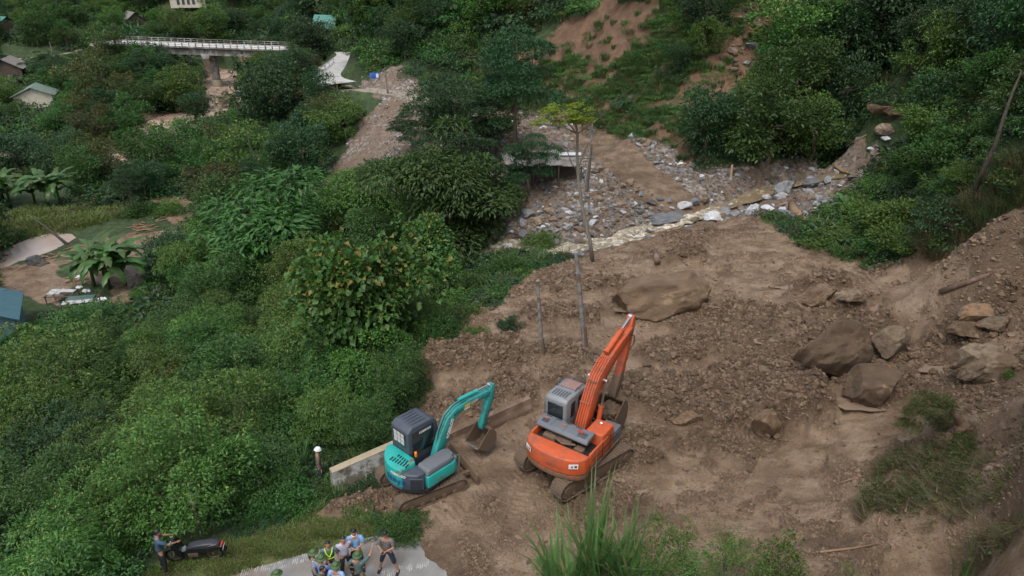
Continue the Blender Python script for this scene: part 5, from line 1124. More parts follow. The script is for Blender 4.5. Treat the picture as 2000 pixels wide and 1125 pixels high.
for k in range(5): vt.box((-.06, .70+.055*k, .172), (.22, .022, .012))
for k in range(4): 
    for j in range(4): vt.box((.20, .72-.42*k+.06*j, .163), (.05, .028, .014))
vt.bm.transform(Matrix.Translation((-.60, .08, 1.96)) @ Euler((0, R(-10), R(-1))).to_matrix().to_4x4()); vt.build('vent_slats', M_dk, cov)
se = MB()
for k in (-.58, -.04, .5): se.box((0, k, .166), (.50, .012, .010))
se.bm.transform(Matrix.Translation((-.60, .08, 1.96)) @ Euler((0, R(-10), R(-1))).to_matrix().to_4x4()); se.build('cover_seams', M_navy, cov)
rd = MB(); rd.box((.05, -.62, .175), (.10, .22, .012)); rd.bm.transform(Matrix.Translation((-.60, .08, 1.96)) @ Euler((0, R(-10), R(-1))).to_matrix().to_4x4()); rd.build('cover_latch', M_red, cov)
rw = MB()
for k in range(2): rw.box((.05, .85-.75*k, .175), (.08, .17, .010))
rw.bm.transform(Matrix.Translation((-.60, .08, 1.96)) @ Euler((0, R(-10), R(-1))).to_matrix().to_4x4()); rw.build('cover_mark', simple('faded_red_mark', (.30, .10, .07), .6, var=.3, scale=20), cov)
# right side tank and toolbox
MB().slab([(-.20, -1.24), (-.20, -.50), (.72, -.50), (.72, -1.24)], 1.04, 1.98, .03).build('fuel_tank', M_orange, oe, .06, 3)
MB().cyl((.35, -.85, 1.98), (.35, -.85, 2.09), .055).build('filler_cap', M_chrome, oe)
MB().slab([(.76, -1.22), (.76, -.55), (1.36, -.55), (1.36, -1.22)], 1.04, 1.55, .03).build('toolbox', M_grey, oe, .03)
MB().box((.0, -1.262, 1.42), (1.9, .012, .02)).build('panel_seam', M_dk, oe)
for xx in (-.22, .35): MB().box((xx, -1.27, 1.42), (.016, .012, .7)).build('panel_seam', M_dk, oe)
# cab
cbp = [(-.22, 1.02), (1.42, 1.02), (1.55, 1.55), (1.38, 2.72), (1.22, 2.82), (-.10, 2.86), (-.22, 2.74)]
cabo = MB().prism(cbp, .30, 1.24).build('cab', M_cabg, oe, .06, 3)
MB().box((-.225, .77, 2.30), (.04, .66, .62)).build('window', M_glass, cabo, .05)
MB().box((.95, .295, 2.25), (.62, .03, .80)).build('window', M_glass, cabo, .03); MB().box((.25, .295, 2.30), (.30, .03, .62)).build('window', M_glass, cabo, .03)
MB().box((.85, 1.245, 2.20), (.85, .03, .95)).build('window', M_glass, cabo, .03); MB().box((.10, 1.245, 2.30), (.34, .03, .62)).build('window', M_glass, cabo, .03)
MB().prism([(1.48, 1.7), (1.56, 1.6), (1.42, 2.68), (1.34, 2.62)], .38, 1.16).build('windscreen', M_glass, cabo, .02)
MB().box((.90, .77, 2.865), (.55, .66, .03)).build('roof_hatch', simple('hatch_rusty', (.24, .15, .13), .5, var=.35, scale=6), cabo, .02)
rr2 = MB().tube([(.55, .40, 2.87), (.6, .38, 2.96), (1.3, .38, 2.90), (1.3, 1.16, 2.90), (.6, 1.16, 2.96), (.55, 1.14, 2.87)], .02)
for k in range(6): rr2.box((.18, .5+.11*k, 2.872), (.42, .03, .014))
rr2.build('roof_guard', M_navy, cabo)
MB().tube([(1.42, 1.34, 1.05), (1.35, 1.34, 2.2), (.9, 1.34, 2.55), (.1, 1.34, 2.55), (-.02, 1.34, 2.3), (-.02, 1.34, 1.1)], .028).build('guard_rail', M_navy, oe)
MB().box((.1, .75, 1.75), (.18, .42, .62)).build('seat', M_black, cabo, .05)
# boom etc in plane y=-.10
yo = -.12
def offo(o): o.location = Vector(o.location)+Vector((0, yo, 0)); return o
bo = MB().prism([(-.05, 1.45), (.30, 1.38), (.55, 1.75), (1.15, 2.95), (1.75, 3.45), (2.6, 3.95), (3.45, 4.45), (3.55, 4.62), (3.42, 4.74), (2.4, 4.42), (1.50, 4.05), (1.0, 3.72), (.62, 3.15), (.22, 2.2)], -.21, .21).build('boom', M_orange, oe, .02); offo(bo)
for yy in (-.15, -.05, .05, .15):
    MB().tube([(.02, yy, 1.9), (.22, yy, 2.45), (.58, yy, 3.22), (.95, yy, 3.80), (1.45, yy, 4.14), (1.7, yy*.7, 4.24)], .024).build('hydraulic_pipe', M_orange, bo)
for q in ((.38, 2.78), (.78, 3.58)): MB().box((q[0], 0, q[1]), (.05, .40, .08), ry=-1.1).build('pipe_clamp', M_orange_m, bo, .005, 1)
MB().cyl((1.28, -.34, 3.42), (1.28, .34, 3.42), .08).build('boom_pin', M_orange_m, bo, .01)
MB().tube([(1.65, .1, 4.15), (1.5, .35, 4.35), (1.25, .45, 4.3), (1.3, .25, 4.05), (1.45, .05, 4.05)], .02).build('hydraulic_hose', M_black, bo)
MB().tube([(3.2, -.24, 4.5), (3.5, -.27, 4.3), (3.55, -.25, 3.9), (3.3, -.2, 3.7)], .02).build('hydraulic_hose', M_black, bo)
c0s = []
for sy in (-.33, .33):
    c0 = cylinder(oe, (.78, sy, 1.2), (1.28, sy, 3.42), .095, M_orange, .48); offo(c0); c0s.append(c0)
c1 = cylinder(oe, (1.75, 0, 4.36), (3.62, 0, 5.12), .11, M_orange, .38); offo(c1)
so_ = MB().prism([(3.36, 4.45), (3.56, 5.14), (3.70, 5.16), (3.78, 4.72), (3.05, 2.35), (2.66, 1.68), (2.46, 1.72), (2.46, 1.95), (3.10, 3.4)], -.15, .15).build('stick', M_orange, oe, .02); offo(so_)
mdy = MB().prism([(3.10, 2.75), (3.06, 2.34), (2.67, 1.66), (2.45, 1.70), (2.44, 1.96), (2.84, 2.80)], -.158, .158).build('muddy_stick_end', M_mudst, oe, .02); offo(mdy)
c2 = cylinder(oe, (3.75, 0, 4.2), (2.98, 0, 2.1), .08, M_orange_m, .4); offo(c2)
bko, O2 = bucket(oe, (2.55, 1.72), R(-48), 1.05, 1.05, M_mudst); offo(bko)
l2 = MB().tube([(2.98, .14, 2.1), (3.1, .14, 1.75), (2.85, .14, 1.45)], .05).tube([(2.98, -.14, 2.1), (3.1, -.14, 1.75), (2.85, -.14, 1.45)], .05).build('bucket_link', M_mudst, oe); offo(l2)
fit_arm([bo]+c0s+[c1, so_, mdy, c2], (.1, 1.45), 1.05, .91); bko.location.x += .12; l2.location.x += .12; bko.location.z -= .02
# mud heaped in the bucket
def lump(name, c, r, m, seed, amp=.25, sub=4, sc=(1, 1, 1), label=None, cat=None):
    bm = bmesh.new(); bmesh.ops.create_icosphere(bm, subdivisions=sub, radius=1)
    V = np.array([v.co[:] for v in bm.verts]); nn = fbm(V[:, 0]*2.2+seed+5, V[:, 1]*2.2+V[:, 2]*1.7+9, 4, seed)-.5; n2 = vnoise(V[:, 0]*7+20, V[:, 1]*7+V[:, 2]*6+20, seed+3)-.5
    V = V*(1+amp*2*nn+amp*.5*n2)[:, None]*np.array(sc)*r
    for v, p in zip(bm.verts, V): v.co = p
    me = bpy.data.meshes.new(name); bm.to_mesh(me); bm.free(); me.materials.append(m); me.polygons.foreach_set('use_smooth', np.ones(len(me.polygons), bool))
    o = bpy.data.objects.new(name, me); col.objects.link(o); o.location = c; return tag(o, label, cat)
M_clod = simple('dark_mud', (.105, .068, .040), .8, var=.5, scale=6, bmp=1.0)
fO = Vector((math.cos(HO), math.sin(HO), 0)); rO = Vector((fO[1], -fO[0], 0))
mc = Vector(oc+(0,))+fO*2.54-rO*yo*1.0+Vector((0, 0, oz+.98))
lump('mud_load', mc, .52, M_clod, 5, .30, 5, (1, .95, .85), 'heap of wet mud carried in the bucket of the orange excavator', 'mud')
# ------------------------------------------------------------------ people
def skinmesh(name, V, E, Rr, m, parent=None, sub=1, root=0):
    me = bpy.data.meshes.new(name); me.from_pydata([tuple(v) for v in V], E, []); o = bpy.data.objects.new(name, me); col.objects.link(o)
    sk = o.modifiers.new('s', 'SKIN'); sk.use_smooth_shade = True; sk.branch_smoothing = .6
    if not me.skin_vertices: 
        bpy.context.view_layer.objects.active = o; bpy.ops.mesh.customdata_skin_add()
    for i, r in enumerate(Rr): me.skin_vertices[0].data[i].radius = r if isinstance(r, tuple) else (r, r); me.skin_vertices[0].data[i].use_root = (i == root)
    ss = o.modifiers.new('u', 'SUBSURF'); ss.levels = sub; ss.render_levels = sub
    bpy.context.view_layer.update(); m2 = bpy.data.meshes.new_from_object(o.evaluated_get(bpy.context.evaluated_depsgraph_get())); bpy.data.objects.remove(o)
    m2.name = name; m2.materials.clear(); m2.materials.append(m); m2.polygons.foreach_set('use_smooth', np.ones(len(m2.polygons), bool))
    q = bpy.data.objects.new(name, m2); col.objects.link(q); q.parent = parent; return q
M_skin = simple('skin', (.36, .185, .115), .55, var=.08, scale=8); M_hair = simple('black_hair', (.012, .011, .011), .45, var=.3)
M_pith = simple('green_helmet', (.055, .105, .035), .65, var=.2, scale=6); M_whelm = simple('white_helmet', (.75, .77, .80), .3, var=.05)
M_blk = simple('black_cloth', (.014, .014, .018), .8, var=.3); M_nvy = simple('navy_cloth', (.016, .022, .045), .8, var=.3)
_cl = {}
def cloth(c):
    if c not in _cl: _cl[c] = simple('cloth', c, .85, var=.15, scale=9, bmp=.3)
    return _cl[c]
def checkmat(name, a, b_, sc):
    m, n, b = mat(name); co = objco(n); ch = node(n, 'ShaderNodeTexChecker', Scale=sc); n.links.new(co, ch.inputs[0]); ch.inputs['Color1'].default_value = (*a, 1); ch.inputs['Color2'].default_value = (*b_, 1); n.links.new(ch.outputs[0], b.inputs['Base Color']); b.inputs['Roughness'].default_value = .85; return m
ARMS = { # elbow, wrist, palm direction for the right side (x out, y forward, z up), from the shoulder at (.19,0,1.36)
 'down': ((.25, -.03, 1.08), (.26, .05, .84), (0, .15, -1)), 'behind': ((.27, -.13, 1.10), (.10, -.19, .93), (-1, -.1, -.2)), 'fold': ((.26, .06, 1.10), (.02, .22, 1.04), (-1, .1, .05)),
 'front': ((.25, .08, 1.10), (.07, .26, 1.10), (-.4, 1, .2)), 'raised': ((.34, .20, 1.50), (.40, .30, 1.76), (.1, .3, 1)), 'reach': ((.27, .22, 1.18), (.22, .46, 1.10), (-.1, 1, -.1)), 'chin': ((.24, .12, 1.14), (.08, .20, 1.36), (-.3, .2, 1)), 'hip': ((.33, -.05, 1.12), (.20, .06, .98), (-.7, .4, -.5))}
def person(pos, face, label, shirt, pants, head='hair', arms=('down', 'down'), hgt=1.66, sleeve='short', shorts=False, shoes=None, bend=0.0, look=0.0, stance=.10, extras=(), lean=0.0, step=0.0, group=None, helmet=None):
    root = empty('person', pos, 0, label, 'person', group); root.rotation_euler = (0, 0, R(face)-math.pi/2); s = hgt/1.66; root.scale = (s, s, s)
    V, E, Rd = [], [], []
    def add(p, r, par=None):
        V.append(Vector(p)); Rd.append(r); i = len(V)-1
        if par is not None: E.append((par, i))
        return i
    B = lambda p: (p[0], p[1]+bend*max(0, p[2]-.95)+lean*0, p[2])
    hip = add((0, 0, .93), (.125, .095)); ws = add(B((0, .0, 1.06)), (.12, .085), hip); ch = add(B((0, 0, 1.26)), (.145, .10), ws); nb = add(B((0, 0, 1.39)), (.07, .065), ch); nk = add(B((0, .01, 1.45)), .052, nb); hd0 = add(B((0, .03, 1.53)), .055, nk)
    J = {}
    for sd, nm in ((1, arms[0]), (-1, arms[1])):
        el, wr, pd = ARMS[nm]; f = lambda p: B((p[0]*sd, p[1], p[2])); pd = Vector((pd[0]*sd, pd[1], pd[2])).normalized()
        sh = add(f((.185, 0, 1.355)), .058, ch); e_ = add(f(el), .040, sh); w_ = add(f(wr), .027, e_); W = V[w_]; pm = add(W+pd*.055, (.034, .02), w_)
        side = pd.cross(Vector((0, 0, 1)) if abs(pd.z) < .8 else Vector((0, 1, 0))).normalized(); cu = side.cross(pd).normalized()
        for k, ln in enumerate((.058, .068, .064, .05)):
            b0 = add(W+pd*.095+side*(.026-.0175*k), .0088, pm); b1 = add(W+pd*(.095+ln*.55)+side*(.028-.018*k)-cu*.010, .008, b0); add(W+pd*(.095+ln*.9)+side*(.028-.018*k)-cu*.032, .0068, b1)
        t0 = add(W+pd*.035+side*.038, .0105, pm); add(W+pd*.075+side*.058-cu*.015, .0085, t0); J[sd] = (V[sh].copy(), V[e_].copy(), V[w_].copy())
    L_ = {}
    for sd in (1, -1):
        h_ = add((.085*sd, 0, .86), .088, hip); kn = add((.10*sd+stance*.35*sd, .03+step*sd*.5, .48), .056, h_); an = add((.10*sd+stance*.7*sd, step*sd, .09), .036, kn); hl = add((.10*sd+stance*.7*sd, .05+step*sd, .04), .034, an); add((.10*sd+stance*.8*sd, .15+step*sd, .03), (.036, .026), hl)
        L_[sd] = (V[h_].copy(), V[kn].copy(), V[an].copy())
    body = skinmesh('body', V, E, Rd, M_skin, root, 1)
    # head joined to the body surface
    H0 = Vector(B((0, .045, 1.585))); bm = bmesh.new(); bm.from_mesh(body.data)
    def blob(c, r, sub=2, fn=None):
        t = bmesh.ops.create_icosphere(bm, subdivisions=sub, radius=1)['verts']
        for v in t:
            p = v.co.copy(); p = fn(p) if fn else p; v.co = Vector((c[0]+p.x*r[0], c[1]+p.y*r[1], c[2]+p.z*r[2]))
        return t
    rot_l = Matrix.Rotation(look, 3, 'X')
    nose_f0 = len(bm.faces)
    def hp(p): return H0+rot_l @ Vector(p)
    blob((0, 0, 0), (1, 1, 1), 3, lambda p: hp((p.x*.074*(1-.22*max(0, -p.z)), p.y*.092+(.012 if p.y > 0 and p.z < 0 else 0), p.z*.112)))
    blob(hp((0, .098, -.012)), (.012, .016, .020), 1)
    for sd in (1, -1): blob(hp((.075*sd, -.005, -.005)), (.010, .018, .028), 1)
    for f in bm.faces: f.smooth = True
    bm.to_mesh(body.data); bm.free()
    fe = MB()
    for sd in (1, -1): fe.cyl(hp((.028*sd, .083, .012)), hp((.028*sd, .090, .012)), .010, .008, 8); fe.box(hp((.029*sd, .088, .034)), (.03, .006, .007))
    fe.build('eyes', M_hair, root)
    MB().box(hp((0, .091, -.052)), (.042, .006, .010)).build('mouth', simple('lips', (.22, .08, .06), .6) if 'M_lips' not in globals() else M_lips, root)
    # hair, hat
    def cap(name, m, r, cut, up=0, brim=None, flat=1.0, back=0.0):
        bm = bmesh.new(); t = bmesh.ops.create_uvsphere(bm, u_segments=24, v_segments=16, radius=1)['verts']
        bmesh.ops.delete(bm, geom=[v for v in t if v.co.z < cut+(.55*v.co.y if not brim else 0)], context='VERTS')
        for v in bm.verts:
            p = v.co; k = 1+.04*math.sin(p.x*9+p.y*7) if not brim else 1
            v.co = hp((p.x*r[0]*k, p.y*r[1]*k-.008-back, p.z*r[2]*flat*k+up))
        bmesh.ops.solidify(bm, geom=bm.faces[:], thickness=.006)
        if brim:
            n_ = 28; vv = []
            for rr_, zz in ((r[0]*.94, brim[1]), (brim[0], brim[2]), (brim[0]*.99, brim[2]-.008), (r[0]*.9, brim[1]-.012)):
                vv.append([bm.verts.new(hp((math.cos(6.2832*k/n_)*rr_, math.sin(6.2832*k/n_)*rr_*1.14-.008, zz))) for k in range(n_)])
            for a in range(3):
                for k in range(n_): bm.faces.new((vv[a][k], vv[a][(k+1) % n_], vv[a+1][(k+1) % n_], vv[a+1][k]))
        for f in bm.faces: f.smooth = True
        bmesh.ops.recalc_face_normals(bm, faces=bm.faces)
        me = bpy.data.meshes.new(name); bm.to_mesh(me); bm.free(); me.materials.append(m); o = bpy.data.objects.new(name, me); col.objects.link(o); o.parent = root; return o
    cap('hair', M_hair, (.082, .100, .120), .02, .004)
    if head == 'pith': cap('helmet', M_pith, (.105, .118, .118), .12, .012, brim=(.158, .028, -.012))
    if head == 'white': cap('helmet', M_whelm, (.108, .125, .122), .10, .010, brim=(.128, .024, .012))
    if head == 'tail':
        cap('helmet', M_pith, (.105, .118, .118), .12, .012, brim=(.158, .028, -.012)); MB().tube([hp((0, -.09, -.02)), hp((0, -.14, -.12)), hp((0, -.12, -.30))], [.03, .035, .012]).build('ponytail', M_hair, root)
    # shirt: torso and sleeves in one shell
    SV = [Vector((0, 0, .90)), Vector((0, 0, .98)), Vector(B((0, 0, 1.08))), Vector(B((0, 0, 1.27))), Vector(B((0, 0, 1.39)))]; SE = [(0, 1), (1, 2), (2, 3), (3, 4)]; SR = [(.150, .118), (.150, .118), (.145, .112), (.168, .122), (.085, .08)]
    for sd in (1, -1):
        a, b_, c_ = J[sd]; i = len(SV); SV += [a, a.lerp(b_, .55)]; SR += [.076, .070]; SE += [(3, i), (i, i+1)]
        if sleeve == 'long': SV += [b_, b_.lerp(c_, .92)]; SR += [.054, .042]; SE += [(i+1, i+2), (i+2, i+3)]
        else: SV += [a.lerp(b_, .86)]; SR += [.066]; SE += [(i+1, i+2)]
    skinmesh('shirt', SV, SE, SR, shirt, root, 1)
    # trousers
    TV = [Vector((0, 0, .97)), Vector((0, 0, .90))]; TE = [(0, 1)]; TR_ = [(.142, .108), (.146, .112)]
    for sd in (1, -1):
        a, b_, c_ = L_[sd]; i = len(TV); TV += [a, b_]; TR_ += [.102, .076]; TE += [(1, i), (i, i+1)]
        if shorts: TV += [b_.lerp(c_, .22)]; TR_ += [.078]; TE += [(i+1, i+2)]
        else: TV += [b_.lerp(c_, .5), b_.lerp(c_, .97)]; TR_ += [.066, .058]; TE += [(i+1, i+2), (i+2, i+3)]
    skinmesh('shorts' if shorts else 'trousers', TV, TE, TR_, pants, root, 1)
    for sd in (1, -1):
        c_ = L_[sd][2]; sb = MB(); sb.box((c_.x, c_.y+.055, .035), (.095, .27, .07), taper=.8)
        if shoes == 'boots': sb.cyl((c_.x, c_.y, .04), (c_.x, c_.y, .30), .058, .062, 12)
        sb.build('boot' if shoes == 'boots' else 'shoe', M_boot if shoes == 'boots' else M_blk, root, .02)
    if 'vest' in extras:
        VV = [Vector((0, 0, .94)), Vector(B((0, 0, 1.08))), Vector(B((0, 0, 1.27))), Vector(B((0, 0, 1.385)))]; skinmesh('safety_vest', VV, [(0, 1), (1, 2), (2, 3)], [(.160, .130), (.156, .124), (.180, .134), (.10, .092)], cloth((.03, .13, .075)), root, 1)
        for sd in (1, -1): MB().tube([B((.12*sd, .06, 1.44)), B((.085*sd, .135, 1.30)), B((0, .142, 1.13))], .018, 6).build('reflective_band', M_lime, root)
        MB().tube([B((.165*math.cos(a), .132*math.sin(a), 1.06)) for a in np.linspace(0, 6.2832, 20)], .014, 6).build('reflective_band', M_lime, root)
    if 'collar' in extras: MB().tube([B((.075*math.cos(a), .075*math.sin(a)+.005, 1.43)) for a in np.linspace(0, 6.2832, 14)], .014, 6).build('collar', M_white, root)
    if 'phone' in extras: MB().box(B((0, .36, 1.13)), (.075, .14, .012), rx=.4).build('phone', M_blk, root, .005)
    return root
M_boot = simple('pink_boots', (.34, .09, .095), .6, var=.25); M_lime = simple('lime_reflective', (.62, .85, .05), .5, var=.05); M_lips = simple('lips', (.22, .08, .06), .6)
def ph(px, py, h=1.60, gz=None):
    p = at_z(px, py, h+.02); z = road_z(p[0], p[1]) if gz is None else gz; p = at_z(px, py, h+z); return (float(p[0]), float(p[1]), z)
def gp(px, py): p = G(px, py); return tuple(p)
blue = cloth((.10, .22, .46)); lblue = cloth((.26, .42, .70)); sky_b = cloth((.17, .36, .62)); lil = cloth((.40, .38, .46)); slate = cloth((.05, .085, .15)); gg = cloth((.075, .12, .12)); brown = cloth((.13, .095, .07)); nav = cloth((.03, .04, .10))
plaid = checkmat('plaid_cloth', (.06, .05, .06), (.20, .17, .17), 26); chk = checkmat('striped_cloth', (.10, .08, .07), (.42, .38, .36), 22)
GRP = 'people standing together on the concrete road'
person(gp(628, 944), 20, 'person in a white helmet, brown jacket and pink boots beside the concrete barrier', brown, M_nvy, 'white', ('down', 'down'), sleeve='long', shoes='boots', look=-.15, shorts=True)
pm_ = G(323, 1118); person((pm_.x, pm_.y, hz(pm_.x, pm_.y)), 42, 'person in a slate blue shirt and black trousers holding the motorbike handlebar', slate, M_blk, 'hair', ('reach', 'reach'), hgt=1.68, look=-.2, bend=.08)
person(ph(608, 1074, 1.64), 25, 'person with a ponytail, green helmet and striped shirt at the left of the group', chk, M_blk, 'tail', ('down', 'hip'), 1.60, sleeve='long', group=GRP)
person(ph(625, 1088, 1.66), 62, 'person in a green helmet and royal blue shirt with a hand to the chin', blue, M_nvy, 'pith', ('chin', 'down'), 1.67, group=GRP)
person(ph(627, 1110, 1.56), 10, 'bare-headed person in a dark navy shirt in front of the royal blue shirt', nav, M_nvy, 'hair', ('front', 'down'), 1.60, group=GRP)
person(ph(640, 1060, 1.60), -75, 'person in a green safety vest with lime stripes', cloth((.10, .15, .18)), M_nvy, 'hair', ('down', 'down'), 1.66, extras=('vest',), look=-.1, group=GRP)
person(ph(669, 1051, 1.60), -62, 'person in a pale lilac shirt and black trousers with hands behind the back', lil, M_blk, 'hair', ('behind', 'behind'), 1.68, look=-.15, step=.06, group=GRP)
person(ph(691, 1038, 1.60), -80, 'person in a light blue polo shirt with white collar, arms folded low', sky_b, M_nvy, 'hair', ('fold', 'fold'), 1.70, extras=('collar',), look=-.35, group=GRP)
person(ph(697, 1082, 1.64), 78, 'person in a green helmet and grey-green shirt raising one arm', gg, M_blk, 'pith', ('raised', 'hip'), 1.66, look=.1, group=GRP)
person(ph(753, 1042, 1.60), -100, 'person in a plaid shirt, dark shorts and sandals looking at a phone', plaid, M_nvy, 'hair', ('front', 'front'), 1.70, shorts=True, extras=('phone',), look=-.5, stance=.28, group=GRP)
person(ph(654, 1103, 1.64), 80, 'person in a green helmet and pale blue shirt, seen from behind in the group', lblue, M_nvy, 'pith', ('down', 'down'), 1.66, group=GRP)
person(ph(537, 1117, 1.64), 35, 'person in a green helmet and pale blue shirt standing apart left of the group', lblue, M_nvy, 'pith', ('down', 'down'), 1.64, group=GRP)
person(ph(621, 1128, 1.64), 60, 'green helmet of a person at the bottom edge below the navy shirt', gg, M_nvy, 'pith', ('down', 'down'), 1.64, group=GRP)
person(ph(706, 1129, 1.64), 90, 'green helmet of a person at the bottom edge below the raised arm', gg, M_nvy, 'pith', ('down', 'down'), 1.64, group=GRP)

# ------------------------------------------------------------------ motorbike
pr = G(417, 1092); pf = G(352, 1098); hd = math.atan2(pf.y-pr.y, pf.x-pr.x); pc = (pr+pf)/2
mo = empty('motorbike', (pc.x, pc.y, hz(pc.x, pc.y)), hd, 'black motorbike with a white number plate parked on the grass beside the thicket', 'motorbike'); mo.rotation_euler = (R(-7), 0, hd)
def wheel(x):
    a = np.linspace(0, 2*math.pi, 28, endpoint=False); bm = MB(); P = [(x+.27*math.cos(t), 0, .31+.27*math.sin(t)) for t in a]; P.append(P[0]); w_ = bm.tube(P, .045, 8).build('wheel', M_black, mo)
    rm = MB(); rm.tube([(x+.22*math.cos(t), 0, .31+.22*math.sin(t)) for t in np.linspace(0, 2*math.pi, 24)], .014, 6); rm.cyl((x, -.05, .31), (x, .05, .31), .045)
    for k in range(6): t = k*math.pi/3; rm.cyl((x, 0, .31), (x+.21*math.cos(t), 0, .31+.21*math.sin(t)), .009, seg=6)
    rm.build('rim', M_mudst, w_)
wheel(.62); wheel(-.60)
M_bb = simple('black_gloss', (.015, .015, .018), .25, var=.2); M_sil = simple('silver_trim', (.45, .50, .52), .3, metal=.5, var=.15)
MB().prism([(-.85, .78), (-.62, .86), (-.10, .80), (.12, .72), (.12, .62), (-.55, .62), (-.9, .70)], -.13, .13).build('seat', simple('seat_vinyl', (.035, .036, .045), .45, var=.15), mo, .045, 3)
MB().prism([(-.98, .70), (-.60, .66), (.15, .64), (.30, .45), (.28, .34), (-.10, .30), (-.45, .42), (-.85, .52)], -.11, .11).build('body_panel', M_bb, mo, .04, 3)
MB().prism([(.28, .42), (.42, .38), (.60, .92), (.52, 1.02), (.44, .96)], -.19, .19).build('leg_shield', M_bb, mo, .03)
MB().box((.30, 0, .55), (.22, .16, .10), ry=.5).build('frame_trim', M_sil, mo, .02); MB().box((.53, 0, .98), (.20, .30, .16), ry=.4).build('headlamp_cowl', M_bb, mo, .04, 3)
MB().tube([(.38, -.34, 1.02), (.46, -.2, 1.07), (.48, 0, 1.05), (.46, .2, 1.07), (.38, .34, 1.02)], .016).build('handlebar', M_bb, mo)
for y in (-.25, .25): m_ = MB(); m_.tube([(.46, y, 1.07), (.44, y*1.25, 1.22)], .008); m_.box((.44, y*1.3, 1.25), (.02, .12, .08)); m_.build('mirror', M_sil, mo)
for y in (-.07, .07): MB().cyl((.50, y, .85), (.63, y, .31), .025).build('fork', M_sil, mo)
MB().prism([(.40, .60), (.62, .66), (.86, .56), (.90, .45), (.84, .52), (.62, .61)], -.06, .06).build('mudguard', M_bb, mo, .01)
MB().tube([(.10, -.12, .28), (-.25, -.15, .24), (-.75, -.17, .34)], [.025, .03, .05]).build('exhaust', M_sil, mo); MB().box((0, 0, .36), (.34, .24, .22)).build('engine', M_mudst, mo, .03)
MB().tube([(-.55, -.16, .80), (-.80, -.14, .84), (-.92, 0, .86), (-.80, .14, .84), (-.55, .16, .80)], .016).build('grab_rail', M_bb, mo)
pl = MB().box((-.98, 0, .58), (.012, .19, .15), ry=-.25).build('number_plate', M_white, mo)
MB().box((-.955, 0, .74), (.06, .18, .07)).build('tail_light', M_red, mo, .01); MB().prism([(-.95, .66), (-1.05, .42), (-1.02, .40), (-.90, .60)], -.08, .08).build('rear_mudguard', M_bb, mo)
for i, s_ in enumerate(('29', '318')): textobj('plate_digits', s_, .065, M_blk, pl, (-.992-.012*i*0+.016*(i-.5)*1.0, 0, .612-.062*i), face_rot((-1, 0, .25)), .001)
# ------------------------------------------------------------------ rocks
def rockmesh(seed, sub=3, cuts=9, flat=.75, rough_=.10):
    g = np.random.default_rng(seed); bm = bmesh.new(); bmesh.ops.create_icosphere(bm, subdivisions=sub, radius=1); V = np.array([v.co[:] for v in bm.verts])
    for _ in range(cuts):
        n_ = unit(g.normal(size=3)); d_ = g.uniform(.45, .85); k = V@n_-d_; V = V-np.where(k > 0, k, 0)[:, None]*n_*.96
    V = V*(1+rough_*(fbm(V[:, 0]*3+seed+9, V[:, 1]*3+V[:, 2]*2+7, 3, seed % 50)-.5)[:, None]*2); V = V*(1+.05*(vnoise(V[:, 0]*9+seed, V[:, 1]*9+V[:, 2]*8+40, 3)-.5))[:, None]*np.array([1.15, .85, flat])
    for v, p in zip(bm.verts, V): v.co = p
    me = bpy.data.meshes.new('rock'); bm.to_mesh(me); bm.free(); return me
def rockmat(name, c1, c2, mud_, amt):
    m, n, b = mat(name); co = objco(n); oi = n.nodes.new('ShaderNodeObjectInfo'); a = ramp(n, noise(n, 1.6, 7, .65, co), [(.35, c1), (.65, c2)])
    h = n.nodes.new('ShaderNodeHueSaturation'); n.links.new(a, h.inputs['Color']); n.links.new(mth(n, 'ADD', .6, mth(n, 'MULTIPLY', oi.outputs['Random'], .75)), h.inputs['Value'])
    d = ramp(n, noise(n, 1.1, 6, .7, co), [(.60-amt*.3, (0,)), (.68-amt*.3, (1,))]); n.links.new(mixc(n, d, h.outputs[0], mud_), b.inputs['Base Color']); b.inputs['Roughness'].default_value = .8
    bump(n, b, noise(n, 5, 9, .75, co), 1.0, .12); return m
RM_grey = rockmat('grey_stone', (.13, .14, .15), (.27, .28, .29), (.17, .12, .085), .25); RM_white = rockmat('white_stone', (.36, .37, .39), (.58, .59, .60), (.25, .2, .15), .12); RM_tan = rockmat('tan_stone', (.17, .13, .09), (.30, .24, .18), (.15, .10, .065), .45)
RM_mud = rockmat('mud_covered_stone', (.115, .072, .040), (.21, .140, .086), (.30, .21, .13), .05); RM_tanm = rockmat('muddy_tan_stone', (.15, .11, .07), (.26, .20, .14), (.15, .10, .06), .5); RM_dark = rockmat('dark_slate', (.05, .055, .06), (.11, .115, .12), (.12, .09, .06), .3)
def rockset(m, n_, s0, **kw):
    L = []
    for s in range(n_): me = rockmesh(s0+s, **kw); me.materials.append(m); L.append(me)
    return L
RS = {'grey': rockset(RM_grey, 5, 10), 'white': rockset(RM_white, 4, 30), 'tan': rockset(RM_tan, 5, 50), 'dark': rockset(RM_dark, 3, 70)}
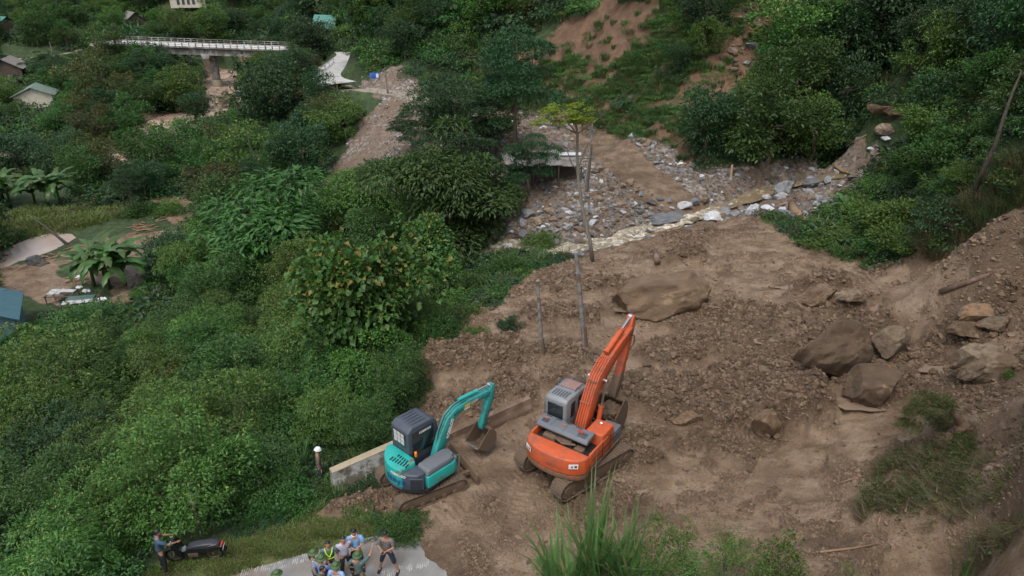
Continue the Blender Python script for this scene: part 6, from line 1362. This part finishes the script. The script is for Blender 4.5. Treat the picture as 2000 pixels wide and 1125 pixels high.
def big_rock(px, py, wpx, hpx, m, label, seed, name='boulder', kind='cut', rz=None, sink=.42, smooth=True, sub=5, hmin=.42):
    """a boulder whose middle is seen at (px,py) and which is wpx by hpx there"""
    g = G(px, py+hpx*.35); dep = float(project(g.x, g.y, g.z)[2]); W_ = wpx/FPX*dep; ang = math.atan2(CAMH-g.z, math.hypot(g.x, g.y)); Hh = max(hmin*W_, (hpx/FPX*dep-.55*W_*math.sin(ang))/math.cos(ang))
    me = rockmesh(seed, sub, 12 if kind == 'cut' else 7, 1.0, .20 if kind == 'cut' else .16); me.materials.append(m)
    if smooth: me.polygons.foreach_set('use_smooth', np.ones(len(me.polygons), bool)); me.set_sharp_from_angle(angle=R(24))
    o = bpy.data.objects.new(name, me); col.objects.link(o); o.rotation_euler = (0, 0, rt.uniform(-.3, .3) if rz is None else rz); o.scale = (W_*.5/1.0, W_*.5*.85, Hh*.78); o.location = (g.x, g.y+W_*.1, g.z+Hh*(.5-sink)); return tag(o, label, 'boulder')
big_rock(1278, 574, 190, 66, RM_mud, 'largest boulder, mud-coated with a paler left face, behind the two utility poles', 101, kind='round', rz=.1, sink=.3, hmin=.34)
big_rock(1625, 695, 140, 112, RM_mud, 'huge rounded mud-coated boulder with sandy streaks, left of the round brown boulder', 102, kind='round', sink=-.05, hmin=.62)
big_rock(1736, 678, 70, 54, rockmat('brown_stone', (.12, .085, .055), (.20, .15, .10), (.10, .07, .045), .2), 'round brown boulder sitting just above the ochre puddle', 103, kind='round', sink=-.1, hmin=.62)
big_rock(1922, 702, 122, 84, RM_tanm, 'large pale tan slab boulder at the right edge of the mud slide', 104, sink=.1, hmin=.5)
big_rock(1945, 638, 62, 30, RM_tanm, 'flat pale rock directly above the large tan slab', 105, sink=-.05)
big_rock(1885, 655, 85, 32, RM_mud, 'dark muddy slab left of the flat pale rock', 106, sink=.1)
big_rock(1702, 765, 112, 72, RM_mud, 'dark muddy boulder with a pale nose below the ochre puddle', 107, sink=-.05, hmin=.55, kind='round')
big_rock(1492, 832, 58, 62, RM_mud, 'upright brown boulder on the lower left of the cone of mud', 108, sink=-.05, hmin=.7, kind='round')
big_rock(1662, 582, 60, 38, RM_tanm, 'pale boulder right of the dark mud ridge', 109, sink=.05)
big_rock(1600, 582, 62, 40, RM_mud, 'muddy boulder embedded in the dark mud ridge', 110, sink=0, kind='round')
big_rock(1655, 670, 50, 34, RM_mud, 'angular muddy rock on top of the huge streaked boulder', 111, sink=.05)
big_rock(1548, 608, 38, 26, RM_tanm, 'small pale wedge of rock left of the dark mud ridge', 112)
big_rock(1922, 612, 88, 30, rockmat('ochre_stone', (.19, .115, .06), (.26, .165, .095), (.17, .115, .07), .45), 'low ochre-stained slab above the flat pale rock', 113)
big_rock(1992, 465, 26, 42, RM_tanm, 'pale rock sticking from the bank at the right edge', 114)
big_rock(1534, 370, 48, 30, RM_grey, 'largest square grey block among the stones of the stream', 115, sink=.2, hmin=.3, rz=.6)
big_rock(1592, 358, 40, 24, RM_grey, 'grey slab right of the largest square block', 116, sink=.05)
big_rock(1395, 425, 40, 24, RM_white, 'white boulder on the near bank below the calm stream bend', 117, sink=.1)
big_rock(1470, 412, 28, 24, RM_white, 'white boulder on the near bank right of the stream bend', 118, sink=.1)
big_rock(1602, 388, 36, 22, RM_white, 'white boulder left of the young banana plant', 119, sink=.1)
big_rock(1305, 426, 84, 20, RM_grey, 'long flat grey slab at the head of the white rapids', 120, sink=.2, rz=.25, hmin=.16)
big_rock(1266, 461, 34, 13, RM_dark, 'dark flat stone in the middle of the white rapids', 121, sink=.1, hmin=.2)
big_rock(980, 455, 66, 16, RM_dark, 'dark flat slab at the left end of the stone bank', 122, sink=.2, hmin=.14)
big_rock(1212, 398, 34, 18, RM_tan, 'tan angular boulder at the front of the rubble above the rapids', 123)
big_rock(1170, 330, 24, 18, RM_tan, 'tan boulder left of the dirt track', 124)
big_rock(70, 508, 52, 26, RM_dark, 'mossy dark boulder on the bank below the pond', 125)
big_rock(1040, 616, 26, 14, RM_mud, 'brick-like mud clod right of the small muddy shrub', 126)
big_rock(1340, 815, 56, 32, RM_mud, 'rounded muddy stone left of the cone of mud', 127)
big_rock(1722, 222, 52, 26, RM_mud, 'tilted dark slab in the shaded gully', 128, hmin=.2, sink=.3); big_rock(1735, 252, 46, 22, RM_tan, 'tilted tan slab at the mouth of the gully', 129, hmin=.2, sink=.35); big_rock(1748, 225, 40, 22, RM_mud, 'brown slab high in the gully mouth', 130, hmin=.2, sink=.35)
gR = random.Random(5); placed = []
def rock_scatter(n_, polyp, kinds, r0, r1, label, group, bias=1.0, name='rock', lift=.25):
    xs = [p[0] for p in polyp]; ys = [p[1] for p in polyp]; k_ = 0
    for _ in range(n_*12):
        if k_ >= n_: break
        px, py = gR.uniform(min(xs), max(xs)), gR.uniform(min(ys), max(ys))
        if not in_poly(np.array([px]), np.array([py]), polyp)[0]: continue
        g = G(px, py); r = r0+(r1-r0)*gR.random()**2.2
        if any((g.x-q[0])**2+(g.y-q[1])**2 < ((r+q[2])*.8)**2 for q in placed): continue
        placed.append((g.x, g.y, r)); k_ += 1; me = gR.choice(RS[gR.choice(kinds)]); o = bpy.data.objects.new(name, me); col.objects.link(o)
        o.location = (g.x, g.y, g.z+r*lift); o.rotation_euler = (gR.uniform(-.4, .4), gR.uniform(-.4, .4), gR.uniform(0, 6.28)); o.scale = (r, r*gR.uniform(.7, 1.1), r*gR.uniform(.55, .95)); tag(o, label, 'rock', group)
rock_scatter(95, [(925,470),(960,430),(1060,415),(1200,400),(1340,395),(1420,372),(1390,402),(1330,425),(1250,440),(1150,462),(1060,462)], ['grey','grey','tan','white','dark'], .2, .9, 'one of the angular stones heaped along the far bank of the rapids', 'stones along the far bank of the rapids')
rock_scatter(60, [(1480,385),(1540,350),(1620,335),(1690,345),(1690,385),(1640,430),(1560,425),(1500,412),(1420,425),(1400,412)], ['grey','white','grey','white','tan'], .2, .85, 'one of the grey and white stones around the calm stream pools', 'stones around the stream pools')
rock_scatter(55, [(1230,262),(1300,285),(1340,318),(1440,335),(1470,350),(1400,370),(1340,350),(1270,320)], ['grey','white','grey','tan'], .15, .55, 'one of the grey stones strewn beside the red hillside foot', 'stones at the foot of the hillside')
rock_scatter(40, [(1690,290),(1730,270),(1760,300),(1740,330),(1700,330)], ['grey','tan','white'], .18, .6, 'one of the stones tumbled at the gully mouth', 'stones at the gully mouth')
rock_scatter(40, [(1150,300),(1190,330),(1300,395),(1200,400),(1120,385),(1160,350)], ['tan','tan','grey'], .15, .5, 'one of the brown stones left of the dirt track', 'stones left of the dirt track')
rock_scatter(26, [(1420,20),(1500,10),(1480,110),(1430,150)], ['tan','tan','grey'], .25, .9, 'one of the rocks bared in the narrow red scar', 'rocks in the narrow red scar')
rock_scatter(14, [(400,150),(415,200),(440,215),(470,185),(465,150)], ['tan','grey'], .35, .9, 'one of the boulders breaking the brown river below the bridge', 'boulders in the brown river', lift=.4)
_sp = [(STREAM[i][0]*(1-t)+STREAM[i+1][0]*t, STREAM[i][1]*(1-t)+STREAM[i+1][1]*t, i+t) for i in range(2, len(STREAM)-1) for t in np.linspace(0, .95, 9)]
for k in range(110):
    a_ = gR.choice(_sp); wd_ = .8+.9*min(1, max(0, (a_[2]-7)/4)); an = gR.uniform(0, 6.28); q_ = wd_*gR.uniform(.75, 1.35)
    x_, y_ = a_[0]+q_*math.cos(an), a_[1]+q_*math.sin(an); r_ = .12+.38*gR.random()**1.6
    if any((x_-q[0])**2+(y_-q[1])**2 < ((r_+q[2])*.75)**2 for q in placed): continue
    placed.append((x_, y_, r_)); me = gR.choice(RS[gR.choice(['grey', 'tan', 'grey', 'dark', 'white'])]); o = bpy.data.objects.new('rock', me); col.objects.link(o); o.location = (x_, y_, hz(x_, y_)+r_*.3)
    o.rotation_euler = (gR.uniform(-.3, .3), gR.uniform(-.3, .3), gR.uniform(0, 6.28)); o.scale = (r_*1.1, r_*.9, r_*.7); tag(o, 'one of the wet stones lining the edges of the muddy stream', 'rock', 'wet stones at the edges of the stream')
# ------------------------------------------------------------------ rubble and clods nobody could count
x, y, r = spread(52000, 36, 115, -.30, .52)
k = (zone(grav, x, y) > .5) & (mud_at(x, y) < .3 if 'mud_at' in globals() else zone(mud, x, y) < .3) & (zone(dirt, x, y) < .45); dens = fbm(x*.28, y*.28, 4, 17); k &= (g_.random(len(x)) < np.clip((dens-.38)*4.5, .10, 1)); dsx, tsx = seg_dist(x, y, STREAM); k &= ((dsx > 1.3) | (g_.random(len(x)) < .35)); x, y, r = x[k], y[k], r[k]
instancer('rubble', RS['grey']+RS['tan']+RS['white'][:1]+RS['tan'][:4], np.stack([x, y, HZ(x, y)+.02], 1), np.where(r > 82, .09, np.clip(r*.0021, .07, .20))*np.exp(g_.normal(0, .45, len(x))), g_.uniform(0, 6.28, len(x)), 'grey and tan rubble spread by the flood', g_.normal(0, .4, (len(x), 2)))
CL = []
for s in range(7):
    me = rockmesh(300+s, 3, 3, .75, .45); me.materials.append(M_clod); CL.append(me)
x, y, r = spread(130000, 15, 60, -.42, .72); ch_ = zone(churn, x, y); k = (zone(mud, x, y) > .5) & (g_.random(len(x)) < np.clip(ch_*1.4-.80, .004, .6)) & (~in_poly(x, y, ROADPOLY)); x, y, r = x[k], y[k], r[k]
M_clod2 = simple('wet_mud_clod', (.165, .110, .069), .75, var=.4, scale=5, bmp=1.0)
for s in range(7):
    me = rockmesh(320+s, 3, 3, .7, .45); me.materials.append(M_clod2); CL.append(me)
instancer('mud_clods', CL, np.stack([x, y, HZ(x, y)+.0], 1), np.clip(r*.0020, .03, .085)*np.exp(g_.normal(0, .5, len(x))), g_.uniform(0, 6.28, len(x)), 'lumps of churned wet mud over the landslide', g_.normal(0, .5, (len(x), 2)))
x, y, r = spread(26000, 15, 62, -.42, .72); k = (zone(mud, x, y) > .5) & (g_.random(len(x)) < .12) & ~in_poly(x, y, ROADPOLY); x, y, r = x[k], y[k], r[k]
instancer('pale_stone_chips', RS['tan'], np.stack([x, y, HZ(x, y)+.01], 1), np.clip(r*.0013, .02, .06)*np.exp(g_.normal(0, .5, len(x))), g_.uniform(0, 6.28, len(x)), 'small pale stone chips and bark bits scattered on the mud', g_.normal(0, .4, (len(x), 2)))
CR = []
for s in range(5):
    me = rockmesh(340+s, 2, 4, .6, .5); me.materials.append(simple('mud_crumb', (.175, .118, .075), .7, var=.4, scale=9)); CR.append(me)
x, y, r = spread(150000, 15, 48, -.40, .74); k = (zone(mud, x, y) > .5) & ~in_poly(x, y, ROADPOLY) & (fbm(x*.9, y*.9, 3, 19)+.25*zone(churn, x, y) > .545) & ~in_poly(x, y, SMOOTH); x, y, r = x[k], y[k], r[k]
instancer('mud_crumbs', CR, np.stack([x, y, HZ(x, y)-.004], 1), np.clip(r*.0011, .015, .045)*np.exp(g_.normal(0, .5, len(x))), g_.uniform(0, 6.28, len(x)), 'fine crumbs of drying mud on the slide', g_.normal(0, .5, (len(x), 2)))
# ------------------------------------------------------------------ grasses
x, y, r = spread(42000, 14, 115, -.80, .2); k = (zone(lawn, x, y) > .5) & ~in_poly(x, y, ROADPOLY) & (zone(mud, x, y) < .4) & (fbm(x*1.2, y*1.2, 3, 3) > .36); x, y, r = x[k], y[k], r[k]
instancer('turf_grass', [grass_patch(21, 'turf', 70, .11, .012, .32, .6), grass_patch(22, 'turf', 70, .09, .012, .32, .6), grass_patch(23, 'dry', 50, .08, .010, .32, .7)], np.stack([x, y, HZ(x, y)], 1), g_.uniform(.7, 1.4, len(x))*np.clip(r/25, .8, 5), g_.uniform(0, 6.28, len(x)), 'short green turf along the road edge and on the valley terrace')
x, y, r = spread(30000, 18, 60, -.1, .75); pg = wl([(1690,960),(1740,900),(1850,880),(1900,850),(2050,860),(2050,1010),(1900,1010),(1750,1020),(1680,1025)]); k = in_poly(x, y, pg) & (fbm(x*.8, y*.8, 3, 8) > .38); x, y = x[k][:420], y[k][:420]
instancer('torn_grass_mat', [grass_patch(31, 'dry', 40, 1.1, .014, .4, .3), grass_patch(32, 'dry', 26, .8, .016, .4, .3), grass_patch(33, 'dry', 46, 1.5, .010, .5, .2), mat_patch(35, 'bright', 60, .12), mat_patch(34, 'olive', 90, .14)], np.stack([x, y, HZ(x, y)+.04], 1), g_.uniform(.25, .65, len(x)), g_.uniform(2.2, 5.2, len(x)), 'torn mat of flattened grass and vines lying on the mud', np.column_stack([g_.normal(1.48, .12, len(x)), g_.normal(0, .3, len(x))]))
pg2 = wl([(1790,500),(1820,440),(1870,420),(1900,380),(2020,300),(2020,400),(1930,440),(1870,490),(1820,510)]); x, y, r = spread(30000, 20, 60, .2, .8); k = in_poly(x, y, pg2); x, y = x[k][:700], y[k][:700]
instancer('bank_grass', [grass_patch(41, 'grass', 60, .9, .02, .4, .9), grass_patch(42, 'dry', 60, 1.0, .018, .4, 1.0)], np.stack([x, y, HZ(x, y)], 1), g_.uniform(.6, 1.2, len(x)), g_.uniform(0, 6.28, len(x)), 'long grass hanging over the cut bank at the right')
# tall reeds and leafy plants closest to the camera
def reed(px, py, h, n_, label, seed, spr=.35, leaf='reed'):
    g = gb(px, py); me = grass_patch(seed, leaf, int(n_*1.5), h*1.25, .07 if h > 2 else .03, spr, .42); o = bpy.data.objects.new('tall_reed_clump', me); col.objects.link(o); o.location = (g[0], g[1], hz(g[0], g[1])-.05); tag(o, label, 'reed clump')
reed(1150, 1170, 3.1, 34, 'tallest clump of broad reed blades at the bottom edge below the orange excavator', 61, .22)
reed(1105, 1185, 2.3, 46, 'lower spreading reed clump left of the tallest reeds', 62, .45); reed(1175, 1180, 2.4, 40, 'arching reed clump at the foot of the tallest reeds', 63, .4)
reed(1222, 1175, 2.9, 26, 'upright reed clump right of the tallest reeds', 64, .22); reed(1250, 1190, 2.1, 30, 'short reed clump beside the leafy foreground shrub', 65, .35)
reed(1880, 1150, 1.6, 14, 'sparse grass tuft at the bottom right corner area', 66, .3)
BUSH['fg'] = [me_from('shrub', crown(900+s, 'heart' if s else 'ball', 1700, .10)[0], [LM['bright']]) for s in range(2)]
BUSH['sparse'] = [me_from('shrub', crown(910+s, 'feather', 700, .11)[0], [LM['bright']]) for s in range(2)]
def fgplant(px, py, wpx, asp, key, label, stem=1.2):
    x_, y_, z_, R_w = ray_place(px, py, wpx, 2.2); g0 = hz(x_, y_); e = empty('leafy_plant', (x_, y_, g0), 0, label, 'plant'); o = bpy.data.objects.new('foliage', BUSH[key][rt.randrange(2)]); col.objects.link(o); o.parent = e; o.scale = (R_w, R_w, R_w*asp); o.location = (0, 0, R_w*2.2); o.rotation_euler = (0, 0, rt.uniform(0, 6))
    v, f = join([tube([(0, 0, -.1), (R_w*.2*math.cos(a), R_w*.2*math.sin(a), R_w*1.2), (R_w*.6*math.cos(a), R_w*.6*math.sin(a), R_w*2.3)], [.018, .013, .006], 5) for a in (0, 1.7, 3.4, 5)]); s_ = meshobj('stem', v, f, M_bark, e)
fgplant(1290, 1085, 105, 1.1, 'fg', 'dense dark green plant with hanging leaves right of the reeds'); fgplant(1335, 1045, 60, 1.2, 'sparse', 'pale feathery sapling behind the dense hanging-leaf plant'); fgplant(1425, 1060, 75, 1.2, 'sparse', 'bushy-topped thin plant in the middle of the bottom edge plants')
fgplant(1530, 1095, 80, 1.2, 'fg', 'rightmost leafy plant of the row along the bottom edge'); fgplant(1440, 1110, 110, .6, 'fg', 'low leafy plant at the bottom edge under the bushy-topped plant'); fgplant(1075, 1110, 60, .6, 'fg', 'broad-leaved low plant at the foot of the reeds on their left'); fgplant(1660, 1112, 40, .8, 'sparse', 'tiny seedling at the bottom edge on the right'); fgplant(1350, 1110, 90, .6, 'fg', 'low plant between the hanging-leaf plant and the bushy-topped plant')
for i_, (a_, b_, h_, n_, lb) in enumerate([(240, 745, 1.6, 40, 'pale arching reed tuft in the thicket below the yellow-leaved tree'), (585, 925, 1.4, 30, 'arching grass tuft left of the worker in the white helmet'), (520, 640, 1.3, 30, 'pale grass tuft among the low thicket right of the shelters'), (300, 960, 1.3, 26, 'whorled pale-leaved plant in the lower left thicket'), (790, 740, .8, 26, 'small grass tuft at the mud edge under the russet-tipped tree'), (700, 905, .7, 30, 'grass tuft behind the left end of the concrete barrier')]):
    reed(a_, b_, h_, n_, lb, 80+i_, .35)
# ------------------------------------------------------------------ bananas and palms
def frond(base, az_, el_, L_, W_, m, par, curl=1.0, n_=12, torn=True, name='leaf'):
    d = np.array([math.cos(az_), math.sin(az_)]); V = []; F = []; p = np.array(base, float); e_ = el_; pts_ = [p.copy()]; 
    for i in range(n_): p = p+np.array([d[0]*math.cos(e_), d[1]*math.cos(e_), math.sin(e_)])*L_/n_; e_ -= curl*(1.6/n_)*(1+.8*i/n_); pts_.append(p.copy())
    s = np.array([-d[1], d[0], 0])
    for i, p in enumerate(pts_):
        t = i/n_; w_ = W_*math.sin(math.pi*min(1, .12+t*.88))**.6*(1 if t > .14 else .12)*(1-.25*(i % 2) if torn else 1); V += [p-s*w_*.5-np.array([0, 0, w_*.22]), p, p+s*w_*.5-np.array([0, 0, w_*.22])]
    for i in range(n_): o = i*3; F += [(o, o+1, o+4, o+3), (o+1, o+2, o+5, o+4)]
    return meshobj(name, V, F, m, par, smooth=True)
def banana(x, y, h, label, seed, nl=11, group=None):
    g = random.Random(seed); z = hz(x, y); e = empty('banana_plant', (x, y, z), 0, label, 'banana plant', group); v, f = tube([(0, 0, -.2), (.05, 0, h*.25), (0, .05, h*.42)], [.16, .13, .08], 8); meshobj('stem', v, f, LM['banana'], e, smooth=True)
    for k in range(nl): frond((0, 0, h*g.uniform(.22, .40)), k*2.4+g.uniform(-.3, .3), R(g.uniform(38, 88)), h*g.uniform(.40, .62), h*.13, LM['banana'], e, g.uniform(.7, 1.3))
def bn(px, py, h, label, seed, nl=11): p = G(px, py); banana(p.x, p.y, h*(1.35 if px < 500 else 1), label, seed, nl+6)
bn(185, 560, 4.6, 'leftmost banana plant of the clump above the low shelters', 1, 12); bn(215, 565, 5.2, 'tallest banana plant of the clump above the low shelters', 2, 13); bn(245, 558, 4.6, 'rightmost banana plant of the clump, with browned leaves', 3, 11); bn(205, 545, 4.2, 'banana plant at the back of the clump above the low shelters', 4, 10); bn(232, 540, 4.0, 'small banana plant at the back right of the clump', 14, 9)
bn(95, 405, 5.0, 'tall banana plant with a yellow-green leaf left of the stony strip', 5, 12); bn(118, 400, 4.4, 'right banana plant of the pair left of the stony strip', 6, 11); bn(70, 402, 4.2, 'short banana plant just left of the tall yellow-leaved one', 7, 10); bn(22, 405, 4.8, 'banana plant at the left edge above the pond field', 8, 12); bn(8, 395, 4.4, 'banana plant cut by the left edge above the pond field', 9, 11)
bn(1643, 425, 2.6, 'young bright banana plant among the stones by the creeper mound', 10, 8)
def fanleaf(px, py, rpx, seed, label, tilt=.9):
    x_, y_, z_, R_w = ray_place(px, py, rpx*2, 2.4); g = random.Random(seed); V = [(0, 0, 0)]; F = []; n_ = 26
    for k in range(n_+1):
        a = -2.2+4.4*k/n_; rr_ = R_w*(1 if k % 2 else .82); V.append((math.sin(a)*rr_, math.cos(a)*rr_, .10*R_w*(1 if k % 2 else -1)-.12*R_w))
        if k: F.append((0, k, k+1))
    d = raydir(px, py); t = y_/d[1]; zc2 = CAMH+d[2]*t; e = empty('fan_palm', (x_, y_, hz(x_, y_)), 0, label, 'palm'); h_ = zc2-hz(x_, y_); f_ = meshobj('leaf', V, F, LM['palm'], e); f_.location = (0, 0, h_); f_.rotation_euler = (R(-140+g.uniform(-15, 15)), g.uniform(-.3, .3), g.uniform(-.5, .5))
    f2 = meshobj('leaf', V, F, LM['palm'], e); f2.location = (.3, .5, h_-.4); f2.rotation_euler = (R(-30), .4, 2.0); f2.scale = (.8, .8, .8)
    v, f = tube([(0, .6, -.2), (.1, .7, h_*.5), (0, 0, h_)], [.06, .04, .02], 6); meshobj('stem', v, f, M_bark, e)
fanleaf(1783, 146, 22, 1, 'left pale fan palm leaf in the dark gully'); fanleaf(1812, 142, 20, 2, 'middle pale fan palm leaf in the dark gully'); fanleaf(1838, 152, 20, 3, 'right pale fan palm leaf in the dark gully'); fanleaf(1678, 132, 18, 4, 'shaded fan palm left of the gully'); fanleaf(1838, 105, 20, 5, 'upper fan palm leaf lit at the top of the gully')
# ------------------------------------------------------------------ the yellow-topped tree with a long bare trunk
def pxdepth(px, py, yy): d = raydir(px, py); t = yy/d[1]; return np.array([d[0]*t, yy, CAMH+d[2]*t])
g = G(1158, 513); yt = empty('yellow_crowned_tree', g, 0, 'slim leaning tree with a long bare trunk and flat yellow-green crown', 'tree'); g = np.array(g)
tp_ = [pxdepth(a, b_, g[1]+dy)-g for a, b_, dy in [(1158,516,0),(1152,470,.0),(1142,430,.1),(1134,385,.1),(1129,340,.2),(1127,300,.2),(1128,262,.2),(1124,240,.2)]]
vf = [tube(tp_, [.13, .12, .11, .10, .09, .085, .075, .05], 8)]
for L_ in ([(1129,330),(1140,300),(1150,280),(1165,262)],[(1128,335),(1116,318),(1108,295),(1112,270)],[(1128,262),(1105,250),(1070,244),(1045,240)],[(1127,262),(1150,245),(1168,232)],[(1129,310),(1155,308),(1178,292),(1198,280)],[(1127,262),(1110,240),(1100,215)]): 
    vf.append(tube([pxdepth(a, b_, g[1]+.2+k*.12*(1 if L_[1][0] > 1128 else -1))-g for k, (a, b_) in enumerate(L_)], [.045, .035, .025, .012][:len(L_)], 5))
v, f = join(vf); meshobj('trunk', v, f, M_pale, yt, smooth=True)
gy_ = np.random.default_rng(4); Ps, Ds, Ns = [], [], []
for k in range(34):
    a = gy_.uniform(0, 6.28); rr_ = math.sqrt(gy_.random()); cx_ = 1104+68*rr_*math.cos(a); cy_ = 243-42*(1-((cx_-1104)/72)**2)*gy_.random(); dy_ = gy_.uniform(-2.0, 2.0)*(1-.4*rr_); c_ = pxdepth(cx_, cy_+dy_*3, g[1]+.2+dy_)-g
    m_ = 95; d_ = rdir(gy_, m_); d_[:, 2] = np.abs(d_[:, 2])*.5; Ps.append(c_+d_*np.array([.36, .36, .24])*gy_.uniform(.5, 1.1, (m_, 1))*gy_.uniform(.6, 1.1)); Ds.append(d_*[1, 1, .3]+gy_.normal(0, .3, (m_, 3))); Ns.append(d_*.3+np.array([0, 0, 1])+gy_.normal(0, .2, (m_, 3)))
P_a = np.concatenate(Ps); L_a = gy_.uniform(.09, .2, len(P_a)); v, f = leaves(P_a, np.concatenate(Ds), np.concatenate(Ns), L_a, L_a*.55); meshobj('crown', v, f, LM['yellow'], yt)
# ------------------------------------------------------------------ dead trunks, logs, driftwood
def log(pxs, rad, m, label, name='log', cat='log', lift=.0, dys=None, hs_=None):
    P = []
    for i, (a, b_) in enumerate(pxs):
        q = np.array(G(a, b_)) if dys is None else pxdepth(a, b_, dys[i]); q[2] += lift+(hs_[i] if hs_ else 0); P.append(q)
    o0 = P[0].copy(); v, f = tube([p-o0 for p in P], rad, 8); o = meshobj(name, v, f, m, smooth=True); o.location = o0; return tag(o, label, cat)
gd = G(137, 480); log([(137,482),(110,460),(85,440),(62,424)], [.17,.12,.09,.05], M_dead, 'dead dark trunk leaning out over the pond', 'dead_trunk', 'tree trunk', dys=[gd.y,gd.y+.3,gd.y+.5,gd.y+.8])
gs_ = G(1903, 372); log([(1903,376),(1922,330),(1945,280),(1962,225),(1978,180),(1996,138)], [.13,.11,.095,.08,.06,.03], M_dead, 'bare trunk leaning to the right on the right spur', 'dead_trunk', 'tree trunk', dys=[gs_.y-.5,gs_.y-1.0,gs_.y-1.3,gs_.y-1.3,gs_.y-1.2,gs_.y-1.2])
M_logt = simple('tan_log', (.24, .15, .09), .85, var=.35, scale=4, bmp=.5)
log([(1545,402),(1552,420),(1572,438)], [.28,.36,.26], M_logt, 'thick tan broken log at the edge of the mud below the grey block', lift=.2); log([(1515,410),(1540,402),(1556,396)], [.07,.09,.06], M_logt, 'thin splintered branch leaning on the thick tan log', lift=.25)
log([(1835,577),(1880,566),(1930,545)], [.14,.12,.08], M_wmud, 'long muddy log lying below the cut bank', lift=.1); log([(1540,476),(1575,478),(1600,480)], [.08,.07,.05], M_wmud, 'muddy branch at the foot of the right spur', lift=.05); log([(1270,462),(1310,450),(1348,440)], [.05,.05,.04], M_logt, 'thin branch pointing at the rapids', lift=.1)
log([(1600,1083),(1660,1074),(1715,1066)], [.035,.03,.02], M_logt, 'bare stick lying on the mud at the lower right', 'stick', 'stick', .05); log([(1712,1035),(1718,1015)], [.03,.02], M_logt, 'short pale stick stuck upright at the lower right', 'stick', 'stick', .15); log([(1335,670),(1345,650),(1356,632)], [.03,.025,.015], M_dead, 'dark dead twig standing on the mud right of the orange boom', 'stick', 'stick', .05); log([(1350,668),(1372,664),(1392,658)], [.03,.02,.015], M_dead, 'dead twig lying right of the standing twig', 'stick', 'stick', .05)
log([(1640,1000),(1640,950),(1700,930)][1:], [.02,.015], M_logt, 'straw-coloured stem over the left end of the torn grass mat', 'stick', 'stick', .1); log([(1765,1010),(1772,985),(1757,976)], [.035,.03,.02], M_logt, 'pale bent stick crossing the torn grass mat', 'stick', 'stick', .2)
log([(1645,300),(1665,290),(1690,275)], [.06,.05,.04], M_logt, 'broken branch hanging by the gully mouth', 'branch', 'branch', .4)
log([(1972,262),(2000,285)], [.07,.05], M_logt, 'broken pale branch at the right edge of the spur', 'branch', 'branch', .6); log([(1283,520),(1279,500)], [.22,.16], M_wmud, 'muddy stump on the low mound behind the biggest boulder', 'stump', 'stump', .3)
# uprooted bush: arching trunk with a clod of roots
gu = G(1880, 842); e = empty('uprooted_bush', gu, 0, 'uprooted muddy bush arching over with a clod of roots', 'bush'); U = [pxdepth(a, b_, gu.y+dy)-np.array(gu) for a, b_, dy in [(1882,840,0),(1868,812,.1),(1845,793,0),(1815,788,-.2),(1790,805,-.5),(1772,835,-.7)]]
v, f = tube(U, [.20,.14,.11,.09,.07,.04], 8); meshobj('trunk', v, f, M_wmud, e, smooth=True); l_ = lump('root_clod', (0, 0, .1), .34, M_clod, 9, .3, 4); l_.parent = e
for i_, (u, s_) in enumerate(((U[3], .5), (U[2], .42), (U[4], .42), (U[5], .38))): o = bpy.data.objects.new('foliage', BUSH['olive'][i_ % 3]); col.objects.link(o); o.parent = e; o.location = u; o.scale = (s_, s_, s_*.7)
# driftwood on the mud flat
for k in range(46):
    a_, b_ = rt.choice([((10, 525), (110, 500)), ((60, 515), (160, 480)), ((262, 462), (320, 430)), ((140, 545), (160, 560)), ((250, 455), (300, 440))]); t = rt.random(); px = a_[0]+(b_[0]-a_[0])*t+rt.uniform(-10, 10); py = a_[1]+(b_[1]-a_[1])*t+rt.uniform(-8, 8); q = G(px, py); an = rt.uniform(-.6, 1.0); L_ = rt.uniform(.5, 1.8)
    d_ = np.array([math.cos(an), math.sin(an), rt.uniform(-.1, .15)]); v, f = tube([-d_*L_/2, d_*0+[0, 0, .04], d_*L_/2], [.05, .06, .03], 5); o = meshobj('driftwood', v, f, M_logt, smooth=True); o.location = (q.x, q.y, q.z+.08); tag(o, 'one of the pale broken sticks washed up on the mud flat by the pond', 'driftwood', 'driftwood on the mud flat')
